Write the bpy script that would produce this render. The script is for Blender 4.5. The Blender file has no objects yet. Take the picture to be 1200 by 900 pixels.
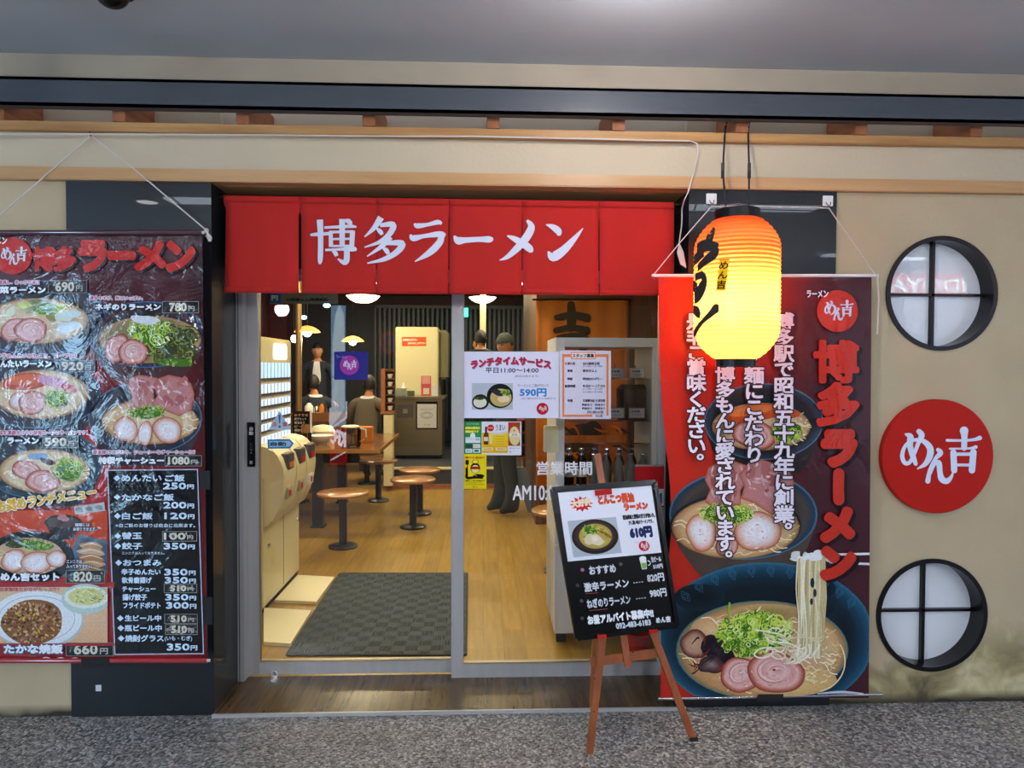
import bpy, bmesh, math, random
from mathutils import Vector, Matrix

# ---------------------------------------------------------------- camera, world, light, exposure
scene = bpy.context.scene
COL = scene.collection
FPX = 820.0                                   # focal length in pixels of the 1200 wide frame
CAM_POS = Vector((0.0, -2.94, 1.45))
CAM_ROT = (Matrix.Rotation(-math.radians(2.3), 3, 'Z') @ Matrix.Rotation(math.pi/2 - math.atan(19/FPX), 3, 'X')
           @ Matrix.Rotation(0.0039, 3, 'Z'))
cam_data = bpy.data.cameras.new('camera')
cam_data.sensor_width = 36.0
cam_data.lens = 36.0*FPX/1200
cam_data.clip_start = 0.05
camera = bpy.data.objects.new('camera', cam_data)
camera.matrix_world = Matrix.Translation(CAM_POS) @ CAM_ROT.to_4x4()
COL.objects.link(camera)
scene.camera = camera
scene.view_settings.view_transform = 'Standard'
scene.view_settings.look = 'None'
scene.view_settings.gamma = 1.0
scene.view_settings.use_curve_mapping = False
scene.view_settings.exposure = 0.1

world = bpy.data.worlds.new('world'); scene.world = world
world.use_nodes = True
bg = world.node_tree.nodes['Background']
bg.inputs[0].default_value = (0.62, 0.74, 1.0, 1); bg.inputs[1].default_value = 1.5

def area_light(name, loc, sx, sy, power, color, rot=(0, 0, 0)):
    d = bpy.data.lights.new(name, 'AREA'); d.shape = 'RECTANGLE'; d.size = sx; d.size_y = sy
    d.energy = power; d.color = color
    o = bpy.data.objects.new(name, d); o.location = loc; o.rotation_euler = rot
    COL.objects.link(o); return o
def point_light(name, loc, radius, power, color):
    d = bpy.data.lights.new(name, 'POINT'); d.shadow_soft_size = radius; d.energy = power; d.color = color
    o = bpy.data.objects.new(name, d); o.location = loc; COL.objects.link(o); return o

LANTERN_W = 17
STREET_CEIL = 2.755
SHOP_CEIL = 2.62
# arcade fluorescents (the fixtures are built with the street) and the shop's ceiling panels
STREET_LAMPS = [(-1.7, -2.3), (1.9, -2.3), (-1.6, -4.6), (1.9, -4.6), (0.2, -6.6), (-3.9, -4.4), (4.2, -4.4)]
for lx, ly in STREET_LAMPS:
    area_light('arcade_lamp_light', (lx, ly, STREET_CEIL-0.068), 1.15, 0.16, 175, (0.86, 0.93, 1.0))
SHOP_LAMPS = [(-1.5, 1.5), (0.1, 1.6), (-1.6, 3.9), (0.0, 3.9), (-1.4, 6.4), (0.4, 6.4)]
for lx, ly in SHOP_LAMPS:
    area_light('shop_lamp_light', (lx, ly, SHOP_CEIL-0.06), 1.1, 0.28, 26, (1.0, 0.84, 0.50))

point_light('globe_lamp_light', (0.52, -0.92, STREET_CEIL-0.16), .07, 30, (1.0, 0.93, 0.95))

ADDED_GLOBES = [(-2.15, -5.1, 2.32), (-2.6, -5.5, 2.19), (0.75, -4.6, 2.40), (2.6, -4.7, 2.35)]     # globes added for frontal facade light; left pair also shows mirrored in glass
for gx, gy, gz in ADDED_GLOBES:
    point_light('added_globe_light', (gx, gy, gz), .085, 400, (0.88, 0.94, 1.0))

# ---------------------------------------------------------------- measuring: photograph pixel -> place in the room
def ray(px, py):
    return CAM_ROT @ Vector(((px-600)/FPX, -(py-450)/FPX, -1))
def at(px, py, Y):
    d = ray(px, py); return CAM_POS + d*((Y-CAM_POS.y)/d.y)
def on_floor(px, py, z=0.0):
    d = ray(px, py); return CAM_POS + d*((z-CAM_POS.z)/d.z)
def on_plane(px, py, P0, N):
    d = ray(px, py); return CAM_POS + d*((P0-CAM_POS).dot(N)/d.dot(N))

# ---------------------------------------------------------------- materials
def lin(c):
    if isinstance(c, str):
        c = c.lstrip('#'); c = tuple(int(c[i:i+2], 16) for i in (0, 2, 4))
    return tuple((x/255/12.92 if x/255 <= .04045 else ((x/255+.055)/1.055)**2.4) for x in c)
def new_mat(name):
    m = bpy.data.materials.new(name); m.use_nodes = True
    return m, m.node_tree.nodes, m.node_tree.links, m.node_tree.nodes['Principled BSDF']
def mat(name, c, rough=.5, metal=0., var=0., vscale=8., bump=0., bscale=60., coat=0., spec=.5, stretch=(1, 1, 1), c2=None, coatr=.06):
    m, n, l, b = new_mat(name)
    b.inputs['Roughness'].default_value = rough; b.inputs['Metallic'].default_value = metal
    b.inputs['Specular IOR Level'].default_value = spec
    b.inputs['Coat Weight'].default_value = coat; b.inputs['Coat Roughness'].default_value = coatr
    a = lin(c); b.inputs['Base Color'].default_value = (*a, 1)
    tc = n.new('ShaderNodeTexCoord'); mp = n.new('ShaderNodeMapping'); mp.inputs['Scale'].default_value = stretch
    l.new(tc.outputs['Object'], mp.inputs['Vector'])
    if var or c2:
        t = n.new('ShaderNodeTexNoise'); t.inputs['Scale'].default_value = vscale; t.inputs['Detail'].default_value = 6
        l.new(mp.outputs[0], t.inputs['Vector'])
        r = n.new('ShaderNodeValToRGB'); r.color_ramp.elements[0].position = .32; r.color_ramp.elements[1].position = .68
        bb = lin(c2) if c2 else tuple(min(1, x*(1+var)) for x in a)
        aa = a if c2 else tuple(x*(1-var) for x in a)
        r.color_ramp.elements[0].color = (*aa, 1); r.color_ramp.elements[1].color = (*bb, 1)
        l.new(t.outputs['Fac'], r.inputs['Fac']); l.new(r.outputs['Color'], b.inputs['Base Color'])
    if bump:
        t2 = n.new('ShaderNodeTexNoise'); t2.inputs['Scale'].default_value = bscale; t2.inputs['Detail'].default_value = 4
        l.new(mp.outputs[0], t2.inputs['Vector'])
        bp = n.new('ShaderNodeBump'); bp.inputs['Strength'].default_value = bump; bp.inputs['Distance'].default_value = .02
        l.new(t2.outputs['Fac'], bp.inputs['Height']); l.new(bp.outputs[0], b.inputs['Normal'])
    return m
def wood(name, c1, c2, rough=.45, axis=0, scale=14., plank=0., bump=.1, coat=0.):
    m, n, l, b = new_mat(name); b.inputs['Roughness'].default_value = rough; b.inputs['Coat Weight'].default_value = coat
    b.inputs['Coat Roughness'].default_value = .12
    tc = n.new('ShaderNodeTexCoord'); mp = n.new('ShaderNodeMapping')
    s = [scale]*3; s[axis] = scale*.07; mp.inputs['Scale'].default_value = s
    l.new(tc.outputs['Object'], mp.inputs['Vector'])
    t = n.new('ShaderNodeTexNoise'); t.inputs['Scale'].default_value = 3.; t.inputs['Detail'].default_value = 8; t.inputs['Roughness'].default_value = .65
    l.new(mp.outputs[0], t.inputs['Vector'])
    r = n.new('ShaderNodeValToRGB'); r.color_ramp.elements[0].position = .3; r.color_ramp.elements[1].position = .7
    r.color_ramp.elements[0].color = (*lin(c1), 1); r.color_ramp.elements[1].color = (*lin(c2), 1)
    l.new(t.outputs['Fac'], r.inputs['Fac'])
    out = r.outputs['Color']
    if plank:
        br = n.new('ShaderNodeTexBrick'); mp2 = n.new('ShaderNodeMapping')
        if axis == 1: mp2.inputs['Rotation'].default_value = (0, 0, math.pi/2)
        l.new(tc.outputs['Object'], mp2.inputs['Vector']); l.new(mp2.outputs[0], br.inputs['Vector'])
        br.inputs['Scale'].default_value = 1.; br.inputs['Brick Width'].default_value = .9; br.inputs['Row Height'].default_value = plank
        br.inputs['Mortar Size'].default_value = .0015
        br.inputs['Color1'].default_value = (.8, .8, .8, 1); br.inputs['Color2'].default_value = (1, 1, 1, 1); br.inputs['Mortar'].default_value = (.5, .5, .5, 1)
        mx = n.new('ShaderNodeMix'); mx.data_type = 'RGBA'; mx.blend_type = 'MULTIPLY'; mx.inputs[0].default_value = 1
        l.new(out, mx.inputs[6]); l.new(br.outputs['Color'], mx.inputs[7]); out = mx.outputs[2]
    l.new(out, b.inputs['Base Color'])
    bp = n.new('ShaderNodeBump'); bp.inputs['Strength'].default_value = bump; bp.inputs['Distance'].default_value = .005
    l.new(t.outputs['Fac'], bp.inputs['Height']); l.new(bp.outputs[0], b.inputs['Normal'])
    return m
def emit(name, c, s):
    m, n, l, b = new_mat(name); a = lin(c)
    b.inputs['Base Color'].default_value = (*a, 1); b.inputs['Emission Color'].default_value = (*a, 1); b.inputs['Emission Strength'].default_value = s
    return m
def print_mat(name, rough=.5, coat=0., crinkle=0., cscale=6., glow=0., grain=0.):
    m, n, l, b = new_mat(name)
    at_ = n.new('ShaderNodeAttribute'); at_.attribute_name = 'ink'
    if grain:
        tg = n.new('ShaderNodeTexCoord'); g_ = n.new('ShaderNodeTexNoise'); g_.inputs['Scale'].default_value = 130; g_.inputs['Detail'].default_value = 6; g_.inputs['Roughness'].default_value = .7
        l.new(tg.outputs['Object'], g_.inputs['Vector'])
        mr = n.new('ShaderNodeMapRange'); mr.inputs[1].default_value = .3; mr.inputs[2].default_value = .7; mr.inputs[3].default_value = 1-grain; mr.inputs[4].default_value = 1+grain; l.new(g_.outputs['Fac'], mr.inputs[0])
        vm = n.new('ShaderNodeVectorMath'); vm.operation = 'SCALE'; l.new(at_.outputs['Color'], vm.inputs[0]); l.new(mr.outputs[0], vm.inputs['Scale']); l.new(vm.outputs[0], b.inputs['Base Color'])
    else: l.new(at_.outputs['Color'], b.inputs['Base Color'])
    b.inputs['Roughness'].default_value = rough
    b.inputs['Specular IOR Level'].default_value = .12
    b.inputs['Coat Weight'].default_value = coat; b.inputs['Coat Roughness'].default_value = .03; b.inputs['Coat IOR'].default_value = 1.55
    if glow:
        l.new(at_.outputs['Color'], b.inputs['Emission Color']); b.inputs['Emission Strength'].default_value = glow
    if crinkle:
        tc = n.new('ShaderNodeTexCoord')
        t = n.new('ShaderNodeTexNoise'); t.inputs['Scale'].default_value = cscale; t.inputs['Detail'].default_value = 5; t.inputs['Distortion'].default_value = 1.2
        l.new(tc.outputs['Object'], t.inputs['Vector'])
        bp = n.new('ShaderNodeBump'); bp.inputs['Strength'].default_value = crinkle; bp.inputs['Distance'].default_value = .03
        l.new(t.outputs['Fac'], bp.inputs['Height']); l.new(bp.outputs[0], b.inputs['Coat Normal'])
    return m
def glass_mat(name, tint=(1, 1, 1), ior=1.5, boost=1.):
    m, n, l, b = new_mat(name); n.remove(b)
    tr = n.new('ShaderNodeBsdfTransparent'); tr.inputs[0].default_value = (*tint, 1)
    gl = n.new('ShaderNodeBsdfGlossy'); gl.inputs['Roughness'].default_value = .0
    fr = n.new('ShaderNodeFresnel'); fr.inputs[0].default_value = ior
    mx = n.new('ShaderNodeMixShader'); l.new(fr.outputs[0], mx.inputs[0]); l.new(tr.outputs[0], mx.inputs[1]); l.new(gl.outputs[0], mx.inputs[2])
    l.new(mx.outputs[0], n['Material Output'].inputs['Surface'])
    return m

def plaster_mat():
    # cream render, worn and stained close to the ground
    m, n, l, b = new_mat('cream_plaster'); b.inputs['Roughness'].default_value = .8
    g = n.new('ShaderNodeNewGeometry'); sp = n.new('ShaderNodeSeparateXYZ'); l.new(g.outputs['Position'], sp.inputs[0])
    t = n.new('ShaderNodeTexNoise'); t.inputs['Scale'].default_value = 2.2; t.inputs['Detail'].default_value = 7; l.new(g.outputs['Position'], t.inputs['Vector'])
    r = n.new('ShaderNodeValToRGB'); r.color_ramp.elements[0].position = .35; r.color_ramp.elements[1].position = .7
    r.color_ramp.elements[0].color = (*lin('#b8a585'), 1); r.color_ramp.elements[1].color = (*lin('#c7b492'), 1); l.new(t.outputs['Fac'], r.inputs['Fac'])
    t2 = n.new('ShaderNodeTexNoise'); t2.inputs['Scale'].default_value = 5.5; t2.inputs['Detail'].default_value = 9; t2.inputs['Distortion'].default_value = .6; l.new(g.outputs['Position'], t2.inputs['Vector'])
    r2 = n.new('ShaderNodeValToRGB'); e = r2.color_ramp.elements
    e[0].position = .3; e[0].color = (*lin('#4f4630'), 1); e[1].position = .68; e[1].color = (*lin('#d8cda0'), 1)
    x = e.new(.52); x.color = (*lin('#a4966b'), 1); l.new(t2.outputs['Fac'], r2.inputs['Fac'])
    # height mask: below about 0.30 m, ragged edge, climbing to the right
    a1 = n.new('ShaderNodeMath'); a1.operation = 'MULTIPLY_ADD'; a1.inputs[1].default_value = .55; l.new(t2.outputs['Fac'], a1.inputs[0]); a1.inputs[2].default_value = -.22
    a0 = n.new('ShaderNodeMath'); a0.operation = 'MULTIPLY_ADD'; a0.inputs[1].default_value = .16; a0.inputs[2].default_value = -.24; l.new(sp.outputs[0], a0.inputs[0])
    a2 = n.new('ShaderNodeMath'); a2.operation = 'ADD'; l.new(a1.outputs[0], a2.inputs[0]); l.new(a0.outputs[0], a2.inputs[1])
    a3 = n.new('ShaderNodeMath'); a3.operation = 'SUBTRACT'; l.new(a2.outputs[0], a3.inputs[0]); l.new(sp.outputs[2], a3.inputs[1])
    mr = n.new('ShaderNodeMapRange'); mr.inputs[1].default_value = -.16; mr.inputs[2].default_value = -.06; l.new(a3.outputs[0], mr.inputs[0])
    mx = n.new('ShaderNodeMix'); mx.data_type = 'RGBA'; l.new(mr.outputs[0], mx.inputs[0]); l.new(r.outputs[0], mx.inputs[6]); l.new(r2.outputs[0], mx.inputs[7])
    # grime line where wall meets pavement
    mr2 = n.new('ShaderNodeMapRange'); mr2.inputs[1].default_value = .05; mr2.inputs[2].default_value = .0; l.new(sp.outputs[2], mr2.inputs[0])
    ml = n.new('ShaderNodeMath'); ml.operation = 'MULTIPLY'; ml.use_clamp = True; l.new(mr2.outputs[0], ml.inputs[0]); mk = n.new('ShaderNodeMath'); mk.operation = 'MULTIPLY'; mk.inputs[1].default_value = 2.2; l.new(t2.outputs['Fac'], mk.inputs[0]); l.new(mk.outputs[0], ml.inputs[1])
    mx2 = n.new('ShaderNodeMix'); mx2.data_type = 'RGBA'; l.new(ml.outputs[0], mx2.inputs[0]); l.new(mx.outputs[2], mx2.inputs[6]); mx2.inputs[7].default_value = (*lin('#2e2a1c'), 1)
    l.new(mx2.outputs[2], b.inputs['Base Color'])
    t3 = n.new('ShaderNodeTexNoise'); t3.inputs['Scale'].default_value = 90; t3.inputs['Detail'].default_value = 5; l.new(g.outputs['Position'], t3.inputs['Vector'])
    ad = n.new('ShaderNodeMath'); ad.operation = 'MULTIPLY_ADD'; ad.inputs[1].default_value = 3; l.new(mr.outputs[0], ad.inputs[0]); l.new(t3.outputs['Fac'], ad.inputs[2])
    bp = n.new('ShaderNodeBump'); bp.inputs['Strength'].default_value = .25; bp.inputs['Distance'].default_value = .004
    l.new(ad.outputs[0], bp.inputs['Height']); l.new(bp.outputs[0], b.inputs['Normal'])
    return m
def pavement_mat():
    m, n, l, b = new_mat('pebbled_pavement'); tc = n.new('ShaderNodeTexCoord')
    v = n.new('ShaderNodeTexVoronoi'); v.inputs['Scale'].default_value = 105; l.new(tc.outputs['Object'], v.inputs['Vector'])
    r = n.new('ShaderNodeValToRGB'); e = r.color_ramp.elements; e[0].position = .0; e[0].color = (*lin('#6f6e6e'), 1); e[1].position = 1; e[1].color = (*lin('#cfccc8'), 1)
    x = e.new(.35); x.color = (*lin('#7d7b7a'), 1); x = e.new(.7); x.color = (*lin('#9c9895'), 1); x = e.new(.12); x.color = (*lin('#454444'), 1)
    sc = n.new('ShaderNodeSeparateColor'); l.new(v.outputs['Color'], sc.inputs[0]); l.new(sc.outputs[0], r.inputs[0])
    t = n.new('ShaderNodeTexNoise'); t.inputs['Scale'].default_value = 1.6; t.inputs['Detail'].default_value = 4; l.new(tc.outputs['Object'], t.inputs['Vector'])
    r2 = n.new('ShaderNodeValToRGB'); r2.color_ramp.elements[0].position = .35; r2.color_ramp.elements[0].color = (.72, .72, .73, 1); r2.color_ramp.elements[1].position = .65; r2.color_ramp.elements[1].color = (1, .99, .97, 1)
    l.new(t.outputs['Fac'], r2.inputs[0])
    mx = n.new('ShaderNodeMix'); mx.data_type = 'RGBA'; mx.blend_type = 'MULTIPLY'; mx.inputs[0].default_value = 1
    l.new(r.outputs[0], mx.inputs[6]); l.new(r2.outputs[0], mx.inputs[7]); l.new(mx.outputs[2], b.inputs['Base Color'])
    b.inputs['Roughness'].default_value = .3
    bp = n.new('ShaderNodeBump'); bp.inputs['Strength'].default_value = .9; bp.inputs['Distance'].default_value = .004; bp.invert = True
    l.new(v.outputs['Distance'], bp.inputs['Height']); l.new(bp.outputs[0], b.inputs['Normal'])
    return m
def mat_weave():
    m, n, l, b = new_mat('doormat_ribs'); tc = n.new('ShaderNodeTexCoord')
    mp = n.new('ShaderNodeMapping'); mp.inputs['Rotation'].default_value = (0, 0, .0); l.new(tc.outputs['Object'], mp.inputs[0])
    ch = n.new('ShaderNodeTexChecker'); ch.inputs['Scale'].default_value = 15; l.new(mp.outputs[0], ch.inputs[0])
    w = n.new('ShaderNodeTexWave'); w.inputs['Scale'].default_value = 22; w.bands_direction = 'X'; l.new(mp.outputs[0], w.inputs[0])
    r = n.new('ShaderNodeMath'); r.operation = 'MULTIPLY'; l.new(ch.outputs['Fac'], r.inputs[0]); l.new(w.outputs['Fac'], r.inputs[1])
    mx = n.new('ShaderNodeMix'); mx.data_type = 'RGBA'; l.new(r.outputs[0], mx.inputs[0]); mx.inputs[6].default_value = (*lin('#2f3e4b'), 1); mx.inputs[7].default_value = (*lin('#22282c'), 1)
    l.new(mx.outputs[2], b.inputs['Base Color']); b.inputs['Roughness'].default_value = .75
    bp = n.new('ShaderNodeBump'); bp.inputs['Strength'].default_value = .8; bp.inputs['Distance'].default_value = .006; bp.invert = True
    l.new(r.outputs[0], bp.inputs['Height']); l.new(bp.outputs[0], b.inputs['Normal'])
    return m

M = dict(
    plaster=plaster_mat(), pavement=pavement_mat(), doormat=mat_weave(),
    ceiling=mat('painted_soffit', '#bcc1c4', .6, var=.04, vscale=2),
    strip=mat('beige_board', '#a89a86', .7, var=.04, vscale=5),
    upper=mat('cream_board', '#c9b99c', .75, var=.04, vscale=3, bump=.1),
    steel=mat('dark_grey_paint', '#43484f', .42, var=.05, vscale=6),
    cedar=wood('pale_cedar', '#a2703c', '#c9995c', .5, 0, 10), rafter=wood('red_cedar', '#8a4d2b', '#ad6c40', .6, 1, 10),
    lintel=wood('smooth_pale_timber', '#b98a56', '#cda06c', .4, 0, 7, bump=.03),
    granite=mat('black_granite', '#12161c', .4, var=.35, vscale=160, spec=.3, coat=.5, coatr=.015),
    jamb=mat('dark_jamb', '#26221f', .35, var=.1), black=mat('black_paint', '#0a0a0b', .25, spec=.3), blackmatt=mat('matt_black', '#111112', .8),
    alu=mat('brushed_aluminium', '#bcb9b6', .38, .25, var=.05, vscale=30, stretch=(1, 1, .05)), alu_dark=mat('aluminium_groove', '#5c5a5c', .5, .5),
    glass=glass_mat('clear_glass'), white=mat('white_plastic', '#e6e6e4', .4), string=mat('white_string', '#d5cdc4', .8),
    cord=mat('black_cord', '#1a1c22', .6), chrome=mat('polished_metal', '#c9cace', .15, 1.), brass=mat('warm_metal', '#c2a676', .3, .8),
    threshold=wood('threshold_planks', '#43301a', '#6e5230', .18, 1, 12, plank=.3, bump=.1), shopfloor=wood('oak_vinyl_floor', '#96742a', '#b8933c', .3, 1, 12, plank=.11, bump=.05),
    cream=mat('cream_enamel', '#e2d8ae', .35), creamdark=mat('dark_cream_plastic', '#b5aa86', .5),  # darker cream plastic for the ticket machine's card panels
    red_wall=mat('dark_red_wall', '#5b2420', .6, var=.1), brown_wall=wood('brown_partition', '#4a3020', '#65432c', .5, 2, 8),
    dark_wall=mat('charcoal_wall', '#2c2f36', .6, var=.1), slat=mat('grey_slat', '#4b525b', .45, .3),
    table=wood('table_top_wood', '#6d4526', '#8a5c34', .18, 0, 9, coat=.4), table_edge=wood('table_edge_wood', '#8f6233', '#b58346', .3, 0, 9),
    stool=wood('stool_seat_wood', '#9a6c40', '#b58252', .22, 0, 6, coat=.3, bump=.02), iron=mat('black_iron', '#15161a', .35),
    stainless=mat('stainless_steel', '#8e8878', .3, .85, var=.08, vscale=3), noren=mat('red_cotton', '#b81c14', .9, var=.04, vscale=6, bump=.25, bscale=350),
    noren_ink=mat('white_dye', '#d9dcec', .8), easel=wood('stained_easel_wood', '#7c3b1c', '#a35a2e', .35, 2, 12),
    tile=mat('cream_panel', '#ece5c4', .4), fridge=mat('fridge_enamel', '#dcdfe2', .35), fridge_in=mat('fridge_inside', '#6e6353', .5),
    rubber=mat('black_rubber', '#101010', .7), signred=mat('sign_red', '#b81c10', .5, var=.03, spec=.15), signwhite=mat('sign_white', '#e4e9f4', .5),
    frost=mat('white_window_film', '#eceef2', .4, coat=1., coatr=.01), orange=mat('orange_cloth', '#c8741f', .8, var=.08, vscale=3),
    skin=mat('skin', '#c08a62', .55), hair=mat('black_hair', '#100d0c', .5, bump=.4, bscale=120), navy=mat('navy_wool', '#1d2636', .85, bump=.1, bscale=200),
    greysuit=mat('grey_wool', '#6a6355', .85, bump=.15, bscale=200), blackcloth=mat('black_cotton', '#1b1d1c', .85, bump=.1), trousers=mat('charcoal_trousers', '#2a2f2f', .85),
    shoe=mat('black_shoe', '#15140f', .5), shirt=mat('white_shirt', '#dfe3ea', .8), shelfwood=wood('dark_shelf_wood', '#4b2c1a', '#6d4429', .45, 2, 8),
    redshelf=mat('red_brown_rack', '#7d3420', .5), amber=mat('brown_bottle_glass', '#2b1508', .08, spec=.8), clearb=mat('bottle_glass', '#8d8678', .08, spec=.8),
    p_matte=print_mat('printed_paper', .55), p_film=print_mat('laminated_print', .6, .75, .35, 5., grain=.16), p_vinyl=print_mat('vinyl_banner_print', .45, .3, .25, 4., grain=.14),
    p_board=print_mat('glossy_board_print', .25, .5), p_glow=print_mat('backlit_print', .5, 0, glow=4.5), p_lit=print_mat('lit_sign_print', .5, 0, glow=20.),
    lampglow=emit('lamp_glass', '#fff0c0', 9), lampwhite=emit('bright_lamp', '#ffffff', 14), tube=emit('fluorescent_diffuser', '#e4f0ff', 9), tubew=emit('shop_diffuser', '#fff0c8', 5),
    globe=emit('globe_glass', '#e4f0ff', 60), shade=emit('amber_lamp_shade', '#f0a050', 1.3), greenlit=emit('green_exit_light', '#40ffc0', 4),
)

# ---------------------------------------------------------------- object helpers
def link_mesh(name, bm, m, parent=None, smooth=False, origin=None):
    me = bpy.data.meshes.new(name)
    if origin is not None: bmesh.ops.translate(bm, verts=bm.verts, vec=-Vector(origin))
    bmesh.ops.recalc_face_normals(bm, faces=bm.faces)
    bm.to_mesh(me); bm.free()
    if smooth:
        for p in me.polygons: p.use_smooth = True
        me.set_sharp_from_angle(angle=math.radians(38))
    for x in (m if isinstance(m, (list, tuple)) else [m]): me.materials.append(x)
    o = bpy.data.objects.new(name, me); COL.objects.link(o)
    if origin is not None: o.location = origin
    if parent is not None:
        o.parent = parent
        o.matrix_parent_inverse = WORLD[parent.name].inverted()
    WORLD[o.name] = Matrix.Translation(origin) if origin is not None else Matrix.Identity(4)
    return o
WORLD = {}
def thing(name, label, cat, loc=(0, 0, 0), group=None):
    o = bpy.data.objects.new(name, None); COL.objects.link(o); o.location = loc; o.empty_display_size = .1
    WORLD[o.name] = Matrix.Translation(Vector(loc)); tag(o, label, cat, group); return o
def tag(o, label=None, cat=None, group=None, kind=None):
    if label: o['label'] = label
    if cat: o['category'] = cat
    if group: o['group'] = group
    if kind: o['kind'] = kind
    return o
def struct(name, bm, m, **k):
    o = link_mesh(name, bm, m, **k); o['kind'] = 'structure'; return o
def box(bm, x0, x1, y0, y1, z0, z1, bev=0.):
    b2 = bmesh.new(); g = bmesh.ops.create_cube(b2, size=1)
    bmesh.ops.scale(b2, verts=b2.verts, vec=(abs(x1-x0), abs(y1-y0), abs(z1-z0)))
    bmesh.ops.translate(b2, verts=b2.verts, vec=((x0+x1)/2, (y0+y1)/2, (z0+z1)/2))
    if bev: bmesh.ops.bevel(b2, geom=b2.edges[:], offset=bev, segments=2, affect='EDGES')
    join(bm, b2)
def join(bm, b2, mtx=None):
    if mtx is not None: bmesh.ops.transform(b2, matrix=mtx, verts=b2.verts)
    vs = [bm.verts.new(v.co) for v in b2.verts]; b2.verts.index_update()
    for f in b2.faces:
        try:
            nf = bm.faces.new([vs[v.index] for v in f.verts]); nf.material_index = f.material_index; nf.smooth = f.smooth
        except ValueError: pass
    b2.free()
def B(*boxes, bev=0.):
    bm = bmesh.new()
    for b in boxes: box(bm, *b, bev=bev)
    return bm
def pbox(bm, x0, y0, x1, y1, Y, depth, bev=0.):
    a = at(x0, y0, Y); b = at(x1, y1, Y)
    box(bm, a.x, b.x, Y, Y+depth, b.z, a.z, bev)
def PB(x0, y0, x1, y1, Y, depth, bev=0.):
    bm = bmesh.new(); pbox(bm, x0, y0, x1, y1, Y, depth, bev); return bm
def lathe(prof, c=(0, 0, 0), seg=32, axis='Z', close=False):
    bm = bmesh.new(); rings = []
    for r, z in prof:
        if r < 1e-6: rings.append([bm.verts.new((0, 0, z))])
        else: rings.append([bm.verts.new((r*math.cos(2*math.pi*k/seg), r*math.sin(2*math.pi*k/seg), z)) for k in range(seg)])
    for a, b in zip(rings, rings[1:]):
        for k in range(seg):
            q = [a[k % len(a)], a[(k+1) % len(a)], b[(k+1) % len(b)], b[k % len(b)]]
            q2 = []
            for v in q:
                if v not in q2: q2.append(v)
            if len(q2) > 2: bm.faces.new(q2)
    if axis == 'Y': bmesh.ops.rotate(bm, verts=bm.verts, matrix=Matrix.Rotation(math.pi/2, 3, 'X'))
    if axis == 'X': bmesh.ops.rotate(bm, verts=bm.verts, matrix=Matrix.Rotation(math.pi/2, 3, 'Y'))
    bmesh.ops.translate(bm, verts=bm.verts, vec=c); return bm
def tube(bm, pts, r, seg=8, cap=True):
    pts = [Vector(p) for p in pts]; rings = []
    for i, p in enumerate(pts):
        d = (pts[min(i+1, len(pts)-1)]-pts[max(i-1, 0)]).normalized()
        u = d.cross(Vector((0, 0, 1)) if abs(d.z) < .9 else Vector((1, 0, 0))).normalized(); v = d.cross(u)
        rr = r[i] if isinstance(r, (list, tuple)) else r
        rings.append([bm.verts.new(p+(u*math.cos(2*math.pi*k/seg)+v*math.sin(2*math.pi*k/seg))*rr) for k in range(seg)])
    for a, b in zip(rings, rings[1:]):
        for k in range(seg): bm.faces.new((a[k], a[(k+1) % seg], b[(k+1) % seg], b[k]))
    if cap: bm.faces.new(rings[0][::-1]); bm.faces.new(rings[-1])
def T(pts, r, seg=8):
    bm = bmesh.new(); tube(bm, pts, r, seg); return bm
def bar(bm, a, b, w, h, up=(0, -1, 0)):
    a = Vector(a); b = Vector(b); d = (b-a).normalized(); s = d.cross(Vector(up)).normalized()*w/2; t = s.cross(d).normalized()*h/2
    v = [bm.verts.new(p) for p in (a-s-t, a+s-t, a+s+t, a-s+t, b-s-t, b+s-t, b+s+t, b-s+t)]
    for f in ((3, 2, 1, 0), (4, 5, 6, 7), (0, 1, 5, 4), (1, 2, 6, 5), (2, 3, 7, 6), (3, 0, 4, 7)): bm.faces.new([v[i] for i in f])
def BAR(a, b, w, h, up=(0, -1, 0)):
    bm = bmesh.new(); bar(bm, a, b, w, h, up); return bm
def extrude_poly(pts, vec):
    bm = bmesh.new(); vec = Vector(vec)
    a = [bm.verts.new(p) for p in pts]; b = [bm.verts.new(Vector(p)+vec) for p in pts]
    bm.faces.new(a); bm.faces.new(b[::-1])
    for i in range(len(a)): bm.faces.new((a[i], b[i], b[(i+1) % len(a)], a[(i+1) % len(a)]))
    return bm

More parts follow.
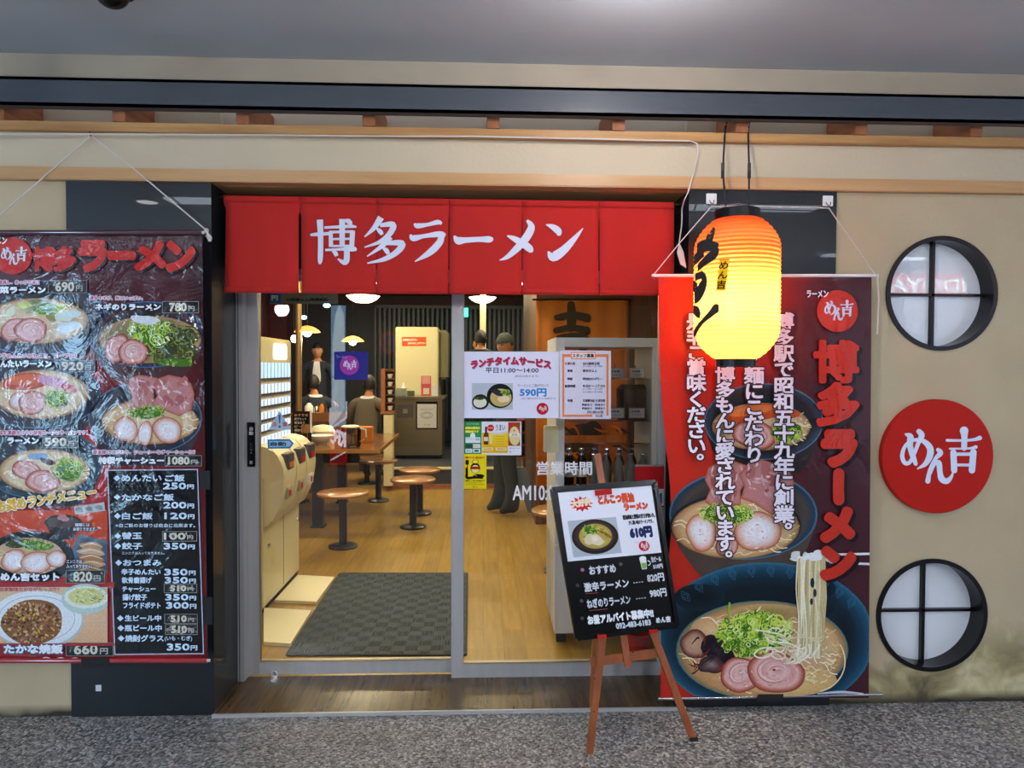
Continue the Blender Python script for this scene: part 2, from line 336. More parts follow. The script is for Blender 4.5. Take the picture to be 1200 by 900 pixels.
# ---------------------------------------------------------------- flat print: coloured shapes laid on a real surface
GLYPH = {}
def glyphs(s, res=2):
    if (s, res) in GLYPH: return GLYPH[(s, res)]
    c = bpy.data.curves.new('type', 'FONT'); c.body = s; c.size = 1; c.resolution_u = res
    o = bpy.data.objects.new('type', c); COL.objects.link(o); bpy.context.view_layer.update()
    dg = bpy.context.evaluated_depsgraph_get()
    m = o.evaluated_get(dg).to_mesh()
    r = ([(v.co.x, v.co.y) for v in m.vertices], [tuple(p.vertices) for p in m.polygons])
    o.evaluated_get(dg).to_mesh_clear(); bpy.data.objects.remove(o); bpy.data.curves.remove(c)
    GLYPH[(s, res)] = r; return r
def bounds(vs):
    xs = [v[0] for v in vs]; ys = [v[1] for v in vs]; return min(xs), min(ys), max(xs), max(ys)
_EM = bounds(glyphs('国')[0])
class Print:
    """Collects flat coloured shapes; coordinates are measured on the photograph and laid on a plane with place(px, py, lift)."""
    def __init__(s, place): s.place = place; s.v = []; s.f = []; s.c = []; s.z = .0006; s.dz = 1.2e-5
    def up(s, d=.0003): s.z += d
    def poly(s, pts, col, lift=True):
        i = len(s.v); s.v += [s.place(x, y, s.z) for x, y in pts]; s.f.append(tuple(range(i, i+len(pts))))
        if isinstance(col, list): s.c.append([lin(c) for c in col])
        else: c = lin(col); s.c.append([c]*len(pts))
        if lift: s.z += s.dz
    def rect(s, x0, y0, x1, y1, col, skew=0.): s.poly([(x0, y0), (x1, y0+skew), (x1, y1+skew), (x0, y1)], col)
    def grid(s, x0, y0, x1, y1, nx, ny, fn, left=None, right=None):
        for j in range(ny):
            for i in range(nx):
                q = []
                for a, b in ((i, j), (i+1, j), (i+1, j+1), (i, j+1)):
                    y = y0+(y1-y0)*b/ny; xl = left(y) if left else x0; xr = right(y) if right else x1
                    q.append((xl+(xr-xl)*a/nx, y))
                s.poly(q, [fn(*p) for p in q], False)
        s.z += s.dz*4
    def ell(s, cx, cy, rx, ry, col, n=28, rot=0., clip=None):
        c, sn = math.cos(rot), math.sin(rot); p = []
        for k in range(n):
            a = 2*math.pi*k/n; x, y = rx*math.cos(a), ry*math.sin(a)
            q = (cx+x*c-y*sn, cy+x*sn+y*c)
            if clip: q = (min(max(q[0], clip[0]), clip[2]), min(max(q[1], clip[1]), clip[3]))
            p.append(q)
        s.poly(p, col)
    def blob(s, cx, cy, rx, ry, col, n=22, jit=.08, rot=0., seed=1):
        R = random.Random(seed); c, sn = math.cos(rot), math.sin(rot); p = []
        ph = [R.uniform(0, 6.28) for _ in range(4)]
        for k in range(n):
            a = 2*math.pi*k/n; w = 1+jit*(math.sin(2*a+ph[0])+.6*math.sin(3*a+ph[1])+.4*math.sin(5*a+ph[2]))
            x, y = rx*w*math.cos(a), ry*w*math.sin(a); p.append((cx+x*c-y*sn, cy+x*sn+y*c))
        s.poly(p, col)
    def gell(s, cx, cy, rx, ry, stops, n=36, rot=0., clip=None, jit=0., seed=1, ox=0., oy=0.):
        # ellipse (or blob) shaded in rings: stops = [(radius 0..1, colour), ...] from the centre outwards
        R = random.Random(seed); ph = [R.uniform(0, 6.28) for _ in range(3)]; c, sn = math.cos(rot), math.sin(rot)
        def P(k, r):
            a = 2*math.pi*k/n; w = 1+jit*(math.sin(2*a+ph[0])+.6*math.sin(3*a+ph[1])+.4*math.sin(5*a+ph[2]))
            x, y = rx*w*r*math.cos(a)+ox*rx*(1-r), ry*w*r*math.sin(a)+oy*ry*(1-r); q = (cx+x*c-y*sn, cy+x*sn+y*c)
            if clip: q = (min(max(q[0], clip[0]), clip[2]), min(max(q[1], clip[1]), clip[3]))
            return q
        for (r0, c0), (r1, c1) in zip(stops, stops[1:]):
            for k in range(n):
                if r0 <= 1e-6: s.poly([P(k, 0), P(k, r1), P(k+1, r1)], [c0, c1, c1], False)
                else: s.poly([P(k, r0), P(k, r1), P(k+1, r1), P(k+1, r0)], [c0, c1, c1, c0], False)
        s.z += s.dz
    def ring(s, cx, cy, rx, ry, t, col, a0=0., a1=6.2832, n=16, rot=0.):
        c, sn = math.cos(rot), math.sin(rot)
        def P(a, k): x, y = (rx-k)*math.cos(a), (ry-k)*math.sin(a); return (cx+x*c-y*sn, cy+x*sn+y*c)
        for k in range(n):
            a = a0+(a1-a0)*k/n; b = a0+(a1-a0)*(k+1)/n; s.poly([P(a, 0), P(b, 0), P(b, t), P(a, t)], col, False)
        s.z += s.dz
    def stroke(s, pts, col, w=None, smooth=True, sub=5, cap=False):
        P = [(p[0], p[1], (p[2] if len(p) > 2 else w)) for p in pts]
        if smooth and len(P) > 2:
            Q = []
            for i in range(len(P)-1):
                p0 = P[max(i-1, 0)]; p1 = P[i]; p2 = P[i+1]; p3 = P[min(i+2, len(P)-1)]
                for k in range(sub):
                    t = k/sub
                    Q.append(tuple(.5*((2*p1[j])+(-p0[j]+p2[j])*t+(2*p0[j]-5*p1[j]+4*p2[j]-p3[j])*t*t+(-p0[j]+3*p1[j]-3*p2[j]+p3[j])*t**3) for j in range(3)))
            Q.append(P[-1]); P = Q
        L = []
        for i, p in enumerate(P):
            a = P[max(i-1, 0)]; b = P[min(i+1, len(P)-1)]; dx, dy = b[0]-a[0], b[1]-a[1]; d = math.hypot(dx, dy) or 1
            nx, ny = -dy/d*p[2]/2, dx/d*p[2]/2; L.append(((p[0]+nx, p[1]+ny), (p[0]-nx, p[1]-ny)))
        for (a, b), (c, d) in zip(L, L[1:]): s.poly([a, c, d, b], col, False); s.z += s.dz*.15
        s.z += s.dz
        if cap:
            for p in (P[0], P[-1]): s.ell(p[0], p[1], p[2]/2, p[2]/2, col, 10)
    def shape(s, vs, fs, col):
        i = len(s.v); s.v += [s.place(x, y, s.z) for x, y in vs]; c = lin(col)
        for f in fs: s.f.append(tuple(i+k for k in f)); s.c.append([c]*len(f))
        s.z += s.dz
    def _bold(s, vs, fs, col, r, n=8):
        if r <= 0: s.shape(vs, fs, col); return
        s.shape(vs, fs, col)
        for k in range(n):
            a = 2*math.pi*k/n; s.shape([(x+r*math.cos(a), y+r*math.sin(a)) for x, y in vs], fs, col)
    def text(s, t, x0, y0, x1, y1, col, bold=0., outline=None, skew=0., rot=0., arc=0., res=2, shadow=None, n=8):
        V, F = glyphs(t, res)
        if not V: return
        a, b, c, d = bounds(V); kx = (x1-x0)/max(c-a, 1e-6); ky = (y1-y0)/max(d-b, 1e-6); mx, my = (x0+x1)/2, (y0+y1)/2; cr, sr = math.cos(rot), math.sin(rot)
        P = []
        for x, y in V:
            u = x0+(x-a)*kx; v = y1-(y-b)*ky
            if arc: v += arc*((2*(u-x0)/(x1-x0)-1)**2)
            v += (u-x0)*skew
            if rot: du, dv = u-mx, v-my; u, v = mx+du*cr-dv*sr, my+du*sr+dv*cr
            P.append((u, v))
        if bold > 1.4: n = 20
        if shadow: s._bold([(x+shadow[1], y+shadow[2]) for x, y in P], F, shadow[0], bold+(shadow[3] if len(shadow) > 3 else 0), n)
        if outline: s._bold(P, F, outline[0], bold+outline[1], n)
        s._bold(P, F, col, bold, n)
    def char(s, ch, cx, cy, w, h, col, bold=0., outline=None, shadow=None, vert=False, res=3, n=8):
        V, F = glyphs(ch, res); a, b, c, d = _EM
        P = []
        for x, y in V:
            u = (x-(a+c)/2)/(c-a); v = (y-(b+d)/2)/(d-b)
            if vert and ch == 'ー': u, v = v, -u
            if vert and ch in '。、': u += .6; v += .6
            P.append((cx+u*w, cy-v*h))
        if bold > 1.4: n = 20
        n = 20 if bold > 1.4 else (14 if bold > .9 else n)
        if shadow: s._bold([(x+shadow[1], y+shadow[2]) for x, y in P], F, shadow[0], bold, n)
        if outline: s._bold(P, F, outline[0], bold+outline[1], n)
        s._bold(P, F, col, bold, n)
    def column(s, t, cx, y0, pitch, size, col, bold=0., outline=None, dx=0.):
        for k, ch in enumerate(t):
            s.char(ch, cx+dx*k, y0+pitch*(k+.5), size, size*.92, col, bold, outline, vert=True, res=2)
    def logo(s, cx, cy, k, col='#e6ecf8', th=1.):
        # the three characters of the house sign, brush drawn; k = pixels per unit of the 800 wide disc
        def S(*p): s.stroke([(cx+(x-410)*k, cy+(y-450)*k, w*k*th) for x, y, w in p], col, cap=True)
        S((180, 292, 16), (212, 310, 45), (210, 370, 42), (228, 440, 40), (250, 500, 28))
        S((272, 272, 36), (292, 300, 42), (270, 350, 30), (243, 420, 26), (208, 488, 28), (172, 492, 30), (155, 440, 30), (178, 372, 24), (230, 335, 22), (300, 338, 32), (348, 385, 46), (350, 440, 46), (318, 500, 34), (262, 535, 8))
        S((408, 402, 30), (424, 425, 38), (388, 465, 26), (350, 545, 28), (335, 622, 36))
        S((352, 575, 14), (385, 500, 22), (412, 495, 40), (420, 560, 38), (432, 605, 44), (468, 622, 40), (500, 592, 24), (512, 556, 8))
        S((470, 335, 20), (580, 336, 18), (660, 330, 22), (700, 318, 32)); S((590, 268, 62), (592, 310, 44), (590, 388, 42))
        S((490, 394, 14), (620, 392, 14), (672, 382, 26)); S((515, 420, 44), (520, 545, 44)); S((655, 418, 46), (645, 545, 46))
        S((520, 432, 24), (655, 432, 24)); S((530, 508, 20), (640, 508, 20))
    def build(s, name, m, parent=None, kind=None):
        me = bpy.data.meshes.new(name); o0 = Vector(s.v[0])
        me.from_pydata([tuple(Vector(v)-o0) for v in s.v], [], s.f)
        ca = me.color_attributes.new('ink', 'FLOAT_COLOR', 'CORNER'); data = []
        for cs in s.c:
            for c in cs: data += [c[0], c[1], c[2], 1.]
        ca.data.foreach_set('color', data); me.materials.append(m)
        o = bpy.data.objects.new(name, me); COL.objects.link(o); o.location = o0
        WORLD[o.name] = Matrix.Translation(o0)
        if parent is not None: o.parent = parent; o.matrix_parent_inverse = WORLD[parent.name].inverted()
        if kind: o['kind'] = kind
        return o
def facing(Y): return lambda x, y, lift: at(x, y, Y-lift)

# ---------------------------------------------------------------- the setting
XL, XR = -3.3, 3.4
def X(px, Y, py=450): return at(px, py, Y).x
def Z(py, Y, px=600): return at(px, py, Y).z
GY = 0.30                                            # plane of the door glass
jl = X(251, 0, 600); jr = X(803, 0, 600)             # edges of the recess
struct('floor', B((XL-2.6, XR+2.6, -9.2, 0.0, -.1, 0)), M['pavement'])
struct('floor_shop', B((-3.4, 3.0, GY-.02, 9.0, -.1, 0.0)), M['shopfloor'])
# ceiling of the arcade
zc = Z(76, 0.0)
struct('ceiling', B((XL-2.6, XR+2.6, -9.2, .02, zc, zc+.08)), M['ceiling'])
# facade, from the top down
zs0 = Z(101, 0.0)
struct('trim_1', B((XL, XR, -.012, .05, zs0-.06, zc)), M['strip'])
zb1, zb0 = Z(101, -.09), Z(133.5, -.115)+.012
bm = B((XL, XR, -.09, -.075, zb0, zb1), (XL, XR, -.115, -.07, zb0-.012, zb0), (XL, XR, -.115, -.108, zb0-.012, zb0+.018), (XL, XR, -.09, -.0, zb1-.012, zb1))
steel = struct('trim_2', bm, M['steel'])
zr1, zr0 = Z(151, -.045), Z(161.5, -.045)
zl1, zl0 = Z(203.5, -.03), Z(218, -.03)
struct('trim_3', B((XL, XR, -.045, .30, zr0, zr1), bev=.003), M['cedar'])                 # rail that carries the rafters
struct('wall_gap', B((XL, XR, .29, .33, zr1-.02, zc+.05)), M['upper'])                     # board behind the rafters
for k, px in enumerate((-142, 1, 142, 286, 433, 578, 724, 868, 1007, 1141, 1275, 1400)):
    x = X(px, -.03, 140); w = .026
    struct('rafter', B((x-w, x+w, -.05, .29, zr1, zb0+.1), bev=.002), M['rafter'])
struct('wall_upper', B((XL, XR, -.012, .20, zl1-.02, zr0+.002)), M['upper'])
struct('trim_4', B((XL, XR, -.035, .06, zl0, zl1), bev=.004), M['lintel'])                # long lintel board
# cream rendered walls left and right
pl0, pl1 = X(80, 0, 300), jl
pr1 = X(978, 0, 300)
struct('wall_left', B((XL, pl0, 0, .2, 0, zl0+.01)), M['plaster'])
wz = [(1103, 344, 66.5), (1091.5, 720.5, 66)]
cx_ = []
c = bpy.data.curves.new('wall_outline', 'CURVE'); c.dimensions = '2D'; c.fill_mode = 'BOTH'; c.extrude = .1
def spline(pts):
    sp = c.splines.new('POLY'); sp.points.add(len(pts)-1)
    for p, q in zip(sp.points, pts): p.co = (q[0], q[1], 0, 1)
    sp.use_cyclic_u = True
spline([(pr1, 0), (XR, 0), (XR, zl0+.01), (pr1, zl0+.01)])
for px, py, r in wz:
    p = at(px, py, 0); R_ = r/FPX*(p-CAM_POS).dot(CAM_ROT @ Vector((0, 0, -1)))
    cx_.append((p, R_)); spline([(p.x+R_*math.cos(2*math.pi*k/64), p.z+R_*math.sin(2*math.pi*k/64)) for k in range(64)])
o = bpy.data.objects.new('tmp', c); COL.objects.link(o); bpy.context.view_layer.update()
me = bpy.data.meshes.new_from_object(o.evaluated_get(bpy.context.evaluated_depsgraph_get())); bpy.data.objects.remove(o)
bm = bmesh.new(); bm.from_mesh(me); bmesh.ops.rotate(bm, verts=bm.verts, matrix=Matrix.Rotation(math.pi/2, 3, 'X'))
bmesh.ops.translate(bm, verts=bm.verts, vec=(0, .1, 0)); struct('wall_right', bm, M['plaster'])
for i, (p, R_) in enumerate(cx_):
    seg = 64
    bm = lathe([(R_, .0), (R_, .16), (R_-.017, .16), (R_-.017, -.008), (R_+.002, -.008), (R_+.002, 0)], seg=seg)
    bmesh.ops.rotate(bm, verts=bm.verts, matrix=Matrix.Rotation(-math.pi/2, 3, 'X')); bmesh.ops.translate(bm, verts=bm.verts, vec=(p.x, 0, p.z))
    w = struct('window_%d' % (i+1), bm, M['black'], smooth=True)
    Ri = R_-.015
    b2 = B((p.x-.007, p.x+.007, .055, .075, p.z-Ri, p.z+Ri)); struct('mullion', b2, M['black'], parent=w)
    b2 = B((p.x-Ri, p.x+Ri, .055, .075, p.z-.006, p.z+.006)); struct('mullion', b2, M['black'], parent=w)
    for q in range(4):
        a0 = q*math.pi/2; pts = [(p.x, .075, p.z)]+[(p.x+Ri*math.cos(a0+math.pi/2*k/16), .075, p.z+Ri*math.sin(a0+math.pi/2*k/16)) for k in range(17)]
        struct('pane', extrude_poly(pts, (0, .005, 0)), M['frost'], parent=w)
# black granite piers
struct('wall_pier_left', B((pl0, jl, -.012, .19, 0, zl0+.004)), M['granite'])
struct('wall_pier_right', B((jr, pr1, -.012, .19, 0, zl0+.004)), M['granite'])
struct('wall_jamb_left', B((jl-.04, jl-.0006, .16, GY+.04, 0, zl0)), M['granite'])
# recess: dark cheeks, header
hx0 = X(278, GY, 600); hx1 = X(778, GY, 600)
dx0 = X(288, GY, 600)
struct('wall_cheek_left', B((jl-.02, hx0, GY-.03, GY+.06, 0, zl0)), M['jamb'])
struct('wall_cheek_right', B((hx1, jr+.05, GY-.01, GY+.08, 0, zl0)), M['jamb'])
zh = Z(318, GY)
struct('wall_over_door', B((hx0, hx1, GY, GY+.08, zh, zl0+.05)), M['dark_wall'])
struct('ceiling_recess', B((jl, jr, .03, GY+.08, zl0-.001, zl0+.03)), M['lintel'])
# threshold
struct('floor_threshold', B((jl, jr, -.03, GY+.02, .0, .012)), M['threshold'])
struct('trim_5', B((jl, jr, -.04, -.03, .0, .014)), M['alu'])
# fixed frame of the doorway
def frm(name, boxes, m, parent=None, bev=.0015): return struct(name, B(*boxes, bev=bev), m, parent=parent)
zfloor = .012
fr = frm('door_frame', [(hx0, dx0, GY-.03, GY+.07, 0, zh), (hx0, hx1, GY-.03, GY+.07, zh-.03, zh)], M['alu'])
frm('door_frame_groove', [(hx0+.016, hx0+.02, GY-.0315, GY-.029, 0, zh)], M['alu_dark'], fr, 0)
# door_1: the sliding leaf on the left
yd = GY+.045
L0, L1 = X(288, yd, 600), X(540, yd, 600)
zA, zB = Z(770, yd), Z(803, yd)
st1 = X(305.5, yd, 600); st2 = X(529, yd, 600)
d1 = frm('door_1', [(L0, st1, yd-.016, yd+.016, .014, zh), (st2, L1, yd-.016, yd+.016, .014, zh), (st1, st2, yd-.016, yd+.016, max(zB, .016), zA), (st1, st2, yd-.016, yd+.016, zh-.05, zh)], M['alu'])
frm('glazing_bead', [(st1, st1+.004, yd-.019, yd-.014, zA, zh), (st1, st2, yd-.019, yd-.014, zA-.002, zA+.004)], M['brass'], d1, 0)
struct('pane', B((st1, st2, yd-.003, yd+.003, zA, zh-.05)), M['glass'], parent=d1)
lk = at(322, 789, yd-.02)
bm = lathe([(0, .012), (.007, .012), (.007, .004), (.0095, .002), (.0095, .01), (.0165, .01), (.0175, .0)], seg=24); bmesh.ops.rotate(bm, verts=bm.verts, matrix=Matrix.Rotation(math.pi/2, 3, 'X')); bmesh.ops.translate(bm, verts=bm.verts, vec=(lk.x, yd-.016, lk.z))
struct('door_lock', bm, M['chrome'], parent=d1, smooth=True)
# pull plate with its label
bm = bmesh.new(); a = at(289.5, 495, yd-.022); b = at(299, 547, yd-.022); box(bm, a.x, b.x, yd-.024, yd-.016, b.z, a.z, .002)
struct('door_handle', bm, M['black'], parent=d1)
P = Print(facing(yd-.024)); P.z = .0004
P.column('自動', 294.3, 500, 5.2, 4.4, '#c8ccd0', .15); P.column('ドアです', 294.3, 519, 3.4, 2.8, '#9aa0a6'); P.rect(292.5, 540, 296, 544, '#8a9096')
P.build('handle_lettering', M['p_matte'], d1, 'structure')
# door_2: the fixed leaf on the right, a little nearer
ye = GY-.005
R0, R1 = X(529.5, ye, 600), X(790, ye, 600)
zC, zD = Z(775, ye), Z(807, ye)
sr = X(543.5, ye, 600); sr2 = hx1-.035
d2 = frm('door_2', [(R0, sr, ye-.016, ye+.016, .003, zh), (sr2, hx1+.001, ye-.016, ye+.016, .003, zh), (sr, sr2, ye-.016, ye+.016, max(zD, .004), zC), (sr, sr2, ye-.016, ye+.016, zh-.05, zh)], M['alu'])
frm('glazing_bead', [(sr, sr2, ye-.019, ye-.014, zC-.002, zC+.004)], M['brass'], d2, 0)
struct('pane', B((sr, sr2, ye-.003, ye+.003, zC, zh-.05)), M['glass'], parent=d2)

# the shop inside
wp0 = X(628, 3.5, 500)
struct('ceiling_shop', B((-3.4, 3.0, GY+.08, 9.0, SHOP_CEIL, SHOP_CEIL+.06)), M['dark_wall'])
struct('wall_shop_left', B((-3.44, -3.38, GY, 9.0, 0, SHOP_CEIL)), M['red_wall'])
struct('wall_shop_front', B((-3.4, jl-.04, .2, .24, 0, SHOP_CEIL)), M['upper'])
struct('wall_shop_front_right', B((jr+.05, 3.0, .2, .24, 0, SHOP_CEIL)), M['upper'])
struct('wall_shop_back', B((-3.4, 3.0, 8.6, 8.7, 0, SHOP_CEIL)), M['dark_wall'])
struct('wall_shop_right', B((2.96, 3.0, .24, 9.0, 0, SHOP_CEIL)), M['brown_wall'])
struct('wall_partition', B((wp0, 2.96, 3.5, 3.6, 0, SHOP_CEIL), (wp0, wp0+.08, 3.6, 5.6, 0, SHOP_CEIL)), M['brown_wall'])
xr = X(338, 8.4, 380)
struct('wall_shop_red', B((-3.38, xr, 8.3, 8.58, 0, SHOP_CEIL)), M['red_wall'])
# vertical slats across the back wall
sl = thing('slatted_screen', 'dark grey screen of close upright slats along the back wall of the shop', 'screen', (1.0, 8.5, 0))
sx0, sx1 = X(440, 8.5, 380), X(640, 8.5, 380)
N_ = int((sx1-sx0)/.075)
proto = None
for k in range(N_):
    x = sx0+(sx1-sx0)*k/N_
    if proto is None: proto = link_mesh('slat', B((-.017, .017, -.02, .02, 0, 1.96)), M['slat'], origin=None); o = proto
    else: o = proto.copy(); COL.objects.link(o)
    o.location = (x, 8.5, .45); o.parent = sl; o.matrix_parent_inverse = WORLD[sl.name].inverted()
link_mesh('slat_rail', B((sx0, sx1, 8.47, 8.53, 2.41, 2.46)), M['slat'], sl)
link_mesh('slat_sill', B((sx0, sx1, 8.45, 8.58, .27, .45)), M['dark_wall'], sl)
# raised kitchen platform with a white nosing
py_ = on_floor(560, 572).y; pz = .25; px0 = X(449, py_, 560)
pf = struct('platform', B((px0, wp0, py_+.01, 8.58, 0, pz-.02)), M['dark_wall'])
struct('platform_nosing', B((px0, wp0, py_-.015, py_+.05, pz-.022, pz)), M['cream'], parent=pf)
struct('platform_kick', B((px0, wp0, py_-.004, py_+.012, 0, .05)), M['rafter'], parent=pf)

# across the arcade: a dim shopfront row, so that the glass and films have a street to mirror
struct('wall_opposite', B((XL-2.6, XR+2.6, -9.3, -9.2, 0, STREET_CEIL)), M['dark_wall'])
for k, (lx, ly) in enumerate(STREET_LAMPS):
    t = thing('arcade_lamp', 'long white fluorescent fitting on the arcade ceiling', 'lamp', (lx, ly, STREET_CEIL-.06), 'arcade ceiling lamps')
    link_mesh('housing', B((lx-.62, lx+.62, ly-.1, ly+.1, zc-.05, zc)), M['white'], t)
    link_mesh('diffuser', B((lx-.6, lx+.6, ly-.085, ly+.085, zc-.06, zc-.05)), M['tube'], t)
for k, (lx, ly) in enumerate(SHOP_LAMPS):
    t = thing('shop_lamp', 'warm white ceiling panel lamp inside the shop', 'lamp', (lx, ly, SHOP_CEIL-.05), 'shop ceiling lamps')
    link_mesh('housing', B((lx-.6, lx+.6, ly-.17, ly+.17, SHOP_CEIL-.04, SHOP_CEIL)), M['white'], t)
    link_mesh('diffuser', B((lx-.57, lx+.57, ly-.15, ly+.15, SHOP_CEIL-.05, SHOP_CEIL-.04)), M['tubew'], t)

gl_ = thing('glowing_globe', 'white globe lamp on the arcade ceiling above the door', 'lamp', (0.52, -0.92, zc-.12))
bm = bmesh.new(); bmesh.ops.create_uvsphere(bm, u_segments=20, v_segments=12, radius=.055); bmesh.ops.translate(bm, verts=bm.verts, vec=(0.52, -0.92, zc-.065)); link_mesh('globe', bm, M['tube'], gl_, smooth=True)
link_mesh('base', lathe([(0, zc), (.06, zc), (.05, zc-.02), (0, zc-.02)], (0.52, -0.92, 0), 24), M['white'], gl_, smooth=True)

for gx, gy, gz in ADDED_GLOBES:
    t = thing('added_globe', 'white globe lamp added over the arcade for frontal light', 'lamp', (gx, gy, gz), 'globe lamps added over the arcade')
    bm = bmesh.new(); bmesh.ops.create_uvsphere(bm, u_segments=20, v_segments=12, radius=.08); bmesh.ops.translate(bm, verts=bm.verts, vec=(gx, gy, gz)); link_mesh('globe', bm, M['globe'], t, smooth=True)
    link_mesh('cord', T([(gx, gy, gz+.075), (gx, gy, zc)], .006, 6), M['iron'], t)

# ---------------------------------------------------------------- the noren curtain over the door
NY = 0.05
def nwave(px, py):
    t = max(0., (py-250)/95.)
    return .006*t*math.sin(px*.071+1)+.004*t*math.sin(px*.19+py*.01)
def nplace(px, py, lift):
    return at(px, py, NY-lift+nwave(px, py))
def ntop(px): return 229+8*(px-262)/528.
def nbot(px): return 343+3.5*(px-262)/528.
nor = thing('noren_curtain', 'red split cloth curtain with white brush lettering hung across the shop door', 'curtain', at(526, 232, NY))
cuts = [(262, 350), (353.2, 440.8), (441.4, 525.5), (526.5, 611.5), (612.3, 701.5), (702.7, 790)]
for k, (a, b) in enumerate(cuts):
    bm = bmesh.new(); nx, ny = 10, 14; g = []
    for j in range(ny+1):
        row = []
        for i in range(nx+1):
            u = i/nx; v = j/ny; xa, xb = a, b
            if v < .18:                                    # sewn together near the top
                if k > 0: xa = (cuts[k-1][1]+a)/2
                if k < 5: xb = (b+cuts[k+1][0])/2
            px = xa+(xb-xa)*u; 
            if k == 0: px -= 0 if v < .12 else (1-u)*1.5*v
            if k == 0 and v > .1: px += (1-u)*3.0
            py = ntop(px)+(nbot(px)-ntop(px))*v
            row.append(bm.verts.new(nplace(px, py, 0)))
        g.append(row)
    for j in range(ny):
        for i in range(nx): bm.faces.new((g[j][i], g[j][i+1], g[j+1][i+1], g[j+1][i]))
    p = link_mesh('cloth_panel', bm, M['noren'], nor, smooth=True)
    s = p.modifiers.new('thick', 'SOLIDIFY'); s.thickness = .002; s.offset = 1
    # hem stitched along the lower edge, sleeve along the top
    for y0, y1, nm in ((-7, 0, 'hem'), (0, 8, 'sleeve')):
        bm = bmesh.new(); r0 = []; r1 = []
        for i in range(11):
            px = a+(b-a)*i/10
            base = nbot(px) if nm == 'hem' else ntop(px)
            r0.append(bm.verts.new(nplace(px, base+y0, .0016 if nm == 'hem' else .004))); r1.append(bm.verts.new(nplace(px, base+y1, .0016)))
        for i in range(10): bm.faces.new((r0[i], r0[i+1], r1[i+1], r1[i]))
        h = link_mesh(nm, bm, M['noren'], p, smooth=True); s = h.modifiers.new('thick', 'SOLIDIFY'); s.thickness = .0012
a = at(256, 231, NY+.012); b = at(800, 240, NY+.012)
link_mesh('curtain_rod', T([a, b], .011, 12), M['black'], nor, smooth=True)
P = Print(nplace); P.z = .0045
def brush(P, sx, sy, k, col, *strokes):
    for s in strokes: P.stroke([(sx+x*k, sy+y*k, w*k) for x, y, w in s], col)
K = 1/4.286
brush(P, 240, 210, K, '#dfe2f2',
    ((530, 280, 10), (560, 277, 18), (625, 273, 16)), ((578, 203, 32), (582, 300, 27), (580, 400, 25), (576, 426, 10)),
    ((600, 243, 12), (700, 238, 16), (735, 236, 18), (762, 240, 8)), ((705, 205, 12), (722, 212, 26), (738, 226, 14)),
    ((632, 262, 20), (634, 340, 22)), ((625, 266, 14), (745, 263, 14)), ((742, 258, 26), (738, 342, 24)), ((635, 301, 11), (740, 299, 11)), ((635, 336, 11), (740, 334, 11)),
    ((690, 200, 30), (690, 340, 26)), ((605, 356, 12), (680, 352, 14), (740, 350, 26), (763, 354, 12)), ((712, 340, 28), (713, 400, 30), (700, 418, 26), (668, 400, 8)),
    ((640, 362, 8), (655, 370, 22), (662, 386, 18)),
    ((885, 192, 34), (850, 245, 24), (802, 290, 6)), ((880, 232, 18), (945, 228, 30), (930, 272, 28), (880, 314, 20), (802, 342, 6)), ((862, 245, 8), (880, 262, 24), (892, 278, 16)),
    ((930, 288, 34), (890, 335, 24), (815, 388, 6)), ((905, 322, 18), (990, 322, 32), (965, 365, 30), (900, 402, 22), (816, 422, 6)), ((890, 340, 8), (912, 358, 24), (922, 376, 16)),
    ((1052, 222, 8), (1068, 234, 26), (1120, 228, 18), (1170, 216, 24), (1190, 224, 12)), ((1032, 278, 8), (1048, 296, 32), (1100, 286, 20), (1180, 276, 30), (1208, 284, 18)), ((1188, 276, 26), (1180, 316, 34), (1130, 368, 32), (1055, 414, 5)))
brush(P, 520, 210, K, '#dfe2f2',
    ((52, 284, 8), (72, 308, 38), (110, 306, 28), (180, 302, 26), (230, 302, 32), (248, 298, 10)),
    ((418, 206, 12), (440, 238, 34), (420, 285, 40), (375, 340, 36), (320, 390, 22), (280, 407, 4)), ((318, 284, 6), (352, 298, 26), (400, 325, 36), (432, 350, 36), (438, 368, 18)),
    ((514, 228, 5), (548, 240, 28), (576, 262, 34), (578, 284, 14)), ((524, 362, 6), (548, 390, 46), (600, 358, 42), (655, 300, 26), (700, 246, 4)))
P.build('brush_lettering', M['noren_ink'], nor, 'stuff')

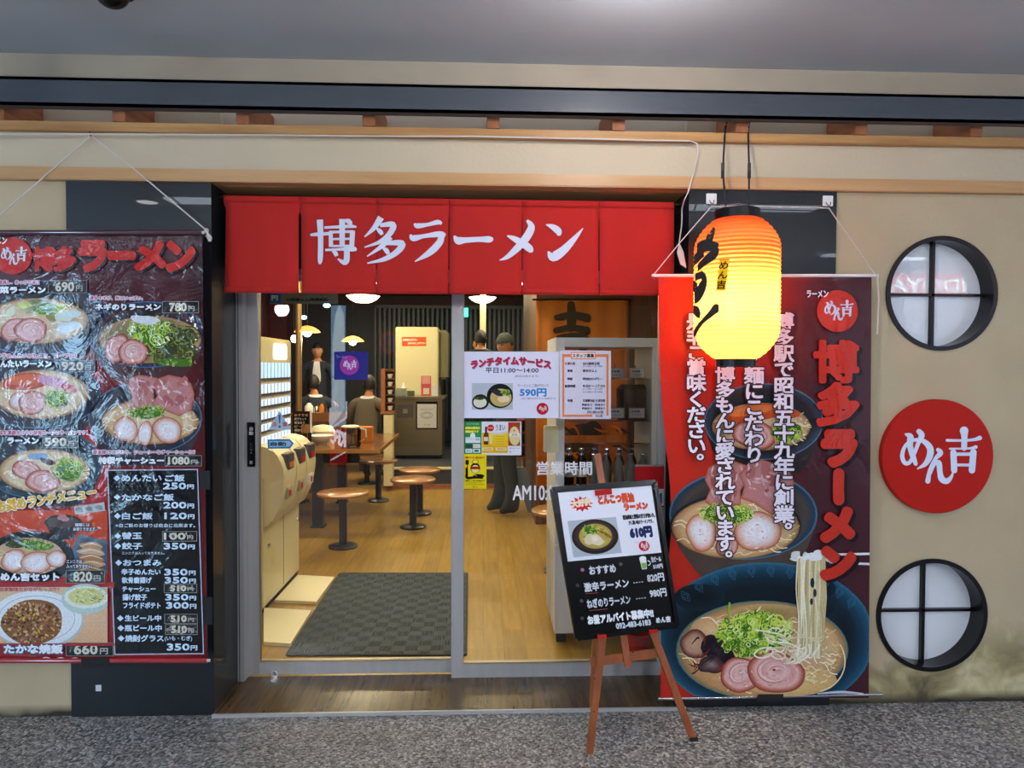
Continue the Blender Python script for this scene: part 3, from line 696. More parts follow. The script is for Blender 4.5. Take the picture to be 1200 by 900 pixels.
# ---------------------------------------------------------------- printed dishes
def chashu(P, cx, cy, rx, ry, rot=0., seed=1, pale=False, edge='#9a3f26'):
    R = random.Random(seed); c, sn = math.cos(rot), math.sin(rot)
    if pale: st_ = [(0, '#e9dcdd'), (.3, '#eef0f6'), (.62, '#e6d9da'), (.82, '#d9aca0'), (.93, '#c98462'), (1, '#8f4226')]
    else: st_ = [(0, '#c98e88'), (.28, '#e3bcb6'), (.52, '#d39a94'), (.74, '#dfb0aa'), (.88, '#bf6e5c'), (1, '#7e2c1e')]
    P.gell(cx, cy, rx, ry, st_, 30, rot, None, .05, seed, R.uniform(-.12, .12), R.uniform(-.15, .05))
    def S(r, a): x, y = rx*r*math.cos(a), ry*r*math.sin(a); return cx+x*c-y*sn, cy+x*sn+y*c
    a0 = R.uniform(0, 6.28); k_ = min(rx, ry)
    if not pale:
        for col, off, w in (('#e8cbc8', 0, .10), ('#b5655e', .09, .04)):
            P.stroke([S(.12+off+.62*t/16, a0+t*.56)+(k_*w*(.5+.5*math.sin(t*.7+1)),) for t in range(17)], col, sub=2)
    for j in range(26):
        a = R.uniform(0, 6.28); r = R.uniform(.08, .8); b = a+1.2+R.uniform(-.4, .4); x, y = S(r, a); l = k_*R.uniform(.05, .16)
        P.stroke([(x, y, k_*.015), (x+l*math.cos(b), y+l*math.sin(b)*.8, k_*R.uniform(.02, .07)), (x+l*1.8*math.cos(b+.3), y+l*1.8*math.sin(b+.3)*.8, k_*.01)], R.choice(['#eed9d8', '#dcb2ac', '#c07f76', '#e9cfcf'] if not pale else ['#f4f3f8', '#d9b6ae', '#e6cfcd', '#c99a8c']), sub=2)
def pork_slab(P, pts, seed=1):
    cx = sum(p[0] for p in pts)/len(pts); cy = sum(p[1] for p in pts)/len(pts); R = random.Random(seed)
    P.poly(pts, '#a75a3c'); P.poly([(cx+(x-cx)*.95, cy+(y-cy)*.95) for x, y in pts], '#b9736c')
    P.poly([(cx+(x-cx)*.86, cy+(y-cy)*.86) for x, y in pts], '#bd7f7d')
    w = max(p[0] for p in pts)-min(p[0] for p in pts); h = max(p[1] for p in pts)-min(p[1] for p in pts)
    for j in range(5): P.blob(cx+R.uniform(-.28, .28)*w, cy+R.uniform(-.3, .3)*h, w*.13, h*.11, R.choice(['#a9605f', '#c89090', '#b06c68']), 10, .2, R.uniform(0, 3), j)
    for j in range(14):
        x = cx+R.uniform(-.36, .36)*w; y = cy+R.uniform(-.38, .3)*h; a = R.uniform(-1.2, 1.9); l = R.uniform(.1, .22)*h
        P.stroke([(x, y, w*.012), (x+l*.5*math.cos(a)+R.uniform(-1, 1), y+l*.5*abs(math.sin(a)), w*R.uniform(.025, .06)), (x+l*math.cos(a), y+l*abs(math.sin(a)), w*.012)], R.choice(['#dcbcc0', '#cfa4a6', '#e6cdd0']))
    for j in range(8): P.blob(cx+R.uniform(-.32, .32)*w, cy+R.uniform(-.34, .34)*h, w*R.uniform(.02, .06), h*R.uniform(.02, .04), R.choice(['#e4cacb', '#9a5352', '#c48b88']), 8, .25, R.uniform(0, 3), j)
def negi(P, cx, cy, rx, ry, n=60, seed=1, dark=False):
    R = random.Random(seed); g = ['#7fb32a', '#a4cf3e', '#5d9424', '#c5df6a', '#3f7a22', '#a9bf3a', '#dfe9a8', '#cdd95c', '#2f5f1c'] if not dark else ['#4d5a20', '#39451a', '#6b7a2c', '#2b3316', '#8a9a3a']
    P.blob(cx, cy+ry*.1, rx*.86, ry*.86, '#47701f' if not dark else '#353b17', 26, .14, 0, seed)
    n = int(n*1.5)
    for j in range(n):
        a = R.uniform(0, 6.28); r = math.sqrt(R.random())*1.04; x = cx+rx*r*math.cos(a); y = cy+ry*r*math.sin(a); s = min(rx, ry*1.6)*R.uniform(.1, .2)
        if R.random() < .5: P.ring(x, y, s, s*.75, s*.32, R.choice(g), 0, 6.2832, 8, R.uniform(0, 3))
        else:
            b = R.uniform(0, 3.14); P.stroke([(x-s*math.cos(b), y-s*math.sin(b), s*.3), (x+s*math.cos(b), y+s*math.sin(b), s*.4)], R.choice(g), smooth=False)
def noodles(P, cx, cy, rx, ry, n=22, seed=1, cols=('#ecdcae', '#f5ebcb', '#d9c48d', '#c8ad74'), w=1.2):
    R = random.Random(seed)
    for j in range(n):
        a = R.uniform(0, 6.28); r = R.uniform(.55, .95); x = cx+rx*r*math.cos(a); y = cy+ry*r*math.sin(a); l = rx*R.uniform(.08, .2); b = R.uniform(-.9, .9)+math.pi/2*0
        q = [(x+l*t*math.cos(b)+R.uniform(-.1, .1)*l, y+l*t*math.sin(b)*.6+math.sin(t*3)*l*.25, w) for t in (-1, -.3, .3, 1)]
        P.stroke(q, R.choice(cols), sub=3)
def bowl(P, cx, cy, rx, ry, soup, depth, c_out='#26313c', c_in='#2f4152', c_rim='#5b7f9e', c_soup='#d3b083', taper=.55, clip=None):
    # body below the rim, rim, inside wall, soup
    n = 24; pts = [(cx+rx*math.cos(math.pi*k/n), cy+ry*.2+ry*.8*math.sin(math.pi*k/n)) for k in range(n+1)]
    body = [(cx+rx*.99, cy+ry*.2), (cx+rx*.86, cy+ry*.75), (cx+rx*.66, cy+ry+depth*.55), (cx+rx*taper, cy+ry+depth), (cx-rx*taper, cy+ry+depth), (cx-rx*.66, cy+ry+depth*.55), (cx-rx*.86, cy+ry*.75), (cx-rx*.99, cy+ry*.2)]
    if clip: body = [(min(max(x, clip[0]), clip[2]), min(max(y, clip[1]), clip[3])) for x, y in body]
    P.poly(body, c_out)
    P.ell(cx, cy, rx, ry, c_rim, 40, clip=clip); P.gell(cx, cy+ry*.005, rx*.985, ry*.975, [(0, '#141b24'), (.6, '#17212c'), (.85, c_out), (.95, c_in), (.985, c_in), (1, c_rim)], 40, clip=clip)
    sx, sy, srx, sry = soup
    P.ell(sx, sy-sry*.05, srx*1.03, sry*1.04, '#18222b', 40, clip=clip); P.gell(sx, sy, srx, sry, [(0, '#e4c9a2'), (.5, c_soup), (.85, c_soup), (.96, '#b08455'), (1, '#6e5034')], 40, clip=clip)
    R = random.Random(int(cx))
    for j in range(0):
        a = R.uniform(0, 6.28); r = R.uniform(.2, .8); P.blob(sx+srx*r*math.cos(a), sy+sry*r*math.sin(a), srx*R.uniform(.08, .2), sry*R.uniform(.06, .14), R.choice(['#dcbd92', '#c9a374', '#e2c9a0', '#cfae7e']), 10, .2, 0, j)

# ---------------------------------------------------------------- big menu sheet on the left pier
MY = -.075
mt = thing('menu_poster', 'large laminated red menu poster with dish photos and prices hanging on the left pier', 'poster', at(110, 778, MY))
def msk(y): return 237+6.5*(y-270)/507.       # right edge leans a little
P = Print(facing(MY)); P.z = .001
def mbg(x, y):
    u = (y-270)/507.; v = x/240.
    top = (72, 30, 38); mid = (120, 26, 30); low = (152, 30, 34)
    k = min(1, max(0, (u-.1)/.35)); a = [top[i]+(mid[i]-top[i])*k for i in range(3)]
    k = min(1, max(0, (u-.5)/.4)); a = [a[i]+(low[i]-a[i])*k for i in range(3)]
    k = max(0, (v-.85)/.15); return tuple(a[i]*(1-.35*k) for i in range(3))
P.grid(-70, 270, 240, 777, 12, 24, mbg, right=msk)
P.poly([(60, 380), (104, 470), (140, 440), (105, 372)], '#7a1c22'); P.poly([(92, 470), (116, 430), (122, 520), (104, 520)], '#a82226')
P.poly([(100, 470), (106, 455), (126, 540), (125, 548), (96, 548)], '#b3262a'); P.poly([(84, 585), (124, 520), (127, 600), (80, 600)], '#ac2428')
clipL = (-70, 270, 241, 777)
z0 = P.z+.0002
# dishes
P.z = z0; bowl(P, 42, 372, 82, 44, (44, 376, 60, 27), 9, '#35232e', '#1c2c44', '#4f74a8', '#cdb48f', clip=clipL); noodles(P, 44, 376, 58, 25, 24, 3)
for j, (x, y, w, h, c_, r) in enumerate([(28, 358, 9, 3, '#b6c833', -.1), (50, 357, 14, 6, '#6f7a35', .2), (62, 362, 9, 4, '#a9a26a', .5), (70, 360, 6, 3, '#b8cf4a', 0), (40, 362, 10, 4, '#8b9348', -.3), (12, 366, 9, 4, '#d9dec0', -.6), (60, 371, 8, 5, '#8d8a4e', .4), (74, 371, 9, 7, '#cfe0cf', .2), (85, 368, 9, 6, '#c9dcd8', -.2), (80, 383, 14, 7, '#cfdfe6', 0)]): P.blob(x, y, w, h, c_, 12, .2, r, j)
negi(P, 52, 362, 16, 6, 26, 5); chashu(P, 17, 386, 17, 13, -.5, 4); chashu(P, 36, 387, 20, 14.5, .1, 5)
P.z = z0; bowl(P, 172, 392, 70, 39, (176, 398, 60, 28), 14, '#4a2c2e', '#24324a', '#4a6690', '#8a7a50', clip=(-70, 270, 237, 777))
negi(P, 200, 400, 33, 22, 80, 11, True); negi(P, 175, 388, 24, 16, 60, 12); P.blob(170, 375, 15, 6, '#d9dde2', 14, .15, .1, 3); P.ring(184, 398, 9, 7, 1.2, '#c0e05a'); P.ring(186, 402, 8, 6, 1, '#9ac53a')
R = random.Random(8)
for j in range(40):
    x, y = R.uniform(182, 226), R.uniform(380, 420); P.stroke([(x, y, .8), (x+R.uniform(-7, 7), y+R.uniform(-5, 5), 1.1)], R.choice(['#4a3d1c', '#6a5a2c', '#2e2612', '#7d8a34']), smooth=False)
negi(P, 205, 424, 24, 6, 26, 14); chashu(P, 137, 408, 14, 17, .5, 6); chashu(P, 156, 413, 17, 16, .1, 7)
P.z = z0+.001; bowl(P, 42, 462, 78, 40, (48, 462, 56, 29), 12, '#2a2430', '#22303e', '#56789c', '#d8c0a0', clip=(-70, 270, 118, 777)); noodles(P, 48, 462, 54, 26, 26, 8)
P.blob(30, 447, 30, 10, '#c04a22', 20, .06, -.12, 2); P.blob(30, 445, 24, 6, '#d86a3c', 16, .06, -.12, 2); P.blob(66, 449, 20, 7, '#c98aa8', 14, .2, .3, 4); P.blob(80, 455, 8, 4, '#c24c34', 12, .2, .4, 4)
chashu(P, 24, 470, 14, 11, 0, 9, True); chashu(P, 38, 472, 17, 14, 0, 10); negi(P, 66, 467, 15, 10, 44, 15)
P.z = z0+.001; bowl(P, 170, 490, 67, 42, (176, 494, 57, 27), 14, '#38323a', '#2a3546', '#566c86', '#d2b48a', clip=(-70, 270, 239, 777)); noodles(P, 176, 494, 54, 24, 40, 16)
pork_slab(P, [(149, 452), (153, 443), (163, 439), (176, 441), (185, 443), (180, 455), (181, 478), (160, 482), (151, 478), (155, 466)], 3)
pork_slab(P, [(180, 452), (186, 443), (198, 439), (212, 442), (224, 449), (228, 462), (225, 480), (210, 488), (190, 480), (176, 476), (184, 464)], 4)
negi(P, 172, 483, 22, 8, 60, 17); chashu(P, 147, 503, 13, 16, -.3, 18, True); chashu(P, 170, 508, 9, 14, .1, 19, True); chashu(P, 196, 504, 18, 15, .2, 20, True)
P.z = z0; bowl(P, 48, 543, 72, 42, (52, 552, 54, 26), 8, '#1f2c34', '#2b4450', '#3f6a7c', '#d6bf98', clip=(-70, 270, 121, 777)); noodles(P, 52, 552, 52, 24, 30, 21)
P.blob(45, 535, 10, 5, '#7d9cc0', 12, .2, 0, 3); P.blob(56, 541, 8, 4, '#4a2626', 12, .2, .3, 3); chashu(P, 31, 551, 18, 11, .1, 22); chashu(P, 50, 564, 21, 13, -.05, 23); negi(P, 80, 551, 20, 12, 54, 24)
# set menu on orange, fried rice on beige
P.z = z0+.0022
P.grid(-70, 598, 126, 688, 6, 4, lambda x, y: (205-.3*(y-598), 74-.35*(y-598), 28))
P.z += .0001; P.ell(74, 612, 22, 9, '#26262c'); P.poly([(53, 613), (96, 612), (86, 632), (62, 632)], '#2c2426'); P.ell(74, 612, 19, 7, '#54463e'); P.blob(74, 607, 7, 4, '#c48a90', 12, .2, 0, 2)
P.poly([(92, 626), (126, 634), (126, 672), (70, 676)], '#5a6a7c'); P.poly([(96, 630), (126, 638), (126, 669), (78, 671)], '#46566a')
for j in range(5): P.blob(107, 640+j*7, 15, 4.6, ['#b98a5c', '#c9a680', '#b07a48', '#c79c70', '#a87444'][j], 14, .12, .05, j); P.stroke([(94, 640+j*7, .8), (107, 637+j*7, 1.6), (120, 641+j*7, .8)], '#dcc6a8')
P.ell(36, 653, 51, 31, '#141b1d', 36); P.ell(36, 652, 49, 29, '#1e2729', 36); P.ell(36, 650, 45, 26, '#0d1214', 36); P.ell(34, 652, 41, 22, '#c9a888', 36)
noodles(P, 34, 652, 40, 20, 20, 31); negi(P, 22, 636, 18, 6, 20, 30, True); negi(P, 44, 639, 19, 7, 46, 32); chashu(P, 16, 657, 15, 13, -.2, 33, True); chashu(P, 43, 659, 19, 13, 0, 34, True); chashu(P, 66, 655, 12, 10, .2, 35, True)
P.up(); P.rect(-70, 682, 134, 689, '#a3242a')
P.grid(-70, 688, 126, 756, 6, 4, lambda x, y: (222, 196-.3*(y-688), 160-.4*(y-688)))
P.z += .0001; P.ell(44, 727, 54, 34, '#b7c3c6', 40); P.ell(43, 725, 53, 33, '#e3eaee', 40); P.ring(43, 725, 45, 27, .6, '#8a9aa0', 0, 6.28, 40)
P.blob(38, 729, 37, 26, '#8a5a30', 28, .04, 0, 5); R = random.Random(4)
for j in range(300):
    a = R.uniform(0, 6.28); r = math.sqrt(R.random())*.98; P.blob(38+35*r*math.cos(a), 729+24.5*r*math.sin(a), R.uniform(1., 2.6), R.uniform(.8, 1.8), R.choice(['#b98555', '#d8b486', '#7c3c20', '#c9a070', '#3c2a1a', '#d9b92e', '#5c4020', '#a86a44', '#c48a5a']), 6, .2, a, j)
P.ell(100, 702, 28, 18, '#b9cfc8', 32, clip=(-70, 600, 126, 777)); P.ell(101, 700, 26, 13, '#e4ece0', 32, clip=(-70, 600, 126, 777)); P.ell(101, 699, 21, 10, '#d3d48c', 32, clip=(-70, 600, 126, 777))
for j in range(60):
    x, y = R.uniform(88, 124), R.uniform(690, 707); P.stroke([(x, y, .8), (min(x+R.uniform(-5, 5), 125), y+R.uniform(-3, 3), 1.1)], R.choice(['#eeeab4', '#d9d670', '#aab23c', '#5b6a2a', '#f2f0cc']), smooth=False)
P.up(); P.rect(-70, 754, 134, 757, '#a3242a')
P.build('dish_photos', M['p_film'], mt, 'stuff')
# lettering
P = Print(facing(MY)); P.z = .006
RED = '#c4241c'
P.ell(15, 300, 22.5, 21.5, '#c5231a', 48); P.logo(15.5, 300, .0535, '#cfe0ee', 1.05)
P.text('ラーメン', -18, 278, 8, 286, '#f2f4f8', .4)
sh = ('#14131c', 2.2, 2.2)
P.char('博', 51.5, 304, 22, 25, RED, 1.6, shadow=sh); P.char('多', 75.5, 304, 22, 25, RED, 2., shadow=sh)
for ch, b in (('ラ', (94, 284, 123, 316)), ('ー', (129, 297, 156, 302)), ('メ', (160, 285, 192, 315)), ('ン', (197, 285, 226, 316))): P.text(ch, *b, RED, 3.1, shadow=sh)
W_ = '#eef3fb'; DK = ('#16202e', .9); PK = '#c02c66'; WO = ('#e9e6f2', .8)
P.text('湯通し、あっさり派に', -2, 328.5, 46, 333, PK, .12, WO); P.text('野菜ラーメン', -11, 336, 53, 343.5, W_, .55, DK)
P.text('博多ネギが、丼にいっぱい。', 105, 347, 167, 351.5, PK, .12, WO); P.text('ネギのりラーメン', 112, 356, 188, 363, W_, .55, DK)
P.text('辛子めんたいが丸ごと、スープに！', -4, 414.5, 89, 419.5, PK, .15, WO); P.text('めんたいラーメン', -8, 422.5, 60, 430, W_, .55, DK)
P.text('旨味を凝縮まろやか豚骨スープのラーメンです！', -6, 504.5, 102, 509.5, PK, .15, WO); P.text('ラーメン', 9, 513, 45, 520, W_, .55, DK)
P.text('国産豚にこだわり、ジューシーなチャーシューに！', 109, 527.5, 228, 532, PK, .12, WO); P.text('特製チャーシュー', 116, 536, 192, 543.5, W_, .6, DK)
P.text('お奨めランチメニュー', -3, 587.5, 112, 600.5, '#e2b23c', .8, ('#f4ead0', .9), skew=-.155)
P.text('麺類には', 88, 613, 105, 617, W_, .1, DK); P.text('お替りできます。', 86, 618, 113, 622, W_, .1, DK)
P.text('ニンニクは', 78, 656, 96, 660, W_, .1, DK); P.text('入っておりません。', 78, 661.5, 108, 665.5, W_, .1, DK)
P.text('めん吉セット', 1, 671.5, 69, 680.5, W_, .7, DK); P.text('自家製味たかながたっぷり！', 0, 688.5, 69, 693, '#b8325c', .1); P.text('たかな焼飯', 5, 755.5, 73, 765.5, W_, .7, ('#2a5a78', 1.2))
for j in range(9): P.stroke([(50+j*17, 771+.3*j, .7), (55+j*17, 770.5+.3*j, 1.2), (62+j*17, 772.5+.3*j, .5)], '#e6dfe6')
# black price list
P.z = .007
P.poly([(125.5, 550.5), (232, 549.5), (239, 766.5), (134, 767.5)], '#b9c6dc'); P.poly([(126.8, 551.8), (230.8, 550.8), (237.8, 765.3), (135.2, 766.3)], '#07080b')
P.up()
Wm = '#cfe6fa'
def row(t, x0, y0, x1, y1, b=.35): P.text(t, x0, y0, x1, y1, Wm, b)
def yen(n, x0, y0, x1, y1):
    w = x1-x0; P.text(n, x0, y0, x0+w*.74, y1, Wm, .5); P.text('円', x0+w*.79, y0+2, x1, y1, Wm, .3)
def dia(x, y): P.poly([(x-4, y), (x, y-3.6), (x+4, y), (x, y+3.6)], Wm)
dia(137, 560.5); row('めんたい', 142.5, 556.5, 189, 564); row('ご飯', 193.5, 556.5, 216, 564); yen('250', 191.5, 566, 227, 573)
dia(137.4, 582.5); row('たかなご飯', 143, 579, 203.5, 586.5); yen('200', 191.8, 588.5, 227.2, 595.5)
dia(137.8, 604.7); row('白ご飯', 143, 601, 178.5, 608.5); yen('120', 193, 601, 227.6, 608)
row('※白ご飯のお替りは自由に出来ます。', 135.5, 613.5, 228.5, 618, .12)
dia(138, 628); row('替玉', 143, 624, 166, 631.5)
dia(138, 640); row('餃子', 143, 636, 166.5, 643.5); yen('350', 192.3, 636.5, 228, 643.5); row('ニンニクは入っておりません。', 143, 646.5, 193, 649.8, .05)
dia(139, 659.5); row('おつまみ', 144.5, 656, 189, 663); row('辛子めんたい', 142.5, 666.8, 188, 673.5); yen('350', 193, 667, 229, 674)
row('軟骨唐揚げ', 143, 676.5, 177.5, 683.3); yen('350', 193.4, 676.5, 229.3, 683.3); row('チャーシュー', 143.5, 687.5, 182, 693.3)
row('揚げ餃子', 143.7, 696.3, 172, 703.3); yen('350', 194, 696.5, 229.7, 703.3); row('フライドポテト', 144.6, 706, 188, 712.7); yen('300', 195, 706, 230, 713)
dia(141, 724.5); row('生ビール中', 146.5, 721, 188.6, 727.8); dia(141.5, 736); row('瓶ビール中', 146.5, 732.5, 189.3, 739.5)
dia(142, 748); row('焼酎グラス', 146.8, 744.3, 191.5, 751.8); row('(いも・むぎ)', 193, 745.3, 225, 751.5, .12); yen('350', 196, 754.5, 231, 762)
P.build('lettering', M['p_film'], mt, 'stuff')
# price stickers, each a strip of black tape with numerals
def sticker(x0, y0, x1, y1, t, rot=0., worn=0, tx=.2, box_='#17181a'):
    P = Print(facing(MY)); P.z = .0082+.0004*worn
    def q(x, y): cx, cy = (x0+x1)/2, (y0+y1)/2; c, s = math.cos(rot), math.sin(rot); return (cx+(x-cx)*c-(y-cy)*s, cy+(x-cx)*s+(y-cy)*c)
    P.poly([q(x0, y0), q(x1, y0), q(x1, y1), q(x0, y1)], '#8d8c86'); P.poly([q(x0+.7, y0+.7), q(x1-.7, y0+.7), q(x1-.7, y1-.7), q(x0+.7, y1-.7)], box_)
    R = random.Random(int(x0*y0))
    for j in range(10+24*worn):
        x = R.uniform(x0+2, x1-2); y = R.uniform(y0+2, y1-2); P.blob(x, y, R.uniform(.6, 3.4 if worn else 2.2), R.uniform(.5, 2), R.choice(['#8c8b86', '#4b4d50', '#a5a49e', '#2a2b2e']), 7, .35, 0, j)
    w = x1-x0; P.text(t, x0+w*tx, y0+2.2, x0+w*.66, y1-2.4, '#d9d4c4', .55); P.text('円', x0+w*.72, y0+(y1-y0)*.42, x0+w*.88, y1-2.4, '#b9b6aa', .2)
    P.build('price_sticker', M['p_film'], mt)
sticker(56, 328.5, 102, 343.5, '690'); sticker(190, 353, 233, 367, '780'); sticker(70, 422, 111.5, 436, '920', 0, 0, .06, '#3d5468'); sticker(49.5, 511, 92, 525, '590', 0, 0, .08, '#2c2a2a')
sticker(193, 533.5, 236.5, 546.5, '1080', 0, 0, .1); sticker(77, 668, 123, 683.5, '820'); sticker(77, 753, 133, 769, '660', 0, 0, .18)
sticker(192, 684, 231, 695, '510', 0, 1); sticker(192.5, 719.5, 231.6, 731, '510', 0, 1); sticker(193.5, 731.5, 231.6, 744, '510', 0, 1); sticker(190, 622.5, 231, 634.5, '100', 0, 0, .06, '#0c0d0f')
P = Print(facing(MY)); P.z = .0082; P.poly([(86.5, 593.5), (122, 588.5), (123.5, 598.5), (88, 603)], '#b9bcbc')
for x in (93, 104, 116): P.blob(x, 596-(x-104)*.12, 4, 3.2, '#7e8486', 10, .2)
P.build('price_sticker', M['p_film'], mt)
# backing sheet, rods, tapes
bm = bmesh.new(); q = [(-70, 270), (237, 270), (243.5, 777), (-70, 777)]
a = [bm.verts.new(at(x, y, MY+.002)) for x, y in q]; b = [bm.verts.new(at(x, y, MY)) for x, y in q]
bm.faces.new(a); bm.faces.new(b)
for i in range(4): bm.faces.new((a[i], a[(i+1) % 4], b[(i+1) % 4], b[i]))
link_mesh('backing_sheet', bm, mat('poster_back_white', '#c9c5c0', .6), mt)
for y, xr_ in ((272.5, 240), (774, 246)):
    a = at(-72, y, MY-.012); b = at(xr_, y, MY-.012)
    link_mesh('rod_sleeve', T([a, at(xr_-3, y, MY-.012)], .0105, 14), mat('sleeve_film', '#4c2a36' if y < 300 else '#a2242c', .12, coat=.8), mt, smooth=True)
    link_mesh('rod', T([a+Vector((.05, 0, 0)), b], .006, 10), M['white'], mt, smooth=True)
for x0, y0, x1, y1, nm in ((95, 771, 128, 783, 'tape'), (234, 552, 246, 574, 'tape'), (238, 700, 249, 732, 'tape')):
    link_mesh(nm, PB(x0, y0, x1, y1, MY-.024 if x0 < 200 else MY-.003, .002), M['rubber'], mt)
# its cords up to the hook
hk = at(107, 159, -.03)
e2 = at(242, 270, MY-.012)
link_mesh('hanging_cord', T([hk, at(150, 192, -.05), e2], .0028, 6), M['string'], mt, smooth=True)
link_mesh('hanging_cord', T([hk, at(0, 252, -.05), at(-60, 300, MY-.012)], .0028, 6), M['string'], mt, smooth=True)
bm = bmesh.new()
for j in range(4): tube(bm, [e2+Vector((0, -.008, 0)), e2+Vector((.008+.006*j, -.012, -.02-.004*j)), e2+Vector((.012+.003*j, -.01, -.045)), e2+Vector((.002+.006*j, -.01, -.022))], .002, 5)
bm2 = bmesh.new(); bmesh.ops.create_icosphere(bm2, subdivisions=2, radius=.009); bmesh.ops.translate(bm2, verts=bm2.verts, vec=e2); join(bm, bm2)
tag(link_mesh('cord_knot', bm, M['string'], mt, smooth=True), kind='stuff')
hook = link_mesh('cup_hook', T([hk+Vector((0, .03, .03)), hk+Vector((0, -.004, .03)), hk+Vector((0, -.012, .012)), hk+Vector((0, -.004, -.004)), hk+Vector((0, .004, .004))], .0022, 6), M['iron'], smooth=True)
tag(hook, 'small dark hook in the timber rail holding the menu poster cords', 'hook')

# ---------------------------------------------------------------- tall banner on the right pier
BY = -.06
bt = thing('ramen_banner', 'tall vinyl banner with ramen bowls and vertical white lettering beside the round windows', 'banner', at(897, 818, BY))
def bl(y):
    K_ = [(322, 771.5), (420, 772.5), (480, 776), (530, 781), (560, 785), (620, 787), (680, 781), (740, 775), (818, 774)]
    for (a, xa), (b, xb) in zip(K_, K_[1:]):
        if a <= y <= b: return xa+(xb-xa)*(y-a)/(b-a)
    return K_[0][1] if y < 322 else K_[-1][1]
def br(y): return 1021.5-3.5*(y-322)/496
P = Print(facing(BY)); P.z = .001; P.dz = 5e-6
def bbg(x, y):
    u = (x-771)/250.; lft = (196, 42, 26); rgt = (66, 28, 36)
    k = min(1, max(0, (u-.12+.15*(y-560)/250)/.62)); k = k*k*(3-2*k)
    return tuple(lft[i]+(rgt[i]-lft[i])*k for i in range(3))
P.grid(771, 322, 1021, 818, 20, 26, bbg, left=bl, right=br)
z0 = P.z+.0002; clipR = (774.5, 322, 1018.5, 817.5)
P.z = z0; bowl(P, 895, 494, 70, 45, (892, 500, 58, 28), 16, '#2b2426', '#2a3b4c', '#4f6f8c', '#c9ab85'); noodles(P, 892, 500, 56, 26, 40, 41); noodles(P, 936, 502, 14, 16, 24, 42)
P.blob(884, 484, 34, 11, '#c2501e', 22, .08, -.15, 4); P.blob(918, 482, 18, 8, '#c85a22', 18, .08, .2, 4); P.blob(880, 481, 26, 6, '#e07a3c', 16, .08, -.15, 4)
chashu(P, 884, 510, 26, 17, .1, 43); negi(P, 922, 506, 18, 13, 60, 44)
P.z = z0+.0015; bowl(P, 871, 603, 87, 53, (862, 618, 75, 37), 20, '#4b3f38', '#24394a', '#3f6a88', '#cdaa7e', clip=clipR)
noodles(P, 862, 618, 72, 34, 70, 45); noodles(P, 915, 622, 18, 20, 24, 46)
pork_slab(P, [(826, 562), (830, 548), (842, 541), (860, 540), (874, 545), (880, 556), (868, 575), (868, 592), (838, 596), (826, 588), (832, 574)], 5)
pork_slab(P, [(866, 556), (876, 544), (892, 538), (908, 543), (926, 553), (931, 566), (926, 585), (905, 604), (884, 590), (868, 584), (872, 570)], 6)
chashu(P, 822, 624, 17, 23, -.3, 47, True); chashu(P, 888, 623, 28, 23, .15, 48, True); chashu(P, 852, 640, 14, 12, 0, 53, False); negi(P, 852, 602, 30, 12, 110, 49)
P.z = z0+.0035
n = 44
P.gell(897, 748, 128, 89, [(0, '#0a1822'), (.72, '#0a1822'), (.82, '#0d2434'), (.9, '#13384e'), (.965, '#1a4d68'), (1, '#2a6a86')], n, clip=clipR, oy=.12)
for x, y, w, h in ((820, 700, 30, 16), (985, 745, 18, 34), (960, 690, 20, 12)): P.gell(x, y, w, h, [(0, '#08131b'), (.5, '#0a1822'), (1, '#0d2230')], 20, clip=clipR)
for j in range(11):                                       # key pattern inside the rim
    a = math.radians(218+j*11); x = 897+119*math.cos(a); y = 748+80*math.sin(a); x = max(x, 790)
    for r in (5.5, 3): P.ring(x, y, r*1.5, r*.9, .7, '#2d6a86', 0, 6.2832, 4, .785+(a+1.57)*.6)
P.gell(893, 762, 101.5, 58.5, [(0, '#d9b483'), (.35, '#d3aa78'), (.7, '#c89b68'), (.9, '#b98d5c'), (.965, '#8c7452'), (.985, '#4f7f78'), (1, '#16343c')], n, clip=clipR, ox=.2, oy=.2)
P.gell(925, 797, 56, 19, [(0, '#e6c783'), (.6, '#dcb875'), (1, '#cfa670')], 24, clip=clipR); P.gell(950, 758, 34, 28, [(0, '#dcb98a'), (1, '#cda374')], 24); P.gell(900, 720, 46, 12, [(0, '#8a7a3c'), (.6, '#a58d55'), (1, '#c09868')], 24)
P.gell(835, 738, 26, 16, [(0, '#e0bd92'), (.5, '#d0a87c'), (1, '#c59a68')], 20)
noodles(P, 893, 763, 92, 50, 90, 50, w=1.3); noodles(P, 950, 770, 36, 34, 50, 51, w=1.3)
P.ring(955, 775, 36, 36, 1.5, '#efdcae', -.6, 1.4, 16)
P.gell(814, 755, 18, 16, [(0, '#c4a184'), (.6, '#b48c70'), (.85, '#7a4a44'), (1, '#40222a')], 22, jit=.08, seed=6); P.gell(842, 762, 20, 17, [(0, '#2c2430'), (.6, '#17131a'), (1, '#241a22')], 22, .9, None, .16, 7)
P.gell(834, 779, 14, 12, [(0, '#8f7d7c'), (.5, '#5c4446'), (1, '#2c1a20')], 20, 0, None, .14, 8); P.gell(848, 747, 10, 13, [(0, '#33293a'), (1, '#16121a')], 16, .4, None, .14, 9)
for j in range(16):
    R = random.Random(j); x, y = R.uniform(806, 862), R.uniform(745, 786); P.stroke([(x, y, 1), (x+R.uniform(-8, 8), y+R.uniform(-4, 8), 2), (x+R.uniform(-10, 10), y+R.uniform(2, 12), .8)], R.choice(['#6c2020', '#34242c', '#15131a', '#8a3028']))
chashu(P, 868, 791, 24, 21, -.3, 52); chashu(P, 909, 788, 35, 24, .05, 54)
P.ell(907, 785, 2, 1.6, '#a03a34')
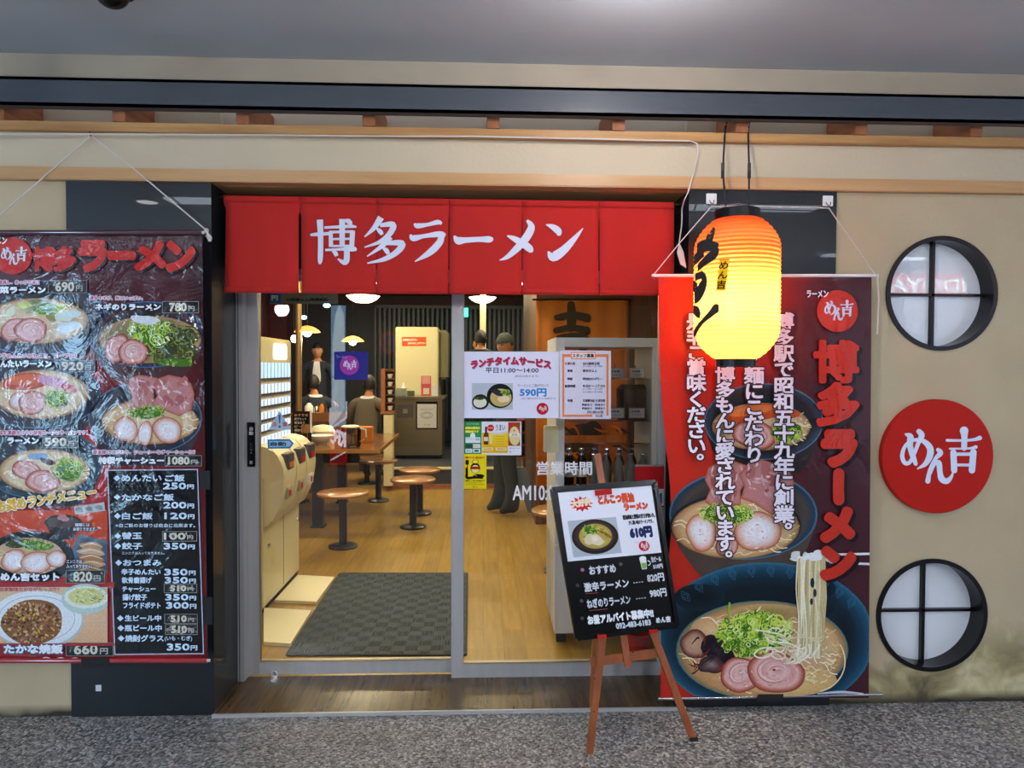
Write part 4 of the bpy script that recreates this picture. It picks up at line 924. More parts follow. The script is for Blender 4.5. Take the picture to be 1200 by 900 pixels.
negi(P, 885, 741, 42, 21, 230, 55); negi(P, 873, 757, 24, 12, 70, 56); P.stroke([(855, 706, 2.2), (854, 722, 2.6)], '#8fbf3a', smooth=False)
# lifted noodles
R = random.Random(9)
P.poly([(934, 655), (967, 652), (969, 700), (966, 740), (960, 765), (938, 765), (935, 700)], '#cdbf94')
for j in range(34):
    x = R.uniform(935, 966); d = R.uniform(-2.5, 2.5)
    P.stroke([(x, 652, 1.6), (x+d, 690, R.uniform(1.2, 2)), (x-d*.6, 730, 1.6), (x+R.uniform(-5, 3), 772, 1.2)], R.choice(['#e9dfbc', '#f4eed6', '#c9b984', '#dccf9e', '#b8a770']))
for x, y, w, h in ((952, 683, 2.4, 6), (955, 695, 2, 5), (951, 705, 1.8, 4)): P.ell(x, y, w, h, '#17303a', 10)
for j in range(20):
    x = 930+R.uniform(0, 42); P.blob(x, 651+R.uniform(-4, 4), 4.5, 3.4, R.choice(['#eef2f4', '#e2e4da', '#d9dcd6']), 10, .2, 0, j)
for j in range(12):
    x = R.uniform(905, 955); y = R.uniform(745, 772); P.stroke([(x-R.uniform(10, 28), y-R.uniform(-3, 12), 1.5), (x-6, y+R.uniform(-4, 2), 1.8), (x+6, y+R.uniform(-4, 5), 1.6), (x+12, y+R.uniform(-8, 8), 1.2)], R.choice(['#f2ecd8', '#e2d6ac', '#faf6e6']))
P.ring(895, 765, 12, 6.5, 1.8, '#f2ecd8', 0, 6.2832, 18, -.2); P.ring(912, 768, 9, 5, 1.7, '#efe6c8', 0, 6.2832, 16, .2); P.ring(908, 740, 8, 5, 1.7, '#f2ecd8', 2.6, 6.4, 12)
for j in range(14):
    x = R.uniform(925, 965); P.stroke([(x, 755, 1.4), (x-R.uniform(0, 10), 768, 1.6), (x-R.uniform(-4, 24), 778, 1.2)], R.choice(['#f4efdc', '#e6dab4']))
P.stroke([(972, 650, 2.6), (1019, 649, 2.8)], '#f0f3f4', smooth=False); P.stroke([(972, 659, 2.4), (1019, 661, 2.8)], '#e4e8ea', smooth=False)
P.build('bowl_photos', M['p_vinyl'], bt, 'stuff')
P = Print(facing(BY)); P.z = .0125
P.ell(981.5, 364.5, 24, 24.5, '#c2301f', 48); P.logo(982, 364, .0595, '#cdd4e8', 1.05); P.text('ラーメン', 945.5, 340.5, 970.5, 348.5, '#eceaf4', .3)
shb = ('#120c10', 4., 3.)
RB = '#c2301f'
P.char('博', 980, 425, 44, 44, RB, 2.4, shadow=shb); P.char('多', 981.5, 475, 43, 44, RB, 3.2, shadow=shb)
P.text('ラ', 966, 507, 1001, 544, RB, 4.4, shadow=shb); P.text('ー', 979.5, 556, 985.5, 587, RB, 4., shadow=shb) if False else P.stroke([(983.5+3, 556+3, 13), (983+3, 572+3, 13), (983.5+3, 586+3, 13)], '#120c10', cap=True)
P.stroke([(983, 555, 13), (982.5, 572, 13), (983, 586, 13)], RB, cap=True)
P.text('メ', 965, 598, 998, 632, RB, 4.6, shadow=shb); P.text('ン', 965, 644, 999, 676, RB, 4.6, shadow=shb)
Wb = '#f0eaf6'; ob = ('#3a2026', 1.5)
P.column('博多駅で昭和五十九年に創業。', 918.5, 367.5, 18.85, 20.5, Wb, .72, ob, dx=.05)
P.column('スープ・麺にこだわり', 883.8, 356.5, 18.6, 20, Wb, .72, ob)
P.column('博多もんに愛されています。', 849.5, 430.5, 17.95, 20, Wb, .72, ob)
P.column('是非ご賞味ください。', 816, 368, 18.2, 20, Wb, .72, ob)
P.stroke([(958, 813, 1), (985, 811, 3), (1012, 813, 1.6)], '#c9ccd2')
P.build('lettering', M['p_vinyl'], bt, 'stuff')
bm = bmesh.new(); ys = [322+k*16 for k in range(32)]; A = [[bm.verts.new(at(f(y), y, BY+d)) for y in ys] for f, d in ((bl, 0), (br, 0), (br, .003), (bl, .003))]
for i in range(len(ys)-1):
    for r0, r1 in ((0, 1), (1, 2), (2, 3), (3, 0)): bm.faces.new((A[r0][i], A[r1][i], A[r1][i+1], A[r0][i+1]))
bm.faces.new([A[k][0] for k in range(4)]); bm.faces.new([A[k][-1] for k in range(4)])
link_mesh('vinyl_sheet', bm, mat('banner_back', '#b9b4ae', .6), bt)
link_mesh('rod', T([at(764, 323, BY), at(1029, 323, BY)], .007, 10), M['white'], bt, smooth=True)
link_mesh('rod', T([at(771, 819, BY), at(1034, 813.5, BY)], .006, 10), M['chrome'], bt, smooth=True)
link_mesh('tape', PB(888, 814, 918, 822, BY-.012, .002), M['rubber'], bt)
# cord from rod end over both hooks to the other rod end
HKY = -.03
h1 = at(834, 243, HKY); h2 = at(970, 244.5, HKY)
link_mesh('hanging_cord', T([at(766, 322, BY), at(797, 284, BY), h1+Vector((-.006, -.008, 0)), at(870, 241.5, HKY-.01), h2+Vector((0, -.01, 0)), at(1025, 321, BY)], .0024, 6), M['string'], bt, smooth=True)
link_mesh('cord_tail', T([at(1028, 321, BY-.01), at(1030, 350, BY-.01), at(1028, 392, BY-.01)], .0028, 6), M['string'], bt, smooth=True)
for x, y, w in ((834, 233, 'left'), (970.5, 235.5, 'right')):
    t = thing('adhesive_hook', 'white square stick-on hook on the black pier, %s one of the two above the banner' % w, 'hook', at(x, y, -.012))
    bm = bmesh.new(); pbox(bm, x-6, y-6.5, x+6, y+6, -.019, .006, .002); link_mesh('base_plate', bm, M['white'], t)
    c = at(x, y+3, -.022); link_mesh('hook_loop', T([c+Vector((-.01, 0, .006)), c+Vector((-.006, -.006, -.006)), c+Vector((0, -.012, -.012)), c+Vector((.006, -.006, -.006)), c+Vector((.01, 0, .006))], .0022, 6), M['chrome'], t, smooth=True)

# ---------------------------------------------------------------- round red sign
sg = thing('round_sign', 'round red sign board with raised white brush characters between the two round windows', 'sign', at(1099.5, 535, -.02))
c = at(1099.5, 535, -.028); R_ = 67/FPX*(c-CAM_POS).dot(CAM_ROT @ Vector((0, 0, -1)))
bm = lathe([(0, .0), (R_-.003, 0), (R_, .003), (R_, .028), (0, .028)], seg=72); bmesh.ops.rotate(bm, verts=bm.verts, matrix=Matrix.Rotation(-math.pi/2, 3, 'X')); bmesh.ops.translate(bm, verts=bm.verts, vec=c)
link_mesh('disc', bm, M['signred'], sg, smooth=True)
P = Print(facing(c.y)); P.z = .001; P.logo(1099.5+.3, 535.2, .1667, '#dde8fa')
o = P.build('brush_characters', M['p_matte'], sg, 'stuff')

# small copy of the sign edge-on in the door recess
c = Vector((hx1+.012, .12, at(768, 367, .12).z)); R_ = .085
bm = lathe([(0, 0), (R_, 0), (R_, .012), (0, .012)], seg=48, axis='X', c=(hx1-.012, .12, c.z))
rs = thing('recess_sign', 'small red disc sign seen edge-on inside the door recess left of the banner', 'sign', (hx1, .12, c.z))
link_mesh('disc', bm, M['signred'], rs, smooth=True)
P = Print(lambda x, y, lift: Vector((hx1-.012-lift, .12+(-(x-410))*.00021, c.z-(y-450)*.00021))); P.z = .001; P.logo(410, 450, 1., '#e6ecf8'); P.build('brush_characters', M['p_matte'], rs, 'stuff')

# ---------------------------------------------------------------- lantern
LY = -.26
lc = at(863, 337, LY); LR = 48.5/FPX*(lc-CAM_POS).dot(CAM_ROT @ Vector((0, 0, -1)))
ztop, zbot = at(863, 257, LY).z, at(863, 421, LY).z; H = ztop-zbot
ln = thing('paper_lantern', 'glowing orange paper lantern with black brush lettering hanging before the banner', 'lantern', (lc.x, LY, zbot-.02))
NR = 34
def lrad(v):                                         # v 0 top .. 1 bottom
    e = .22
    if v < e: k = v/e; return LR*(.50+.50*math.sin(k*math.pi/2)**.75)
    if v > 1-e: k = (1-v)/e; return LR*(.46+.54*math.sin(k*math.pi/2)**.75)
    return LR
prof = []
for k in range(NR):
    for t, d in ((0, -.0022), (.5, .0018)):
        v = (k+t)/NR; prof.append((lrad(v)+d, ztop-v*H))
prof.append((lrad(1), zbot))
bm = lathe(prof, (lc.x, LY, 0), 56)
m, n, l, b = new_mat('lantern_paper'); n.remove(b)
df = n.new('ShaderNodeBsdfDiffuse'); df.inputs[0].default_value = (*lin('#d8501a'), 1)
tl = n.new('ShaderNodeBsdfTranslucent'); tl.inputs[0].default_value = (1.0, .28, .055, 1)
g_ = n.new('ShaderNodeBsdfGlossy'); g_.inputs['Roughness'].default_value = .3
mx = n.new('ShaderNodeMixShader'); mx.inputs[0].default_value = .75; l.new(df.outputs[0], mx.inputs[1]); l.new(tl.outputs[0], mx.inputs[2])
m2 = n.new('ShaderNodeMixShader'); m2.inputs[0].default_value = .04; l.new(mx.outputs[0], m2.inputs[1]); l.new(g_.outputs[0], m2.inputs[2])
l.new(m2.outputs[0], n['Material Output'].inputs['Surface'])
link_mesh('paper_shade', bm, m, ln, smooth=True)
r0 = lrad(0)
link_mesh('top_ring', lathe([(r0-.012, ztop-.002), (r0+.004, ztop-.002), (r0+.004, ztop+.034), (r0-.012, ztop+.034), (r0-.012, ztop-.002)], (lc.x, LY, 0), 40), M['black'], ln, smooth=True)
r1 = lrad(1)
link_mesh('bottom_ring', lathe([(r1-.014, zbot+.002), (r1+.002, zbot+.002), (r1+.002, zbot-.03), (r1-.014, zbot-.03), (r1-.014, zbot+.002)], (lc.x, LY, 0), 40), M['black'], ln, smooth=True)
bz = ztop-H*.52
bb = bmesh.new(); bmesh.ops.create_uvsphere(bb, u_segments=16, v_segments=12, radius=.03); bmesh.ops.translate(bb, verts=bb.verts, vec=(lc.x, LY, bz))
link_mesh('bulb', bb, M['lampwhite'], ln, smooth=True)
link_mesh('bulb_holder', T([(lc.x, LY, bz+.028), (lc.x, LY, ztop+.03)], .012, 10), M['black'], ln)
link_mesh('wire_handle', T([(lc.x-r0, LY, ztop+.03), (lc.x-.04, LY, ztop+.055), (lc.x, LY, ztop+.06), (lc.x+.04, LY, ztop+.055), (lc.x+r0, LY, ztop+.03)], .002, 6), M['chrome'], ln, smooth=True)
point_light('lantern_bulb_light', (lc.x, LY, bz-.045), .02, LANTERN_W, (1.0, .86, .62))
# black brush lettering wrapped round the paper: x in degrees round the lantern, y = fraction of its height
def lwrap(x, y, lift):
    a = math.radians(x); r = lrad(min(max(y, 0), 1))+.003+lift
    return Vector((lc.x+r*math.sin(a), LY-r*math.cos(a), ztop-y*H))
P = Print(lwrap); P.dz = 2e-5
def LS(*p):
    P2 = [(x, y*100, w) for x, y, w in p]; P.place = lambda X_, Y_, lf: lwrap(X_, Y_/100, lf); P.stroke(P2, '#160806', sub=8, cap=False)
LS((-62, .13, 10), (-58, .155, 14), (-60, .18, 8)); LS((-84, .24, 12), (-66, .215, 9), (-52, .225, 7), (-44, .25, 8)); LS((-45, .235, 6), (-48, .275, 8), (-60, .31, 7), (-80, .36, 5))
LS((-88, .42, 6), (-70, .41, 5)); LS((-95, .30, 8), (-80, .28, 8), (-66, .26, 6))
LS((-72, .40, 5), (-64, .46, 9), (-74, .53, 12), (-90, .57, 8)); LS((-100, .47, 9), (-80, .50, 7))
LS((-42, .655, 5), (-47, .66, 7), (-56, .70, 5), (-66, .735, 4), (-84, .80, 5), (-100, .84, 3)); LS((-95, .64, 6), (-78, .67, 8), (-72, .70, 4))
P.build('brush_lettering', M['blackmatt'], ln, 'stuff')
P = Print(lwrap); P.z = .0006; P.dz = 3e-5
def LQ(x, y): return (-37.5+(x-15)*.42-(y-50)*.05, .325+y*.0021)
for a_, b_, c_ in ((0, 100, '#3a1406'), (1.5, 98.5, '#e8b400')): P.poly([LQ(a_*.3, a_), LQ(30-a_*.3, a_), LQ(30-a_*.3, b_), LQ(a_*.3, b_)], c_)
P.place = lambda X_, Y_, lf: lwrap(*LQ(X_, Y_), lf)
P.column('めん吉', 15, 4, 31, 27, '#2a0c04', .8)
P.build('name_plate', M['p_matte'], ln, 'stuff')
# cords up to a rafter
for px, kx in ((850, -1), (876.5, 1)):
    a = at(px, 148, -.02); k = at(px-3 if kx < 0 else px+1.5, 200, LY*.6); e = Vector((lc.x+kx*.045, LY, ztop+.05))
    link_mesh('hanging_cord', T([a, k, e], .004, 7), M['cord'], ln, smooth=True)
    link_mesh('cord_clip', T([k+Vector((0, 0, .03)), k-Vector((0, 0, .03))], .007, 8), M['cord'], ln, smooth=True)
    link_mesh('hook', T([a+Vector((0, .02, .02)), a+Vector((0, -.02, .01)), a+Vector((0, -.01, -.012)), a], .003, 6), M['iron'], ln, smooth=True)

# ---------------------------------------------------------------- white flex along the rail
pts = [at(-60, 158, -.05)]+[at(x, y, -.05) for x, y in ((100, 157), (280, 158), (420, 159.5), (560, 160), (700, 163), (760, 164.5), (808, 165), (817, 168), (818, 178), (812, 205), (806, 226), (802, 234))]+[at(799, 245, .03), at(799, 262, .03), at(796, 284, -.03)]
tag(link_mesh('power_flex', T(pts, .0032, 6), M['string'], smooth=True), 'thin white flex running along the timber rail and down beside the lantern', 'cable')
bm = bmesh.new()
for j in range(5): tube(bm, [at(796, 286, -.03), at(794+j*1.6, 296, -.035-.004*j), at(798+j*1.4, 310+j, -.04)], .003, 5)
tag(link_mesh('flex_bundle', bm, M['string'], smooth=True), 'gathered loops of white flex tied left of the lantern', 'cable', kind='stuff')

# ---------------------------------------------------------------- dome camera on the arcade ceiling, downlight seen mirrored in the left pier
dc = CAM_POS+ray(131, -3)*((zc-CAM_POS.z-.03)/ray(131, -3).z)
dm = thing('dome_camera', 'black dome camera on the arcade ceiling at the top left', 'camera', (dc.x, dc.y, zc))
link_mesh('base_ring', lathe([(0, zc), (.07, zc), (.07, zc-.012), (.055, zc-.016), (0, zc-.016)], (dc.x, dc.y, 0), 32), M['black'], dm, smooth=True)
link_mesh('dome', lathe([(.055*math.cos(k*math.pi/16), zc-.014-.05*math.sin(k*math.pi/16)) for k in range(9)], (dc.x, dc.y, 0), 32), M['black'], dm, smooth=True)
def mirrored(px, py, Yplane, dist):
    """real place of something whose reflection in the plane y=Yplane is seen at this pixel, dist metres behind the glass"""
    p = at(px, py, Yplane+dist); return Vector((p.x, Yplane-dist, p.z))
q = mirrored(172.5, 238, -.012, 1.1)
dl = thing('downlight', 'round recessed downlight in the arcade ceiling', 'lamp', q)
q.z = min(q.z, zc-.02)
link_mesh('trim_ring', lathe([(.05, q.z+.012), (.075, q.z), (.08, q.z+.012), (.08, zc)], (q.x, q.y, 0), 32), M['white'], dl, smooth=True)
link_mesh('lens', lathe([(0, q.z+.004), (.052, q.z+.004)], (q.x, q.y, 0), 32), M['lampwhite'], dl)

# ---------------------------------------------------------------- easel with the tilted board
es = thing('display_easel', 'brown wooden folding easel standing in front of the door', 'easel', on_floor(745, 880))
# the plane of the board leans back
BP = at(722, 655, -.205); 
TN = Vector((.05, -1, .22)).normalized()
def bp(px, py, lift=0): return on_plane(px, py, BP+TN*lift, TN)
fl = on_floor(690, 890); frr = on_floor(812, 868); rl_top = bp(706, 560, -.03)
lt = bp(703, 742, -.02); rt = bp(765, 735, -.02)
apex = bp(703, 540, -.05)
def leg(a, b, w=.026, h=.018, nm='leg'): return link_mesh(nm, BAR(a, b, w, h, TN), M['easel'], es)
dirl = (lt-fl); dirr = (rt-frr)
leg(bp(690, 888, -.012), bp(722, 612, -.012)); leg(bp(812, 866, -.012), bp(722, 626, -.012))
cl = fl+dirl*.62; cr_ = frr+dirr*.72
link_mesh('crossbar', BAR(bp(692, 776, -.02), bp(776, 764, -.02), .034, .012, TN), M['easel'], es)
link_mesh('centre_post', BAR(bp(736, 782, -.005), bp(700, 532, -.035), .026, .014, TN), M['easel'], es)
rear_top = bp(706, 575, -.06); rear_ft = on_floor(722, 812) + Vector((-.06, .0, 0)); 
back = Vector((BP.x-.04, .0, 0)); back.y = -.0; back = at(694, 812, -.02); back.z = .012
link_mesh('rear_leg', BAR(back, rear_top, .024, .018, (0, -1, 0)), M['easel'], es)
cl_ = bp(708, 578, .012)
link_mesh('top_clamp', BAR(bp(697, 578, .012), bp(716, 576, .012), .022, .03, TN), M['signred'], es)
for px, py in ((704, 746), (764, 740)): link_mesh('peg', BAR(bp(px-5, py-1, .01), bp(px+5, py-1.5, .01), .012, .05, TN), M['signred'], es)
for px, py in ((697, 795), (696, 834), (776, 800), (790, 838), (742, 764)):
    bm = bmesh.new(); bmesh.ops.create_uvsphere(bm, u_segments=10, v_segments=6, radius=.004); bmesh.ops.translate(bm, verts=bm.verts, vec=bp(px, py, -.005)); link_mesh('screw', bm, M['iron'], es, smooth=True)
for p in (bp(690, 890, -.012), bp(812.5, 868, -.012)): link_mesh('foot_cap', BAR(p, p+Vector((0, .002, .014)), .03, .022, TN), M['rubber'], es)
bd = thing('menu_board', 'black framed writing board with a white ramen sheet, tilted on the easel', 'board', bp(735, 742))
BQ = [(647, 573), (767, 564.5), (793, 733), (676, 748)]
def slab(q, l0, l1):
    bm = bmesh.new(); a = [bm.verts.new(bp(x, y, l0)) for x, y in q]; b = [bm.verts.new(bp(x, y, l1)) for x, y in q]
    bm.faces.new(a); bm.faces.new(b)
    for i in range(4): bm.faces.new((a[i], a[(i+1) % 4], b[(i+1) % 4], b[i]))
    return bm
link_mesh('panel', slab([(650, 575), (765, 567), (790, 731), (678, 745)], .006, .014), M['black'], bd)
fw = 4.2
for (a, b) in zip(BQ, BQ[1:]+BQ[:1]):
    A_ = bp(*a, .012); B_ = bp(*b, .012); link_mesh('frame_rail', BAR(A_, B_, .017, .024, TN), M['black'], bd)
P = Print(lambda x, y, lf: bp(x, y, .0155+lf)); P.z = .0004
def bq(u, v):                                       # u across, v down on the board
    x0, y0 = 650+28*v, 576+168*v; x1, y1 = 764+26*v, 567.5+163*v; return (x0+(x1-x0)*u, y0+(y1-y0)*u)
pl = P.place
P.place = lambda u, v, lf: bp(*bq(u/100, v/100), .0155+lf)
P.poly([(3, 1), (99, 1), (98.5, 49), (1.5, 49)], '#eceef8')
P.up(.0002)
st = [(25+ (12.5 if k % 2 == 0 else 8)*math.cos(k*math.pi/12), 10+(5.6 if k % 2 == 0 else 3.6)*math.sin(k*math.pi/12)) for k in range(24)]
P.poly(st, '#d01a1c'); P.text('大好評', 15, 7.4, 35, 12.2, '#f6e4c8', .5, skew=-.06)
P.text('とんこつ醤油', 43, 5.2, 79, 11.2, '#dc4c1c', .7); P.text('ラーメン', 68, 12.6, 92, 17, '#dc4c1c', .7)
P.text('醤油風味と野菜の甘さが効いた、', 65, 20.3, 98, 23.4, '#26262c', .25); P.text('少し濃い味のラーメンです。', 70, 24.6, 95, 27.4, '#26262c', .2)
P.text('610円', 70, 30, 92, 36.8, '#1c2c5c', .8); P.ell(82, 43.2, 5.6, 3.7, '#c4202a', 24); P.logo(82.3, 43.3, .0135, '#f4ecee'); P.text('ラーメン', 73, 39.6, 77.5, 40.6, '#55555c')
P.poly([(8, 21), (58, 21), (58, 46.5), (8, 46.5)], '#b4bdc8'); P.ell(33.5, 33.5, 24, 12.2, '#2c2023', 32); P.ell(33.5, 33.2, 21, 10.4, '#3d2d2c', 32); P.ell(34, 33.2, 17, 8.8, '#a99a45', 32); P.ell(34, 33.4, 15.5, 7.8, '#b8a44e', 32)
noodles(P, 34, 33, 14, 7, 26, 61, ('#cdbb62', '#9a8732', '#dccb80'), .7); negi(P, 29, 28.5, 8, 3.8, 40, 62)
for j in range(7): P.stroke([(37+j*1.4, 29+j*.7, 1.2), (46+j*.8, 32+j*.6, 1.4)], ['#8a6a26', '#a8843a', '#705418'][j % 3], smooth=False)
P.blob(27, 35, 4.6, 4, '#dccfae', 14, .1, -.4, 3); P.blob(34.5, 36, 6, 4.2, '#e3d6ba', 14, .08, .2, 4); P.blob(33, 35, 3, 2, '#efe6d2', 10, .1, 0, 4)
CH = '#d6dbe4'
P.text('おすすめ', 22, 54, 49, 59.5, CH, .3); P.ell(15, 55.7, 2, 1.3, '#b06a90', 12); P.ell(55, 54.3, 2, 1.3, '#5a4a58', 12); P.ell(7.5, 66, 2.2, 1.4, '#4a4048', 12); P.ell(9, 77, 2, 1.3, '#46404a', 12); P.ell(6.5, 89, 2, 1.3, '#46404a', 12)
P.text('生ビール', 87, 51.5, 97, 55, CH, .2); P.text('510円', 88, 57, 97.5, 60, CH, .2)
P.poly([(75, 52), (82, 52), (81, 59.5), (76, 59.5)], '#e4e8e4'); P.poly([(76, 55), (81.2, 55), (80.6, 59), (76.6, 59)], '#7cb356'); P.ring(83, 55.5, 3, 2, .8, '#dfe4e4', -1.5, 1.6, 8); P.ell(78.5, 51.7, 3.6, 1.5, '#eef0ec', 10)
P.text('激辛ラーメン', 14, 65, 60, 71, CH, .3); P.text('820円', 80, 63.5, 97, 69, CH, .25)
for j in range(4): P.rect(65+j*2.8, 68, 66.6+j*2.8, 68.6, CH); P.rect(65+j*2.8, 79.4, 66.6+j*2.8, 80, CH)
P.text('ねぎのりラーメン', 14, 76.5, 59, 82.5, CH, .25); P.text('980円', 80, 74.5, 97, 80, CH, .25)
P.stroke([(14, 72.3, .4), (27, 72.6, .5)], '#8f4a40', smooth=False); P.stroke([(15, 84.2, .4), (34, 84.4, .5)], '#8f4a40', smooth=False)
P.text('お昼アルバイト募集中!!', 12, 88, 80, 93.8, '#eef2f8', .45); P.text('092-483-6183', 40, 95.3, 76, 99, CH, .3); P.text('めん吉', 82, 94.5, 97, 98.5, CH, .3)
P.build('written_sheet', M['p_board'], bd, 'stuff')

# ---------------------------------------------------------------- stickers and posters on the glass
gl1, gl2 = yd-.0045, ye-.0045
def sheet(name, label, rect, Y, m='p_matte', cat='poster', paint=None, quad=None, group=None):
    x0, y0, x1, y1 = rect; t = thing(name, label, cat, at((x0+x1)/2, y1, Y), group)
    q = quad or [(x0, y0), (x1, y0), (x1, y1), (x0, y1)]
    bm = bmesh.new(); a = [bm.verts.new(at(x, y, Y)) for x, y in q]; b = [bm.verts.new(at(x, y, Y+.001)) for x, y in q]; bm.faces.new(a); bm.faces.new(b)
    for i in range(len(q)): bm.faces.new((a[i], a[(i+1) % len(q)], b[(i+1) % len(q)], b[i]))
    link_mesh('sheet', bm, M['white'], t)
    P = Print(facing(Y)); P.z = .0004; paint(P); P.build('print', M[m], t, 'stuff'); return t
def lunch(P):
    P.poly([(543.5, 412), (655, 412), (654, 490), (543.5, 490)], '#e6e8fa')
    P.text('ランチタイムサービス', 552, 418, 645, 427, '#c01840', .7, arc=5, shadow=('#8890b0', .8, .8)); P.text('平日11:00～14:00', 569, 431, 631, 437, '#3a4468', .2); P.text('(祝日は除きます)', 603, 439.5, 631, 442.5, '#3a4060')
    P.rect(553, 449, 601, 480, '#b9c4cc'); P.ell(563, 471, 10, 9, '#1e2022', 24); P.ell(562.5, 471.5, 7.8, 6.2, '#dfe0c8', 24); negi(P, 562, 466.5, 7, 2.4, 18, 71, True)
    P.ell(586, 464, 15.5, 14.4, '#17181c', 30, clip=(553, 449, 601, 480)); P.ell(587, 466, 12.5, 10.5, '#c8b06a', 30, clip=(553, 449, 601, 480)); P.blob(583, 460, 7, 3.5, '#2a2a38', 12, .1, .3, 2); negi(P, 593, 460, 6, 3.4, 30, 72); P.blob(588, 468, 4.6, 4, '#e6d2ae', 12, .1, 0, 3); P.blob(592.5, 467.5, 4.4, 4, '#ead8b8', 12, .1, 0, 4)
    P.text('ラーメンにご飯が付いて', 606.5, 450, 643, 453.5, '#3a4060'); P.text('590円', 609.5, 455.5, 640, 464.5, '#3f8fd6', .5); P.text('(白ご飯のおかわり出来ます)', 611, 465.8, 651.5, 468.4, '#3a4060')
    P.ell(635.7, 479, 7, 7, '#c0182c', 24); P.logo(636, 479, .0165, '#f4e8ee'); P.text('ラーメン', 626, 473.2, 630, 474.2, '#777')  if False else None
sheet('lunch_poster', 'white lunch service poster with a bowl photo taped to the right glass', (543.5, 412, 655, 490), gl2, paint=lunch)
def staff(P):
    P.poly([(656, 410.5), (714, 411), (716, 490.5), (657, 491)], '#e4e0f2'); o = '#ee8a4c'
    P.rect(659, 415, 713, 418.5, o); P.rect(659, 415, 661.3, 488, o); P.rect(710.5, 415, 713.2, 487, o); P.rect(659, 486, 694, 488.6, o)
    P.rect(669, 412.5, 698, 421, '#ee8a4c'); P.rect(670, 413.5, 697, 420, '#f4e6e4'); P.text('スタッフ募集', 671, 414.6, 696, 419, '#4a3c44', .2)
    for y, a, b in ((426, '仕事内容', '店内業務全般'), (434.5, '資格', '高校生以上'), (444, '時給', '時給850円～'), (452.5, '勤務時間', '9:00～17:00'), (469.5, '待遇', '交通費支給 社保完備')):
        P.text(a, 662+(3 if len(a) == 2 else 0), y-1.6, 674 if len(a) == 4 else 671, y+1.6, '#3c3a50', .12); P.text(b, 683, y-1.6, 683+len(b)*3.3 if len(b) < 9 else 709, y+1.6, '#3c3a50', .1)
    for y in (429.5, 456, 459.5): P.text('(11:00～21:00)', 683, y-1.2, 706, y+1.2, '#4a4860')
    for y in (474.3, 478.6): P.text('昇給あり　研修あり', 682, y-1.3, 709, y+1.3, '#3c3a50', .1)
    P.text('092-483-6183', 688, 481.5, 707, 484, '#3c3a50', .1); P.rect(687, 484.6, 707, 485.2, '#ee8a4c'); P.text('めん吉', 698, 486, 706, 488.6, '#3c3a50', .1)
sheet('staff_poster', 'handwritten staff wanted notice with an orange border on the right glass', (656, 411, 716, 491), gl2, paint=staff)
def green(P):
    P.rect(544, 494, 564.5, 532, '#2f8f4c'); P.text('お米の産地は', 545.5, 500, 562.5, 503, '#f2e640', .25); P.text('国産米です', 545.5, 504.5, 561, 507, '#f2e640', .25); P.text('わたしたちのお店', 547, 496, 561, 497.6, '#dff0e0')
    P.ell(554, 511, 3, 4, '#e8f0ee', 16); P.rect(545.5, 512.5, 563, 519, '#dfe8ee'); P.text('おいしい', 546.5, 513.4, 556, 515, '#2a4468'); P.text('御飯', 557.5, 513.4, 562, 516.4, '#2a4468')
    P.rect(545.5, 520.5, 553.5, 525, '#2c4c44'); P.rect(554.5, 520.5, 562.8, 525, '#e6e6ea'); P.text('安心', 555.5, 521.5, 561.5, 524, '#c2384c'); P.rect(545.5, 526, 553.5, 530.6, '#dce4ea'); P.rect(554.5, 526, 562.8, 530.6, '#dce4ea'); P.rect(556, 527, 561, 529.6, '#3c6c60'); P.text('表示', 546.5, 527, 552, 529.6, '#39506e')
sheet('rice_sticker', 'small green rice origin sticker at the left edge of the right glass', (544, 494, 564.5, 532), gl2, paint=green, cat='sticker')
def beer(P):
    P.poly([(564.5, 494), (611, 495), (611, 533.5), (564.5, 532)], '#e8eaf2'); P.rect(565, 507, 595, 531, '#e6b818'); P.grid(576, 508, 595.5, 522, 4, 4, lambda x, y: (238, 214-(y-508)*1.5, 40)); P.z += 1e-4
    P.stroke([(576, 508.5, 1.5), (586, 508, 2.6), (595, 506, 1.6)], '#e8d9c0'); P.poly([(568, 507), (572, 507), (572.5, 511), (572, 521), (567, 521), (566.5, 511)], '#6a2414'); P.rect(568.3, 500, 570.8, 507.5, '#5a1c14'); P.rect(567, 512, 572, 517, '#e6dcb8')
    P.poly([(573, 507), (577.5, 507), (577, 520.5), (573.6, 520.5)], '#ecd98a'); P.ell(575, 501.5, 4, 4, '#d0261e', 20); P.text('新発売', 572, 500.7, 578, 502.3, '#fff0e0'); P.text('うまい', 581, 497.5, 592, 504.5, '#60584e', .1)
    for y in (511, 514, 517, 520): P.rect(581, y, 591, y+.5, '#b89a20')
    P.rect(565.5, 524.5, 577.5, 528, '#f4d9a0'); P.rect(581, 524.5, 593.5, 528, '#f4d9a0'); P.text('飲み放題', 567, 525.2, 576, 527.2, '#a86a20'); P.text('実施中', 583, 525.2, 592, 527.2, '#a86a20')
    P.rect(595.5, 494.8, 609.5, 522.5, '#a8481c'); P.poly([(596, 494.8), (604, 494.8), (596, 502)], '#cc2030'); P.blob(603, 511, 6.4, 11, '#e8d69a', 20, .03, 0, 2); P.rect(596.5, 507.5, 609, 511.5, '#eee6d4'); P.ell(602.5, 504.5, .9, .9, '#a83020', 8); P.text('麦酒', 600, 508.3, 606, 510.6, '#7a3a20'); P.text('お店で冷えてます', 597, 524.6, 609, 526.2, '#46506a'); P.rect(597.5, 529, 598.7, 530.2, '#30343c')
sheet('beer_poster', 'small yellow beer poster under the lunch poster', (564.5, 494, 611, 533.5), gl2, paint=beer)
